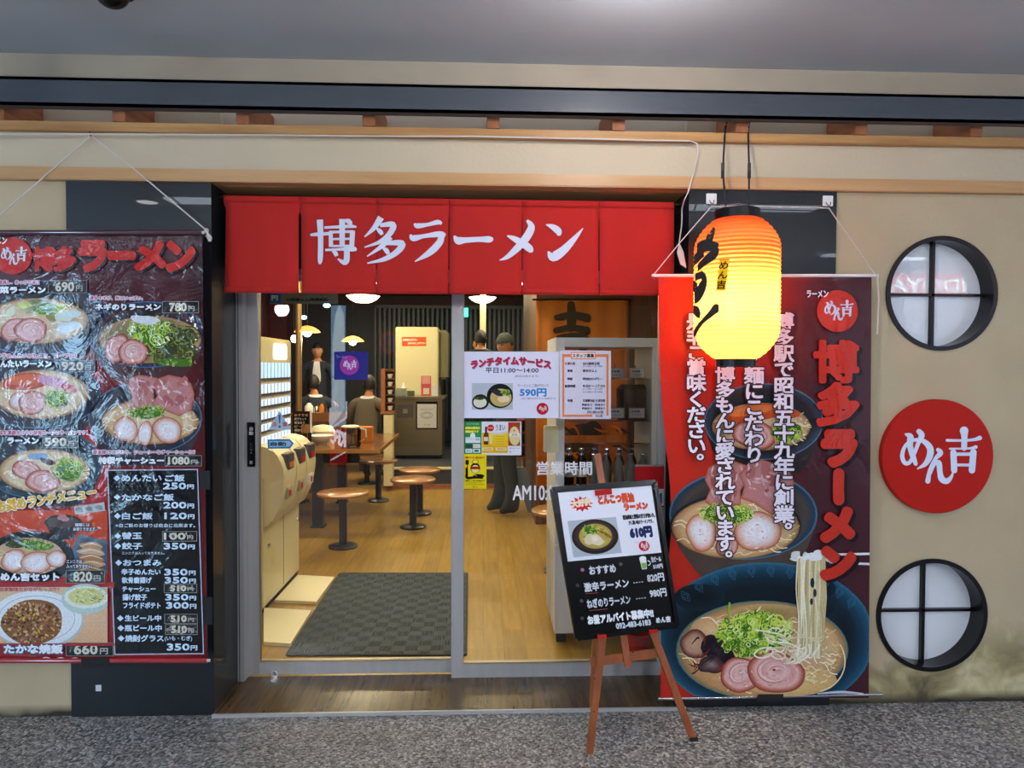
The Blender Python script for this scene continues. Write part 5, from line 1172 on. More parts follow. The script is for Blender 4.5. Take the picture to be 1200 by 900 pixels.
def yel(P):
    P.rect(543.5, 532, 570, 573, '#efdc10'); P.text('防犯ステッカー貼付の店です', 545.5, 535, 568, 537.5, '#c23a24', .15)
    P.text('食材にこだわるお店です', 545.5, 562.4, 568, 564.4, '#1a1a14', .1); P.text('お客様の笑顔のために', 546.5, 565, 566, 566.6, '#1a1a14'); P.rect(546, 567.6, 568, 568.2, '#c23a24'); P.text('組合', 553.5, 569.6, 560, 571.2, '#1a1a14')
    K_ = '#14130e'    # plain generic cook: hat, masked round face, raised spatula
    P.ell(557, 548.5, 5.8, 6, K_, 24); P.ell(557, 549.6, 4.8, 4.6, '#efe69a', 24); P.rect(552, 546.7, 562, 550, '#b81c28'); P.ell(557, 541, 4, 2.4, K_, 16); P.ell(557, 541, 3.4, 1.9, '#f6e83a', 16)
    P.stroke([(546.5, 556, 3), (547.8, 560, 3.4), (556, 559.5, 3), (566, 559.5, 3.2)], K_); P.stroke([(547, 548, 2.8), (547, 558, 3)], K_, smooth=False); P.blob(561, 557.5, 6.5, 2.2, K_, 12, .1); P.rect(545.4, 539, 549.4, 544.5, K_); P.rect(547, 544, 548, 549, K_)
    P.stroke([(553.5, 558, .5), (556, 556.7, .6), (559, 558, .5)], '#d8c820')
sheet('cook_sticker', 'yellow sticker with a black cook figure, below the green rice sticker', (543.5, 532, 570, 573), gl2, paint=yel, cat='sticker')
# white lettering directly on the glass
hrs = thing('opening_hours', 'white opening hours lettering on the right glass above the easel', 'lettering', at(660, 590, gl2))
P = Print(facing(gl2)); P.text('営業時間', 629, 541, 693.5, 556.5, '#f2f2f4', .35, res=3); P.text('AM10:00', 601, 569, 657, 586, '#f4f4f6', .35, res=3); P.text('AM', 672, 568, 692, 582, '#f0f0f4', .35, res=3)
P.build('lettering', M['p_matte'], hrs, 'stuff')
def purple(P):
    P.rect(391.5, 412, 431, 445, '#2f2f86'); P.ell(409.5, 428, 11.2, 11.4, '#a63a9c', 32); P.logo(409.8, 427.8, .0275, '#e2d4ee', 1.2); P.text('ラーメン', 394, 416.5, 406.5, 420.2, '#b7b7dc')
sheet('logo_sticker', 'blue square sticker with a purple disc on the sliding glass', (391.5, 412, 431, 445), gl1, paint=purple, cat='sticker')
def arrow(P):
    P.poly([(313.5, 515), (339.5, 514.5), (344.5, 519.5), (340, 525.5), (314, 526)], '#2a7cc4'); P.poly([(315.5, 517), (338.8, 516.5), (341.6, 519.6), (339, 523.5), (315.8, 524)], '#a8d4ee'); P.text('自動', 317, 518, 335, 522.5, '#2a4a6a', .3); P.stroke([(323, 520.5, .8), (329, 520.5, .8)], '#2a4a6a', smooth=False)
sheet('arrow_sticker', 'blue arrow sticker reading automatic on the sliding glass before the ticket machine', (313.5, 514.5, 344.5, 526), gl1, paint=arrow, cat='sticker', quad=[(313.5, 515), (339.5, 514.5), (344.5, 519.5), (340, 525.5), (314, 526)])
def tri(P):
    P.poly([(327.5, 481.5), (341, 503.5), (314.5, 503.5)], '#bcd6ea'); P.poly([(326.2, 486, ), (329, 486), (328.3, 496), (326.9, 496)], '#2c74b8'); P.ell(327.6, 500, 1.5, 1.6, '#2c74b8', 12); P.text('注', 319, 494.5, 324, 499.5, '#c46a72', .3); P.text('意', 331.5, 494.5, 336.5, 499.5, '#c46a72', .3)
sheet('caution_sticker', 'pale triangular caution sticker above the arrow sticker on the sliding glass', (314.5, 481.5, 341, 503.5), gl1, paint=tri, cat='sticker', quad=[(327.5, 481.5), (341, 503.5), (314.5, 503.5)])
def park(P):
    P.rect(316, 343, 396, 356, '#7f7a5e'); P.rect(316, 343, 329, 355, '#2c62a4'); P.text('円', 318.5, 346.5, 325.5, 352, '#d8d470', .4); P.text('03時間以上2時間無料', 336, 349.5, 384, 353, '#2e2a22', .2); P.text('駐車場サービス券あります', 350, 344.6, 392, 347, '#8a4a34')
sheet('parking_notice', 'faded parking notice strip half hidden under the red curtain on the sliding glass', (316, 343, 396, 356), gl1, paint=park, cat='notice')
def com(P):
    P.rect(744, 546, 778, 573, '#b81c20'); P.rect(744, 573, 778, 594, '#dfe0e8'); P.text('COM', 752, 578, 775, 590, '#1c4c9c', .8); P.rect(744, 592.5, 778, 594.5, '#b81c20'); P.rect(744, 544.5, 778, 546.5, '#8a8480')
sheet('red_plate', 'red and white plate lettered COM behind the easel board by the door post', (744, 545, 778, 595), ye-.022, paint=com, cat='plate')
# sensor dot
bm = bmesh.new(); bmesh.ops.create_cone(bm, cap_ends=True, segments=20, radius1=.012, radius2=.012, depth=.004); bmesh.ops.rotate(bm, verts=bm.verts, matrix=Matrix.Rotation(math.pi/2, 3, 'X')); bmesh.ops.translate(bm, verts=bm.verts, vec=at(331, 360.5, gl1-.002))
tag(link_mesh('glass_button', bm, M['chrome']), 'small round metal fitting on the sliding glass under the parking notice', 'fitting')
# small label on the black pier low left
tag(link_mesh('pier_label', PB(112, 803, 118.5, 810, -.0145, .002), M['fridge']), 'tiny pale square label low on the left black pier', 'label')

# ---------------------------------------------------------------- what the glass mirrors: lit signs across the arcade
def lit_sign(name, label, rect, dist, m, paint, Yp, cat='sign', frame=.02):
    x0, y0, x1, y1 = rect; A_ = mirrored(x0, y0, Yp, dist); B_ = mirrored(x1, y1, Yp, dist)
    t = thing(name, label, cat, ((A_.x+B_.x)/2, A_.y, min(B_.z, A_.z)))
    link_mesh('housing', B((A_.x-frame, B_.x+frame, A_.y-.12, A_.y, B_.z-frame, A_.z+frame)), M['dark_wall'], t)
    P = Print(lambda x, y, lf: mirrored(x, y, Yp, dist)+Vector((0, lf, 0))); P.z = .004; P.dz = .002; paint(P)
    P.build('lit_face', M[m], t, 'stuff'); return t
def kfc(P):
    P.rect(388, 352, 405, 500, '#7fa8c4'); P.poly([(390, 400), (393, 368), (398, 356), (403, 368), (404, 400), (404, 480), (389, 500)], '#d5ecfa'); P.rect(386, 500, 407, 545, '#8c1a1e')
    P.poly([(386, 478), (389, 478), (389, 500), (405, 488), (405, 470), (407, 470), (407, 490), (386, 505)], '#e8f2ff')
    P.text('KFC', 405, 507, 388, 524, '#f4f8ff', .8, skew=.35); P.poly([(388, 538), (406, 528), (406, 530), (388, 540)], '#e8f2ff')
lit_sign('fast_food_sign', 'tall lit white and red fast food sign across the arcade', (386, 352, 407, 545), 5.2, 'p_glow', kfc, yd)
def dsg(P):
    P.rect(444, 386, 466, 416, '#3c1512'); P.ell(455, 401, 10, 13, '#6e2418', 28); P.text('D', 461, 394, 449, 408, '#20304a', .9)
lit_sign('letter_sign', 'dim red disc sign with the letter D across the arcade', (444, 386, 466, 416), 5.6, 'p_glow', dsg, yd)
def hid(P):
    P.rect(1030, 321, 1160, 345, '#d84030'); P.text('SHIDOYA', 1166, 327, 1043, 342, '#f4fff8', .9)
lit_sign('red_lit_sign', 'red lit sign with white capital letters across the arcade', (1030, 321, 1160, 345), 4.6, 'p_glow', hid, .075)
def patch(P):
    P.rect(58, 350, 100, 620, '#a8d4f4')
lit_sign('lit_window', 'bluish lit shop window across the arcade', (58, 350, 100, 620), 5.0, 'p_lit', patch, MY, 'window')

# ---------------------------------------------------------------- inside: floor things
q = [on_floor(337, 768.5, 0), on_floor(545, 768.5, 0), on_floor(547, 673, 0), on_floor(399, 673, 0)]
q = [(q[0].x, q[0].y), (q[1].x, q[1].y), (q[2].x, q[2].y), (q[3].x, q[3].y)]
dmt = thing('doormat', 'large dark grey ribbed doormat on the wooden floor behind the sliding door', 'mat', (q[0][0], q[0][1], 0))
link_mesh('ribbed_pile', extrude_poly([(x, y, .002) for x, y in q], (0, 0, .008)), M['doormat'], dmt)
for a, b in zip(q, q[1:]+q[:1]): link_mesh('rubber_edge', BAR((a[0], a[1], .005), (b[0], b[1], .005), .02, .009, (0, 0, 1)), M['rubber'], dmt)
for nm, pts in (('nearest the door', [(309, 712), (365, 715), (340.6, 754), (309, 752)]), ('farther from the door', [(349, 673.6), (392, 676), (371, 705), (322, 703)])):
    w = [on_floor(x, y, .02) for x, y in pts]
    bm = extrude_poly([(p.x, p.y, .001) for p in w], (0, 0, .019)); bmesh.ops.bevel(bm, geom=bm.edges[:], offset=.003, segments=1)
    tag(link_mesh('floor_board', bm, M['tile']), 'flat cream board on the floor beside the ticket machine, %s' % nm, 'board')

# ---------------------------------------------------------------- ticket machine, its face towards the aisle
tm0 = on_floor(309, 718); tm1 = on_floor(350.7, 672.7); fx = tm1.x; ya, yb = 1.18, tm1.y
tmz = at(330, 399, yb).z
tk = thing('ticket_machine', 'cream meal ticket vending machine with lit button rows left inside the door', 'machine', (fx-.2, (ya+yb)/2, 0))
link_mesh('cabinet', B((fx-.42, fx, ya, yb, .03, .80), bev=.006), M['cream'], tk)
link_mesh('plinth', B((fx-.41, fx-.01, ya+.01, yb-.01, 0, .03)), M['rubber'], tk)
ux = at(341, 450, yb).x
link_mesh('upper_case', B((ux-.34, ux, ya+.05, yb, .80, tmz), bev=.008), M['cream'], tk)
link_mesh('header_panel', B((ux-.004, ux+.006, ya+.07, yb-.02, tmz-.17, tmz-.015), bev=.003), M['cream'], tk)
ym = (ya+yb)/2+.1
bb = at(327, 411, ym); 
link_mesh('header_lamp', B((ux+.004, ux+.012, yb-.42, yb-.15, tmz-.135, tmz-.035), bev=.01), emit('warm_lit_panel', '#fff4dc', 2.4), tk)
rows = [(425, 444), (448, 460), (464, 473), (477, 487), (490, 499), (503, 512), (516, 525), (528, 536)]
for i, (r0, r1) in enumerate(rows):
    z1, z0_ = at(332, r0+.5, yb-.1).z, at(332, r1-2.2, yb-.1).z
    rw = link_mesh('button_row', B((ux-.002, ux+.008, ya+.1, yb-.05, z0_, z1)), emit('button_lamp_%s' % 'abcdefgh'[i], '#b4ccff' if i else '#9cc4ff', 1.25), tk)
    link_mesh('button_shelf', B((ux-.001, ux+.014, ya+.09, yb-.04, z0_-.012, z0_)), M['alu_dark'], rw)
    nb = 9
    for k in range(1, nb):
        y = ya+.1+(yb-ya-.15)*k/nb; link_mesh('divider', B((ux+.006, ux+.011, y-.006, y+.006, z0_, z1)), M['cream'], rw)
# swelling consoles: money slots
for k, (y0, y1) in enumerate(((ya+.02, ya+.29), (ya+.31, ya+.54), (ya+.56, yb-.01))):
    prof = [(0, 1.06), (.10, 1.04), (.16, .98), (.19, .90), (.18, .80), (.155, .70), (.10, .60), (.02, .565), (0, .56)]
    bm = extrude_poly([(fx-.04+a*.85, y0, z-.07) for a, z in prof], (0, y1-y0, 0)); bmesh.ops.bevel(bm, geom=[e for e in bm.edges if abs((e.verts[0].co-e.verts[1].co).y) < .001], offset=.018, segments=2)
    c_ = link_mesh('money_console', bm, M['cream'], tk, smooth=True)
    yc = (y0+y1)/2
    link_mesh('slot_bezel', B((fx+.075, fx+.125, yc-.07, yc+.07, .83, .93), bev=.006), M['alu_dark'], c_)
    link_mesh('slot_mark', B((fx+.118, fx+.130, yc-.045, yc+.045, .845, .875)), M['signred'] if k else M['orange'], c_)
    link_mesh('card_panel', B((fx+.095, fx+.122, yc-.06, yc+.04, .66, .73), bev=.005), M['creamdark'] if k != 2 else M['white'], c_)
    link_mesh('card_mark', B((fx+.121, fx+.125, yc-.04, yc+.0, .675, .71)), M['signred'], c_)
for y in (ya+.42, ):
    link_mesh('cabinet_seam', B((fx-.001, fx+.0015, y-.003, y+.003, .05, .56)), M['alu_dark'], tk)
for px, py in ((314.5, 639), (348.5, 609)):
    d = ray(px, py); t_ = (fx-CAM_POS.x)/d.x; p = CAM_POS+d*t_
    link_mesh('key_lock', lathe([(0, .012), (.012, .01), (.016, 0), (0, 0)], (fx, p.y, p.z), 16, 'X'), M['chrome'], tk, smooth=True)
link_mesh('side_label', B((ux-.20, ux-.03, ya+.047, ya+.052, 1.0, 1.14)), M['alu'], tk)

# ---------------------------------------------------------------- dining table and stools
ty0 = 3.27; tz = .725
A_ = at(444.5, 531, ty0); Bk = CAM_POS+ray(467, 508)*((tz-CAM_POS.z)/ray(467, 508).z)
tx1 = A_.x; tb = Bk.y; txb = Bk.x
tb = min(tb, 5.1)
tl_ = thing('dining_table', 'brown wooden dining table with a pale edge behind the ticket machine', 'table', ((-1.9+tx1)/2, ty0+.4, 0))
link_mesh('tabletop', extrude_poly([(-2.6, ty0, tz-.028), (tx1, ty0, tz-.028), (txb, tb, tz-.028), (-2.6, tb, tz-.028)], (0, 0, .028)), M['table'], tl_)
link_mesh('edge_band', BAR((-2.6, ty0-.004, tz-.017), (tx1, ty0-.004, tz-.017), .012, .036, (0, -1, 0)) if False else B((-2.6, tx1+.004, ty0-.01, ty0, tz-.034, tz+.001)), M['table_edge'], tl_)
link_mesh('edge_band', BAR((tx1+.003, ty0-.01, tz-.017), (txb+.003, tb, tz-.017), .006, .036, (0, 0, 1)), M['table_edge'], tl_)
for x, y in ((at(373, 560, 3.45).x, 3.45), (at(399, 560, 4.5).x, 4.6), (-2.4, 3.45), (-2.4, 4.6)):
    link_mesh('leg', B((x-.045, x+.045, y-.045, y+.045, .015, tz-.03)), M['iron'], tl_); link_mesh('foot_plate', B((x-.06, x+.06, y-.06, y+.06, 0, .015)), M['iron'], tl_)
link_mesh('modesty_panel', B((-2.5, tx1-.3, (ty0+tb)/2-.02, (ty0+tb)/2+.02, tz-.22, tz-.03)), M['black'], tl_)
def stool(px, py, label, r=.205):
    p = on_floor(px, py); x, y = p.x, p.y; zs = .43
    t = thing('round_stool', label, 'stool', (x, y, 0), 'round stools on the shop floor')
    link_mesh('seat', lathe([(0, zs+.018), (r-.01, zs+.018), (r, zs+.012), (r, zs), (r-.006, zs-.008), (0, zs-.008)], (x, y, 0), 40), M['stool'], t, smooth=True)
    link_mesh('seat_plate', lathe([(0, zs-.007), (.09, zs-.007), (.085, zs-.02), (0, zs-.02)], (x, y, 0), 24), M['iron'], t, smooth=True)
    link_mesh('post', T([(x, y, .02), (x, y, zs-.01)], .032, 16), M['iron'], t, smooth=True)
    link_mesh('base', lathe([(0, 0), (.115, 0), (.118, .012), (.10, .022), (.04, .028), (0, .028)], (x, y, 0), 32), M['iron'], t, smooth=True); return t
stool(402, 641, 'round wooden stool on a black post, nearest one, in front of the table')
stool(443.5, 587, 'round wooden stool at the right corner of the table, before the cream post')
stool(484, 618, 'round wooden stool on the right in front of the steel counter, nearer of the pair')
stool(492, 602, 'round wooden stool on the right in front of the steel counter, farther of the pair')
stool(656, 670, 'round stool mostly hidden behind the drinks fridge')
stool(350, 588, 'round stool tucked under the table by the ticket machine')

# things on the table
def onz(px, py, z=tz): d = ray(px, py); return CAM_POS+d*((z-CAM_POS.z)/d.z)
def lat(name, label, cat, px, py, prof, m, seg=24, z=tz, Y=None, **k):
    p = onz(px, py, z) if Y is None else Vector((at(px, py, Y).x, Y, z))
    bm = lathe([(r, h) for r, h in prof], (0, 0, 0), seg); o = link_mesh(name, bm, m, smooth=True); o.location = (p.x, p.y, z+.0005); tag(o, label, cat); WORLD[o.name] = Matrix.Translation(o.location); return o
st_ = lat('chopstick_holder', 'square dark holder full of wooden chopsticks on the table', 'holder', 357, 524, [(0, 0), (.062, 0), (.064, .13), (.055, .13), (.055, .01), (0, .01)], M['iron'], 4)
p = st_.location
for k in range(26):
    R = random.Random(k); x, y = p.x+R.uniform(-.032, .032), p.y+R.uniform(-.032, .032); o = link_mesh('chopstick', BAR((x, y, p.z+.012), (x+R.uniform(-.006, .006), y, p.z+.2+R.uniform(0, .008)), .006, .005), M['easel'] if k % 7 == 0 else M['cedar'], st_)
mn = thing('menu_stand', 'upright black table menu with handwritten lines', 'menu', at(351, 521, 3.8))
mn0 = at(343, 482, 3.75); mn1 = at(364, 521, 3.75)
link_mesh('card', B((mn0.x, mn1.x, 3.75, 3.765, tz, mn0.z)), M['black'], mn); link_mesh('card_frame', B((mn1.x-.006, mn1.x+.008, 3.745, 3.77, tz, mn0.z+.01)), M['shirt'], mn)
P = Print(facing(3.748)); 
for j in range(7): P.text(['おすすめ', '餃子セット', '替玉あり', 'ビール', '焼酎各種', 'おつまみ', '高菜めし'][j], 345, 485+j*4.4, 361-(j % 3)*2, 488+j*4.4, '#d8a080' if j == 0 else '#c8c8c8', .1)
P.build('menu_lettering', M['p_matte'], mn, 'stuff')
lat('soup_bowl', 'white round bowl on the table in front of the condiment tray', 'bowl', 376.5, 520, [(0, 0), (.05, 0), (.052, .012), (.085, .03), (.115, .075), (.117, .08), (.108, .078), (.05, .03), (0, .025)], M['white'], 32)
lat('dish_stack', 'pale oval stack of small dishes behind the white bowl', 'dishes', 378, 505, [(0, 0), (.09, 0), (.115, .03), (.12, .09), (.09, .135), (.02, .15), (0, .15)], M['tile'], 32, Y=4.1)
tr = link_mesh('condiment_tray', PB(363, 484, 404, 494, 4.3, .12, .004), M['table'], None); tr.location.z += 0; tag(tr, 'wooden divider board behind the dishes on the table', 'board')
tr2 = link_mesh('tray_support', B((mn1.x+.02, at(404, 490, 4.3).x, 4.32, 4.4, tz, at(380, 494, 4.3).z)), M['brown_wall']); tr2.parent = tr
pt = lat('water_pitcher', 'clear plastic water pitcher at the right end of the table', 'pitcher', 411, 524, [(0, .004), (.082, .004), (.09, .02), (.092, .15), (.082, .19), (.078, .19), (.086, .15), (.084, .02), (0, .012)], glass_mat('pitcher_plastic', (.93, .93, .9), 1.45), 28)
p = pt.location
link_mesh('water', lathe([(0, .014), (.08, .02), (.083, .11), (0, .11)], (p.x, p.y, p.z), 24), glass_mat('water', (.8, .8, .74), 1.33), pt, smooth=True)
link_mesh('lid', lathe([(0, .20), (.06, .198), (.084, .19), (.084, .18), (0, .18)], (p.x, p.y, p.z), 24), M['tile'], pt, smooth=True)
link_mesh('handle', T([(p.x+.085, p.y, p.z+.17), (p.x+.135, p.y, p.z+.16), (p.x+.14, p.y, p.z+.09), (p.x+.088, p.y, p.z+.05)], .008, 8), M['fridge'], pt, smooth=True)
bx = link_mesh('napkin_box', B((p.x-.02, p.x+.13, p.y+.35, p.y+.5, tz+.0005, tz+.15), bev=.006), M['orange']); tag(bx, 'small tan box behind the water pitcher', 'box')

# condiments on the partition shelf behind
sY = 5.12
sz = at(370, 484, sY).z
sh_ = thing('partition_counter', 'wooden counter partition between the tables with condiments on top', 'partition', (at(380, 484, sY).x, sY, 0))
x0_, x1_ = at(340, 484, sY).x-.8, at(404, 484, sY).x
link_mesh('counter_top', B((x0_, x1_, sY, sY+.2, sz-.03, sz)), M['table'], sh_); link_mesh('front_panel', B((x0_, x1_-.03, sY+.03, sY+.17, 0, sz-.03)), M['brown_wall'], sh_)
for px, w, h, m_, nm, lb in ((362, .05, .11, 'white', 'sugar_jar', 'white domed jar on the partition counter'), (371, .03, .08, 'chrome', 'salt_shaker', 'metal shaker on the partition counter'), (377, .03, .1, 'orange', 'spice_jar', 'amber spice jar on the partition counter'), (383.5, .034, .1, 'glass', 'oil_bottle', 'small clear bottle on the partition counter, fourth from left')):
    lat(nm, lb, 'jar', px, 480, [(0, 0), (w, 0), (w, h*.6), (w*.6, h*.85), (w*.35, h), (0, h)], M[m_], 16, z=sz, Y=sY+.1)

# ---------------------------------------------------------------- counter with steel front and the cream cabinet behind
cY = 6.4
c0, c1 = at(461, 466, cY), at(520, 538, cY)
ct = thing('steel_counter', 'stainless steel service counter on the raised kitchen floor', 'counter', ((c0.x+c1.x)/2, cY, pz))
link_mesh('body', B((c0.x, c1.x-.02, cY, cY+.65, pz+.03, c0.z-.02), bev=.004), M['stainless'], ct)
link_mesh('worktop', B((c0.x-.02, c1.x+.01, cY-.02, cY+.67, c0.z-.02, c0.z+.012), bev=.003), M['stainless'], ct)
link_mesh('kick_plate', B((c0.x+.02, c1.x-.04, cY+.05, cY+.6, pz, pz+.03)), M['black'], ct)
dr = link_mesh('hatch', PB(465, 474, 484, 489.5, cY-.012, .012, .002), M['alu_dark'], ct); link_mesh('latch', PB(472, 479, 477.5, 484.5, cY-.03, .02, .003), M['chrome'], dr)
pp = thing('notice_sheet', 'white notice with a round drawing taped to the steel counter', 'notice', at(500, 502, cY-.006))
link_mesh('backing', PB(487.5, 470.5, 512.5, 503, cY-.004, .003), M['black'], pp); link_mesh('sheet', PB(489, 473.5, 511.5, 501.5, cY-.007, .003), M['shirt'], pp)
P = Print(facing(cY-.0075)); P.z = .001
P.text('お持ち帰りできます', 493, 479, 507.5, 480.6, '#56606c'); P.ring(500, 486.5, 7, 4, .6, '#7f8fa6'); P.ring(500, 486.5, 4.5, 2.6, .5, '#8f9fb6'); P.text('めん吉', 497, 497, 504, 498.6, '#56606c'); P.build('print', M['p_matte'], pp, 'stuff')
kY = 7.1
cb = thing('cream_cabinet', 'tall cream kitchen cabinet side behind the steel counter', 'cabinet', (at(488, 465, kY).x, kY, pz))
a = at(463.5, 383, kY); b = at(513, 470, kY)
link_mesh('body', B((a.x, b.x, kY, kY+.8, pz, a.z), bev=.01), mat('cabinet_cream', '#c9c29a', .45), cb)
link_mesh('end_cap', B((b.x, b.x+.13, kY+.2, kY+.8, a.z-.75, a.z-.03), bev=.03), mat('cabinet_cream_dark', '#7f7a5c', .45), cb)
P = Print(facing(kY)); P.z = .002; P.rect(471, 395, 499.5, 405.5, '#c8502c'); P.text('お食事券をお求め下さい', 472, 397, 489, 399.5, '#f2e0d0', .1); P.text('店内でお召し上がり下さい', 478, 401, 498.5, 403.4, '#f2e0d0', .1); P.build('orange_label', M['p_matte'], cb)
# on the counter
zc_ = c0.z+.012
pk = thing('pink_card_stand', 'pink card stand on the steel counter', 'stand', (at(499, 460, cY+.1).x, cY+.12, zc_))
link_mesh('card', PB(493.5, 440.5, 505, 464, cY+.1, .02, .002), mat('pink_card', '#d8586c', .5), pk); link_mesh('card_head', PB(494.5, 441, 504, 450, cY+.095, .006), mat('pale_pink_card', '#e8a8a4', .5), pk); link_mesh('figure_print', PB(496, 455, 503, 462, cY+.095, .006), M['tile'], pk)
w2 = link_mesh('small_card', PB(506, 451, 513, 464.2, cY+.1, .02, .002), M['shirt']); tag(w2, 'small white printed card beside the pink stand', 'card')
w3 = link_mesh('tissue_box', PB(463, 455, 475.5, 464.2, cY+.1, .15, .005), mat('clear_box', '#8a9a92', .2)); tag(w3, 'clear tissue box on the left end of the steel counter', 'box')
bm = bmesh.new(); bmesh.ops.create_cone(bm, cap_ends=True, segments=7, radius1=.03, radius2=.006, depth=.08); bmesh.ops.translate(bm, verts=bm.verts, vec=at(473, 451.5, cY+.17)); o = link_mesh('tissue', bm, M['shirt']); o.parent = w3
w4 = link_mesh('coin_tray', PB(477, 458, 485, 464.2, cY+.1, .1, .004), mat('tray_green', '#4c5a4a', .4)); tag(w4, 'small dark green tray beside the tissue box', 'tray')
# cup rack and cream post at the left of the counter
rk = thing('cup_rack', 'dark wooden rack of pale cups left of the steel counter', 'rack', (at(457, 490, 5.3).x, 5.3, 0))
r0_, r1_ = at(447, 432, 5.3), at(463, 482, 5.3)
link_mesh('side_panel', B((r0_.x, r0_.x+.045, 5.27, 5.47, r1_.z, r0_.z)), M['rafter'], rk); link_mesh('back_panel', B((r0_.x, r1_.x-.02, 5.45, 5.47, r1_.z, r0_.z)), M['shelfwood'], rk)
link_mesh('rack_base', B((r0_.x-.01, r1_.x-.02, 5.27, 5.47, r1_.z-.03, r1_.z)), M['rafter'], rk)
for k in range(5):
    z = r0_.z-.02-(r0_.z-r1_.z-.03)*k/5; link_mesh('shelf', B((r0_.x+.04, r1_.x-.02, 5.28, 5.45, z-.012, z)), M['shelfwood'], rk)
for k in range(5):
    z = r0_.z-.02-(r0_.z-r1_.z-.03)*(k+1)/5
    for d in (0.058,):
        o = lat('cup', 'pale cup on the dark wooden rack', 'cup', 450, 440, [(0, 0), (.02, 0), (.034, .05), (.03, .05), (.018, .01), (0, .01)], M['white'], 14, z=z+.002, Y=5.34); o.location.x = r0_.x+.035+d; o['group'] = 'cups on the dark wooden rack'; o['label'] = 'pale cup on the dark wooden rack, %s shelf from the top' % ['first', 'second', 'third', 'fourth', 'fifth'][k]
ps = link_mesh('cream_post', PB(449.5, 486.5, 460, 569.5, 5.27, .14, .003), M['cream']); ps.location.z -= 0; tag(ps, 'cream painted post end below the cup rack', 'post')
a_ = at(449.5, 483, 6.0); b_ = at(460, 566, 6.0)
# steel column and pillar lamp
cl1 = struct('column_metal', T([(at(350, 400, 4.9).x, 4.9, 0), (at(350, 400, 4.9).x, 4.9, SHOP_CEIL)], .034, 16), M['brass'], smooth=True)
cx2 = at(566, 380, 7.6).x
struct('column_pale', B((cx2-.045, cx2+.045, 7.6, 7.72, 0, SHOP_CEIL)), M['cream'])
def bowl_lamp(px, py, Y, r, label):
    p = at(px, py, Y); t = thing('bowl_lamp', label, 'lamp', (p.x, Y, p.z))
    link_mesh('bowl', lathe([(0, -.05*r/.19), (r*.45, -.042*r/.19), (r*.8, -.01), (r, .03), (r*.97, .03), (0, .0)], p, 32), M['lampglow'], t, smooth=True)
    link_mesh('stem', T([p+Vector((0, 0, .0)), Vector((p.x, Y, SHOP_CEIL))], .008, 8), M['brass'], t)
bowl_lamp(425.5, 350, 5.2, .19, 'glowing glass bowl lamp high over the table, left pane'); bowl_lamp(565.5, 351, 7.4, .2, 'glowing glass bowl lamp on the pale column, right pane')
def pendant(px, py, Y, r, label):
    p = at(px, py, Y); t = thing('pendant_lamp', label, 'lamp', (p.x, Y, p.z))
    link_mesh('shade', lathe([(.02, .06), (r*.5, .045), (r*.85, .015), (r, -.012), (r*.96, -.014), (r*.8, .008), (.02, .05)], p, 32), M['shade'], t, smooth=True)
    bm = bmesh.new(); bmesh.ops.create_uvsphere(bm, u_segments=16, v_segments=10, radius=.05); bmesh.ops.translate(bm, verts=bm.verts, vec=p+Vector((0, 0, -.012))); link_mesh('bulb', bm, M['lampwhite'], t, smooth=True)
    link_mesh('flex', T([p+Vector((0, 0, .06)), Vector((p.x, Y, SHOP_CEIL))], .006, 6), M['iron'], t)
    point_light('pendant_light', p+Vector((0, 0, -.09)), .05, 9, (1, .8, .5))
pendant(360, 388, 5.0, .145, 'amber glass pendant lamp over the table, left one'); pendant(413.5, 399, 6.2, .145, 'amber glass pendant lamp over the seated men, right one')
for px, py, w in ((344.5, 397, .04), (383, 358, .05), (356, 372, .045)):  # the bluish pair stands in for reflections of street lamps in the glass
    p = at(px, py, 6.8); bm = bmesh.new(); bmesh.ops.create_uvsphere(bm, u_segments=16, v_segments=10, radius=w); bmesh.ops.scale(bm, verts=bm.verts, vec=(1, 1, 1.3 if px < 345 else .6)); bmesh.ops.translate(bm, verts=bm.verts, vec=p)
    t = thing('glowing_globe', {344.5: 'small white globe lamp beside the metal column', 383: 'small bluish glow standing in for a lamp mirrored high in the left pane, right of its twin', 356: 'small bluish glow standing in for a lamp mirrored high in the left pane, beside the metal column'}[px], 'lamp', p); link_mesh('globe', bm, M['lampwhite'] if px < 345 else emit('cool_mirror_spot', '#a8dcff', 6), t, smooth=True); link_mesh('stem', T([p, Vector((p.x, p.y, SHOP_CEIL))], .006, 6), M['iron'], t)
eg = link_mesh('exit_light', PB(543, 361, 548.5, 371, 8.0, .05, .004), M['greenlit']); tag(eg, 'small green lit exit light high on the back wall', 'light')
link_mesh('exit_bracket', B((at(546, 360, 8.0).x-.01, at(546, 360, 8.0).x+.01, 8.02, 8.47, at(546, 361, 8).z-.02, at(546, 361, 8).z)), M['iron']).parent = eg

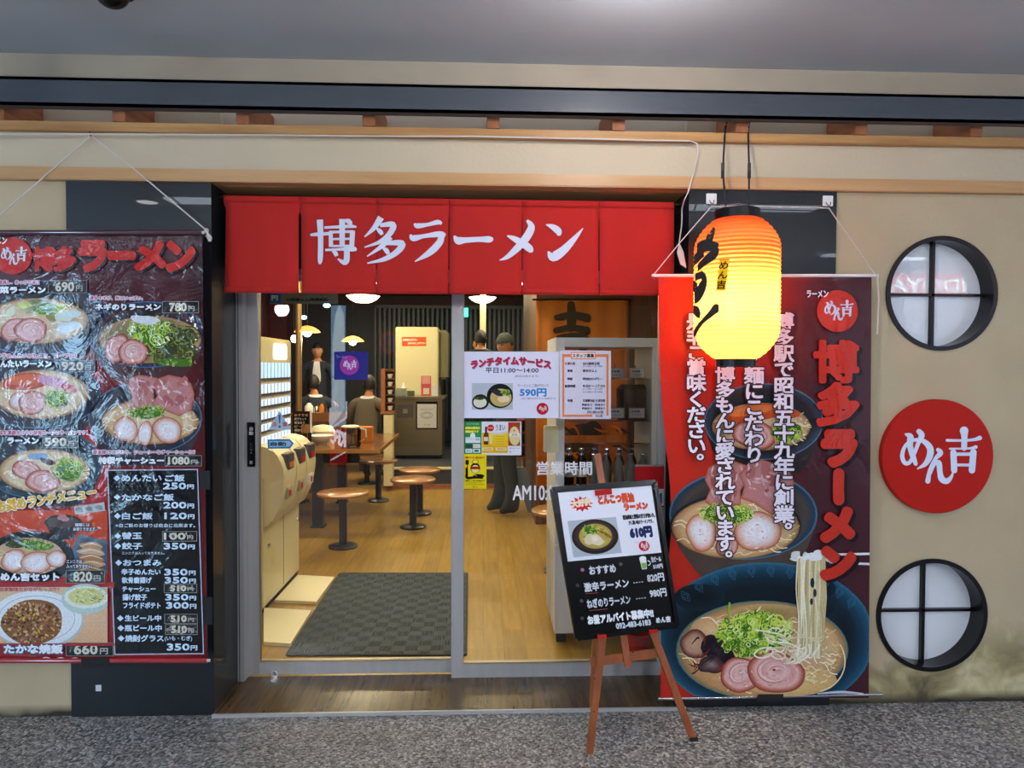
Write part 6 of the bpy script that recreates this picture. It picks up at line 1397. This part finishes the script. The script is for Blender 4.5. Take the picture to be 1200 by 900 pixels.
# ---------------------------------------------------------------- rack behind the waitress, orange cloth, leaning board
rY = 5.2
rr = thing('red_rack', 'red-brown rack with dark pots beside the partition', 'rack', (at(616, 540, rY).x, rY, 0))
a = at(600, 492, rY); b = at(628, 536, rY)
link_mesh('back', B((a.x, b.x, rY+.28, rY+.3, b.z, a.z)), M['redshelf'], rr)
for z in (a.z, (a.z*2+b.z)/3, (a.z+2*b.z)/3, b.z): link_mesh('shelf', B((a.x, b.x, rY, rY+.28, z-.012, z)), M['redshelf'], rr)
for x in (a.x, b.x-.02): link_mesh('upright', B((x, x+.02, rY, rY+.3, 0, a.z)), M['redshelf'], rr)
for k in range(3):
    for j in range(2):
        z = a.z-(a.z-b.z)*(k+1)/3
        o = lat('pot', 'dark pot on the red-brown rack', 'pot', 610, 500, [(0, 0), (.03, 0), (.045, .03), (.04, .055), (0, .06)], M['iron'], 16, z=z+.001, Y=rY+.12); o.location.x = a.x+.075+.1*j; o['group'] = 'dark pots on the red-brown rack'; o['label'] = 'small dark pot on the red-brown rack, %s level, %s of two' % (['top', 'middle', 'bottom'][k], 'left' if j == 0 else 'right')
lb_ = thing('leaning_board', 'blue-grey board leaning against the brown partition edge', 'board', on_floor(626, 600))
A1 = on_floor(626, 600); link_mesh('board', BAR(A1+Vector((0, -.03, 0)), A1+Vector((-.14, .12, .42)), .12, .012), M['slat'], lb_)
oY = 3.46
oc = thing('orange_curtain', 'long orange cloth with a large dark brush character hanging behind the fridge', 'cloth', at(680, 560, oY))
bm = bmesh.new(); nx = 24; A = []
for j in range(2):
    A.append([bm.verts.new(at(628+(737-628)*i/nx, (352 if j == 0 else 570), oY+.012*math.sin(i*1.1))) for i in range(nx+1)])
for i in range(nx): bm.faces.new((A[0][i], A[0][i+1], A[1][i+1], A[1][i]))
o = link_mesh('cloth', bm, M['orange'], oc, smooth=True); s = o.modifiers.new('t', 'SOLIDIFY'); s.thickness = .003
link_mesh('pole', T([at(624, 351, oY), at(741, 351, oY)], .01, 10), M['iron'], oc)
P = Print(facing(oY)); P.z = .022
D_ = '#3c3424'
for s_ in (((652, 372, 6), (670, 369, 8), (688, 372, 9)), ((669, 357, 9), (670, 372, 11), (669, 384, 10)), ((651, 387, 6), (668, 384, 7), (687, 387, 9)), ((656, 398, 8), (655, 412, 8), (658, 424, 6)), ((655, 396, 7), (672, 393, 7), (686, 397, 9)), ((684, 398, 9), (683, 412, 9), (680, 424, 7)), ((656, 424, 6), (682, 423, 7))): P.stroke(list(s_), D_, cap=True)
R = random.Random(3)
P.blob(680, 520, 26, 22, '#4c3e34', 24, .12, 0, 5); P.blob(694, 505, 14, 10, '#3a342c', 20, .12, .3, 6)
for j in range(16): x, y = R.uniform(636, 725), R.uniform(498, 552); P.stroke([(x, y, 1), (x+R.uniform(4, 14), y+R.uniform(-2, 9), 3), (x+R.uniform(12, 26), y+R.uniform(2, 16), 1)], R.choice(['#e08024', '#d06a1c', '#c86418', '#3a3028']))
P.build('brush_print', M['p_matte'], oc, 'stuff')

# ---------------------------------------------------------------- drinks fridge
fY = .66
f0 = at(652, 395, fY); f1 = at(771, 764, fY)
fx0, fx1, fz1 = f0.x, f1.x, f0.z; fd = .5
fr_ = thing('drinks_fridge', 'pale glass-door drinks fridge behind the right glass', 'fridge', ((fx0+fx1)/2, fY+fd/2, 0))
zb_ = at(700, 702, fY).z; zb0_ = .06
w = .03
link_mesh('side_wall', B((fx0, fx0+w, fY+.05, fY+fd, zb0_, fz1)), M['fridge'], fr_); link_mesh('side_wall', B((fx1-w, fx1, fY+.05, fY+fd, zb0_, fz1)), M['fridge'], fr_)
link_mesh('back_wall', B((fx0+w, fx1-w, fY+fd-.02, fY+fd, zb_, fz1-.04)), glass_mat('fridge_rear_glass', (.8, .76, .68), 1.3), fr_)
link_mesh('top', B((fx0, fx1, fY+.05, fY+fd, fz1-.045, fz1), bev=.006), M['fridge'], fr_)
zb_ = at(700, 640, fY).z
lo = link_mesh('lower_body', B((fx0, fx1, fY+.02, fY+fd, zb0_, zb_)), M['fridge'], fr_)
for k in range(12): z = zb0_+.04+k*.017; link_mesh('grille_slat', B((fx0+.22, fx1-.05, fY+.006, fY+.02, z, z+.008)), M['fridge'], lo)
for x in (fx0+.04, fx1-.04):
    link_mesh('foot', B((x-.025, x+.025, fY+.06, fY+.1, 0, zb0_)), M['rubber'], fr_); link_mesh('foot', B((x-.025, x+.025, fY+fd-.1, fY+fd-.06, 0, zb0_)), M['rubber'], fr_)
dr_ = link_mesh('door', B((fx0, fx0+.045, fY, fY+.045, zb_+.01, fz1-.005), (fx1-.04, fx1, fY, fY+.045, zb_+.01, fz1-.005), (fx0+.04, fx1-.035, fY, fY+.045, fz1-.05, fz1-.005), (fx0+.04, fx1-.035, fY, fY+.045, zb_+.01, zb_+.05), bev=.003), M['fridge'], fr_)
link_mesh('door_glass', B((fx0+.04, fx1-.035, fY+.02, fY+.026, zb_+.045, fz1-.045)), M['glass'], dr_)
link_mesh('door_handle', PB(637.5, 499, 643.5, 530, fY-.03, .03, .004), M['tile'], dr_)
link_mesh('handle_mount', PB(641, 499, 655, 530, fY-.006, .03, .003), M['tile'], dr_)
shz = []
for py in (443, 492, 518, 566, 612):
    z = at(700, py, fY+.1).z; shz.append(z); link_mesh('wire_shelf', B((fx0+w, fx1-w, fY+.06, fY+fd-.03, z-.006, z)), M['chrome'], fr_)
def bottle(x, y, z, m_, label, group, h=.2, r=.03):
    t = thing('bottle', label, 'bottle', (x, y, z), group)
    link_mesh('body', lathe([(0, 0), (r, 0), (r, h*.55), (r*.85, h*.66), (r*.42, h*.8), (r*.38, h*.97), (0, h*.97)], (x, y, z+.0005), 14), M[m_], t, smooth=True)
    link_mesh('cap', lathe([(0, h), (r*.45, h), (r*.5, h*.95), (r*.42, h*.94), (0, h*.94)], (x, y, z+.0005), 12), M['chrome'], t, smooth=True)
    link_mesh('label', lathe([(r+.0006, h*.2), (r+.0006, h*.45)], (x, y, z+.0005), 14), M['tile'] if m_ == 'amber' else M['clearb'], t, smooth=True)
for k in range(7): bottle(fx0+.085+k*.0665, fY+.13, shz[3], 'clearb' if k > 1 else 'amber', 'bottle on the middle fridge shelf, front row, %s from the left' % ['first', 'second', 'third', 'fourth', 'fifth', 'sixth', 'seventh'][k], 'bottles in the front row of the fridge', .155, .027)
for k in range(6): bottle(fx0+.1+k*.07, fY+.25, shz[3], 'amber', 'dark bottle on the middle fridge shelf, second row, %s from the left' % ['first', 'second', 'third', 'fourth', 'fifth', 'sixth', 'seventh'][k], 'bottles in the second row of the fridge', .17, .028)
for k in range(6): bottle(fx0+.09+k*.078, fY+.14, shz[4], 'amber', 'dark bottle on the low fridge shelf, %s from the left' % ['first', 'second', 'third', 'fourth', 'fifth', 'sixth', 'seventh'][k], 'bottles on the low fridge shelf', .15, .03)
for px, py, n_ in ((723, 437, 'upper left'), (747, 437, 'upper right'), (722.5, 484, 'lower left'), (746.5, 484, 'lower right')):
    t = thing('price_card', 'small white price card in the fridge, %s of four' % n_, 'card', at(px, py+6, fY+.055)); link_mesh('card', PB(px-9.5, py-6, px+9, py+6, fY+.055, .002), mat('card_edge_pink', '#d9b0a8', .5), t)
    P = Print(facing(fY+.055)); P.z = .001; P.rect(px-8.5, py-5, px+8, py+5, '#e4e2e6'); P.text('日本酒', px-6, py-3, px+3, py-.6, '#44424a', .1); P.text('お土産 500円', px-5, py+1.4, px+5, py+3.2, '#44424a'); P.build('print', M['p_matte'], t, 'stuff')
    link_mesh('clip', B((at(px, py, fY).x-.003, at(px, py, fY).x+.003, fY+.057, fY+.062, at(px, py-6, fY).z-.01, at(px, py-9, fY).z)), M['chrome'], t)
bk = link_mesh('tea_pot', lathe([(0, 0), (.09, 0), (.1, .05), (.1, .16), (.07, .185), (0, .185)], (at(744, 470, fY+.25).x, fY+.27, shz[1]), 28), M['shelfwood'], smooth=True); tag(bk, 'dark round canister on the second fridge shelf at the right', 'canister')
rc = link_mesh('red_bin', lathe([(0, 0), (.055, 0), (.06, .14), (.054, .14), (.05, .01), (0, .01)], (at(748, 765, .47).x, .47, .0), 28), M['signred'], smooth=True); tag(rc, 'small red round tin on the shop floor behind the easel legs and the glass', 'tin')

# ---------------------------------------------------------------- people
def skin_mesh(nodes, edges, sub=2):
    """nodes: name -> (x, y, z, rx[, ry]); returns evaluated mesh of one continuous body"""
    names = list(nodes); me = bpy.data.meshes.new('body'); me.from_pydata([nodes[k][:3] for k in names], [(names.index(a), names.index(b)) for a, b in edges], [])
    o = bpy.data.objects.new('body', me); COL.objects.link(o)
    sk = o.modifiers.new('skin', 'SKIN'); sk.use_smooth_shade = True; o.modifiers.new('sub', 'SUBSURF').levels = sub
    for i, k in enumerate(names):
        v = nodes[k]; me.skin_vertices[0].data[i].radius = (v[3], v[4] if len(v) > 4 else v[3])
    me.skin_vertices[0].data[0].use_root = True
    bpy.context.view_layer.update(); m = bpy.data.meshes.new_from_object(o.evaluated_get(bpy.context.evaluated_depsgraph_get())); bpy.data.objects.remove(o)
    return m
def head_bm(c, yaw=0., pitch=0., s=1.):
    """a head with brow, eye sockets, nose, lips, chin and ears; faces -Y before it is turned"""
    bm = bmesh.new(); bmesh.ops.create_uvsphere(bm, u_segments=28, v_segments=20, radius=1)
    for v in bm.verts:
        x, y, z = v.co; f = max(0, -y)
        w = 1-.22*max(0, -z)*1.0
        X_ = x*.076*w; Y_ = y*.093*(1-.10*max(0, -z)); Z_ = z*.115
        if z < -.3: Y_ -= .010*f*(-z)
        nose = math.exp(-((x/.16)**2+((z+.12)/.2)**2))*f; Y_ -= .022*nose
        for sx in (-1, 1):
            Y_ += .010*math.exp(-(((x-sx*.38)/.2)**2+((z-.08)/.13)**2))*f
            X_ += sx*.012*math.exp(-(((abs(x)-.98)/.12)**2+((z+.02)/.2)**2+((y-.05)/.22)**2)) if sx*x > 0 else 0
        Y_ -= .006*math.exp(-((x/.28)**2+((z+.42)/.07)**2))*f
        v.co = (X_*s, Y_*s, Z_*s)
    bmesh.ops.transform(bm, matrix=Matrix.Translation(c) @ Matrix.Rotation(yaw, 4, 'Z') @ Matrix.Rotation(pitch, 4, 'X'), verts=bm.verts)
    return bm
def face_bits(parent, c, yaw, pitch, s=1.):
    Mx = Matrix.Translation(c) @ Matrix.Rotation(yaw, 4, 'Z') @ Matrix.Rotation(pitch, 4, 'X')
    for nm, pos, r, m_ in (('eye', (-.028, -.083, .008), (.011, .006, .006), M['shirt']), ('eye', (.028, -.083, .008), (.011, .006, .006), M['shirt']), ('iris', (-.028, -.088, .008), (.005, .003, .005), M['black']), ('iris', (.028, -.088, .008), (.005, .003, .005), M['black']),
                           ('eyebrow', (-.03, -.086, .026), (.016, .006, .003), M['hair']), ('eyebrow', (.03, -.086, .026), (.016, .006, .003), M['hair']), ('mouth', (0, -.094, -.05), (.02, .006, .005), mat('lips', '#9a5048', .5))):
        bm = bmesh.new(); bmesh.ops.create_uvsphere(bm, u_segments=10, v_segments=8, radius=1); bmesh.ops.scale(bm, verts=bm.verts, vec=[k*s for k in r]); bmesh.ops.translate(bm, verts=bm.verts, vec=[k*s for k in pos]); bmesh.ops.transform(bm, matrix=Mx, verts=bm.verts); link_mesh(nm, bm, m_, parent, smooth=True)
def hair_bm(c, yaw, pitch, s=1., cap=False, low=-.25):
    bm = bmesh.new(); bmesh.ops.create_uvsphere(bm, u_segments=28, v_segments=20, radius=1)
    bmesh.ops.delete(bm, geom=[v for v in bm.verts if v.co.z < (.28 if v.co.y < -.25 else low) and not (v.co.y > -.1 and v.co.z > low)], context='VERTS')
    for v in bm.verts:
        x, y, z = v.co; n_ = .002*math.sin(40*x+7*y)*math.cos(33*z) if not cap else .0008*math.sin(30*z)
        v.co = Vector((x*(.082+n_), y*(.099+n_)+.002, z*(.121+n_)))*s
    bmesh.ops.transform(bm, matrix=Matrix.Translation(c) @ Matrix.Rotation(yaw, 4, 'Z') @ Matrix.Rotation(pitch, 4, 'X'), verts=bm.verts); return bm
def hand_bm(w, d, side, up=Vector((0, 0, 1)), s=1., curl=.5):
    """palm with four unequal bent fingers and a thumb; w wrist, d direction of the hand"""
    d = d.normalized(); a = d.cross(up).normalized()*side; n_ = a.cross(d)*side
    bm = bmesh.new(); pts = [w, w+d*.035*s, w+d*.08*s]
    tube(bm, pts, [.022*s, .034*s, .030*s], 10)
    for k, (o_, l) in enumerate(((-.026, .062), (-.009, .074), (.009, .069), (.026, .054))):
        b0 = w+d*.078*s+a*o_*s; b1 = b0+(d*(1-curl*.3)-n_*curl*.5)*l*.45*s; b2 = b1+(d*(1-curl)-n_*curl)*l*.3*s; b3 = b2+(d*(.4-curl*.6)-n_*.9*curl)*l*.25*s
        tube(bm, [b0-d*.01*s, b0, b1, b2, b3], [.009*s, .0092*s, .0085*s, .0078*s, .006*s], 8)
    t0 = w+d*.025*s-a*.03*s; tube(bm, [t0+a*.012*s, t0, t0+(d*.6-a*.7-n_*.2)*.032*s, t0+(d*1.4-a*.9-n_*.6)*.032*s], [.012*s, .012*s, .010*s, .007*s], 8)
    return bm
def person(name_label, loc, yaw, nodes, edges, zones, mats, head, head_yaw=0., head_pitch=0., hair=True, face=True, cap=None, hands=(), s=1., group=None):
    """nodes in the person's own frame (facing -Y); zones: list of (test on local point) -> material slot"""
    Rm = Matrix.Translation(loc) @ Matrix.Rotation(yaw, 4, 'Z') @ Matrix.Scale(s, 4)
    t = thing('person', name_label, 'person', loc, group)
    m_ = skin_mesh(nodes, edges); 
    for x in mats: m_.materials.append(x)
    for p_ in m_.polygons:
        c_ = p_.center
        for k, f in enumerate(zones):
            if f(c_): p_.material_index = k; break
    m_.transform(Rm); o = bpy.data.objects.new('body', m_); COL.objects.link(o); o.parent = t; o.matrix_parent_inverse = WORLD[t.name].inverted()
    hc = Rm @ Vector(head); hy = yaw+head_yaw
    h = link_mesh('head', head_bm(hc, hy, head_pitch, s), M['skin'], t, smooth=True); WORLD[h.name] = Matrix.Identity(4)
    if face: face_bits(h, hc, hy, head_pitch, s)
    if hair: link_mesh('hair', hair_bm(hc, hy, head_pitch, s, low=-.6), M['hair'], h, smooth=True)
    if cap: link_mesh('bandana', hair_bm(hc, hy, head_pitch, s*1.06, True, low=-.1), cap, h, smooth=True)
    for (w, d, side, curl) in hands: link_mesh('hand', hand_bm(Rm @ Vector(w), Rm.to_3x3() @ Vector(d), side, s=s, curl=curl), M['skin'], t, smooth=True)
    return t, Rm, h
def seated(x, y, sz, yaw, label, suit, hy=0., lean=.12, s=1.):
    N = dict(pelvis=(0, .02, .47, .15, .12), waist=(0, .0, .62, .14, .10), chest=(0, -lean*.5, .86, .19, .12), neckb=(0, -lean*.9, 1.02, .09, .08), neck=(0, -lean, 1.09, .055, .055), headc=(0, -lean*1.05, 1.17, .05, .05),
             shl=(-.185, -lean*.75, .985, .088, .082), ell=(-.28, -lean-.05, .76, .055, .055), wrl=(-.17, -lean-.28, .76, .032, .032), shr=(.185, -lean*.75, .985, .088, .082), elr=(.28, -lean-.05, .76, .055, .055), wrr=(.17, -lean-.28, .76, .032, .032),
             hpl=(-.09, -.02, .46, .10, .09), knl=(-.11, -.42, .47, .07, .07), anl=(-.11, -.36, .09, .045, .045), tol=(-.11, -.5, .04, .04, .03), hpr=(.09, -.02, .46, .10, .09), knr=(.11, -.42, .47, .07, .07), anr=(.11, -.36, .09, .045, .045), tor=(.11, -.5, .04, .04, .03))
    E_ = [('pelvis', 'waist'), ('waist', 'chest'), ('chest', 'neckb'), ('neckb', 'neck'), ('neck', 'headc'), ('neckb', 'shl'), ('shl', 'ell'), ('ell', 'wrl'), ('neckb', 'shr'), ('shr', 'elr'), ('elr', 'wrr'), ('pelvis', 'hpl'), ('hpl', 'knl'), ('knl', 'anl'), ('anl', 'tol'), ('pelvis', 'hpr'), ('hpr', 'knr'), ('knr', 'anr'), ('anr', 'tor')]
    zones = [lambda c: c.z > 1.085, lambda c: c.z > 1.06 and abs(c.x) < .09, lambda c: c.z < .085, lambda c: True]
    return person(label, Vector((x, y, 0)), yaw, N, E_, zones, [M['skin'], M['shirt'], M['shoe'], suit], (0, -lean*1.2, 1.235), hy, .1, hands=(((-.16, -lean-.29, .76), (.5, -1, 0), -1, .6), ((.16, -lean-.29, .76), (-.5, -1, 0), 1, .6)), s=s)
# the two seated men, backs to the door
p1 = at(373, 460, 6.15); seated(p1.x, 6.15, 0, math.pi+.5, 'seated person in a navy suit seen from behind at the left of the far table', M['navy'], -.5, .2)
p2 = at(430, 470, 5.8); seated(p2.x-.02, 5.8, 0, math.pi-.15, 'seated person in a grey suit seen from behind at the right of the far table', M['greysuit'], .4, .14)
for p_, w in ((p1, 'navy'), (p2, 'grey')):
    y = 6.15 if w == 'navy' else 5.8
    t = thing('bench_stool', 'low stool under the seated person in the %s suit' % w, 'stool', (p_.x, y, 0)); link_mesh('seat', lathe([(0, .36), (.2, .36), (.2, .34), (0, .34)], (p_.x, y, 0), 28), M['stool'], t, smooth=True); link_mesh('post', T([(p_.x, y, 0.01), (p_.x, y, .345)], .03, 12), M['iron'], t); link_mesh('base', lathe([(0, 0), (.12, 0), (.11, .02), (0, .02)], (p_.x, y, 0), 24), M['iron'], t)
ft = thing('far_table', 'wooden table in front of the two seated men', 'table', ((p1.x+p2.x)/2, 6.8, 0)); fx_ = (p1.x+p2.x)/2
link_mesh('tabletop', B((fx_-.9, fx_+.3, 6.62, 7.2, .69, .72)), M['table'], ft)
for x in (fx_-.6, fx_+.1): link_mesh('leg', B((x-.04, x+.04, 6.85, 6.93, 0, .69)), M['iron'], ft)
def standing(loc, yaw, label, top, bottom, hy=0., hp=0., hair=True, cap=None, face=True, arms='down', s=1., stride=0., extra=None, group=None):
    aL = dict(ell=(-.25, .02, 1.14), wrl=(-.24, -.12, .92)) if arms == 'down' else dict(ell=(-.25, -.02, 1.15), wrl=(-.14, -.26, 1.16))
    aR = dict(elr=(.25, .02, 1.14), wrr=(.24, -.12, .92)) if arms == 'down' else dict(elr=(.25, -.02, 1.15), wrr=(.12, -.27, 1.14))
    N = dict(pelvis=(0, 0, .96, .135, .10), waist=(0, -.005, 1.10, .125, .09), chest=(0, 0, 1.30, .16, .105), neckb=(0, .0, 1.44, .085, .075), neck=(0, 0, 1.50, .052, .052), headc=(0, 0, 1.58, .05, .05),
             shl=(-.175, 0, 1.405, .078, .072), ell=aL['ell']+(.048,), wrl=aL['wrl']+(.03,), shr=(.175, 0, 1.405, .078, .072), elr=aR['elr']+(.048,), wrr=aR['wrr']+(.03,),
             hpl=(-.085, 0, .88, .10, .095), knl=(-.09, -.02-stride*.5, .50, .08), anl=(-.09, .02-stride, .12, .068), hel=(-.09, .04-stride, .045, .035), tol=(-.095, -.13-stride, .035, .042, .028),
             hpr=(.085, 0, .88, .10, .095), knr=(.09, -.02+stride*.5, .50, .08), anr=(.09, .02+stride, .12, .068), her=(.09, .04+stride, .045, .035), tor=(.095, -.13+stride, .035, .042, .028))
    E_ = [('pelvis', 'waist'), ('waist', 'chest'), ('chest', 'neckb'), ('neckb', 'neck'), ('neck', 'headc'), ('neckb', 'shl'), ('shl', 'ell'), ('ell', 'wrl'), ('neckb', 'shr'), ('shr', 'elr'), ('elr', 'wrr'),
          ('pelvis', 'hpl'), ('hpl', 'knl'), ('knl', 'anl'), ('anl', 'hel'), ('anl', 'tol'), ('pelvis', 'hpr'), ('hpr', 'knr'), ('knr', 'anr'), ('anr', 'her'), ('anr', 'tor')]
    zones = [lambda c: c.z > 1.485, lambda c: c.z < .09, lambda c: c.z < 1.0 and abs(c.x) < .2, (lambda c: abs(c.x) < .035 and c.y < -.05 and c.z > 1.2) if extra else (lambda c: False), lambda c: True]
    wl, wr = Vector(N['wrl'][:3]), Vector(N['wrr'][:3]); el, er = Vector(N['ell'][:3]), Vector(N['elr'][:3])
    return person(label, loc, yaw, N, E_, zones, [M['skin'], M['shoe'], bottom, M['shirt'], top], (0, -.015, 1.635), hy, hp, hair=hair, cap=cap, face=face, hands=((wl, wl-el, -1, .5), (wr, wr-er, 1, .5)), s=s, group=group)
# waiter seen from the side: legs below the posters, bandana above them
w0 = on_floor(597, 604); wx = w0.x
checks = mat('patterned_bandana', '#10150f', .8, c2='#39443a', vscale=70)
standing(Vector((wx-.03, 3.95, 0)), -math.pi/2+.12, 'person in dark clothes and a patterned bandana standing beside the right glass, facing left', M['blackcloth'], M['trousers'], .75, .25, hair=False, cap=checks, arms='up', s=1.02, stride=.05)
kp = at(563, 400, 6.3); standing(Vector((kp.x, 6.3, pz)), math.pi-.25, 'person with black hair seen from behind in the kitchen, left of the bandana', M['blackcloth'], M['blackcloth'], .2, .1, arms='up', s=.97)
hp_ = at(527, 440, 6.95); standing(Vector((hp_.x+.42, 7.3, pz)), -math.pi/2-.4, 'person in black behind the door post holding a cup at the counter end', M['blackcloth'], M['blackcloth'], 0, .1, arms='up', s=.95)
sp_ = at(372, 410, 7.4); standing(Vector((sp_.x, 7.4, 0)), .1, 'person in a dark suit and white shirt standing at the back left', M['navy'], M['navy'], 0, 0, arms='down', s=1.03, extra=True)
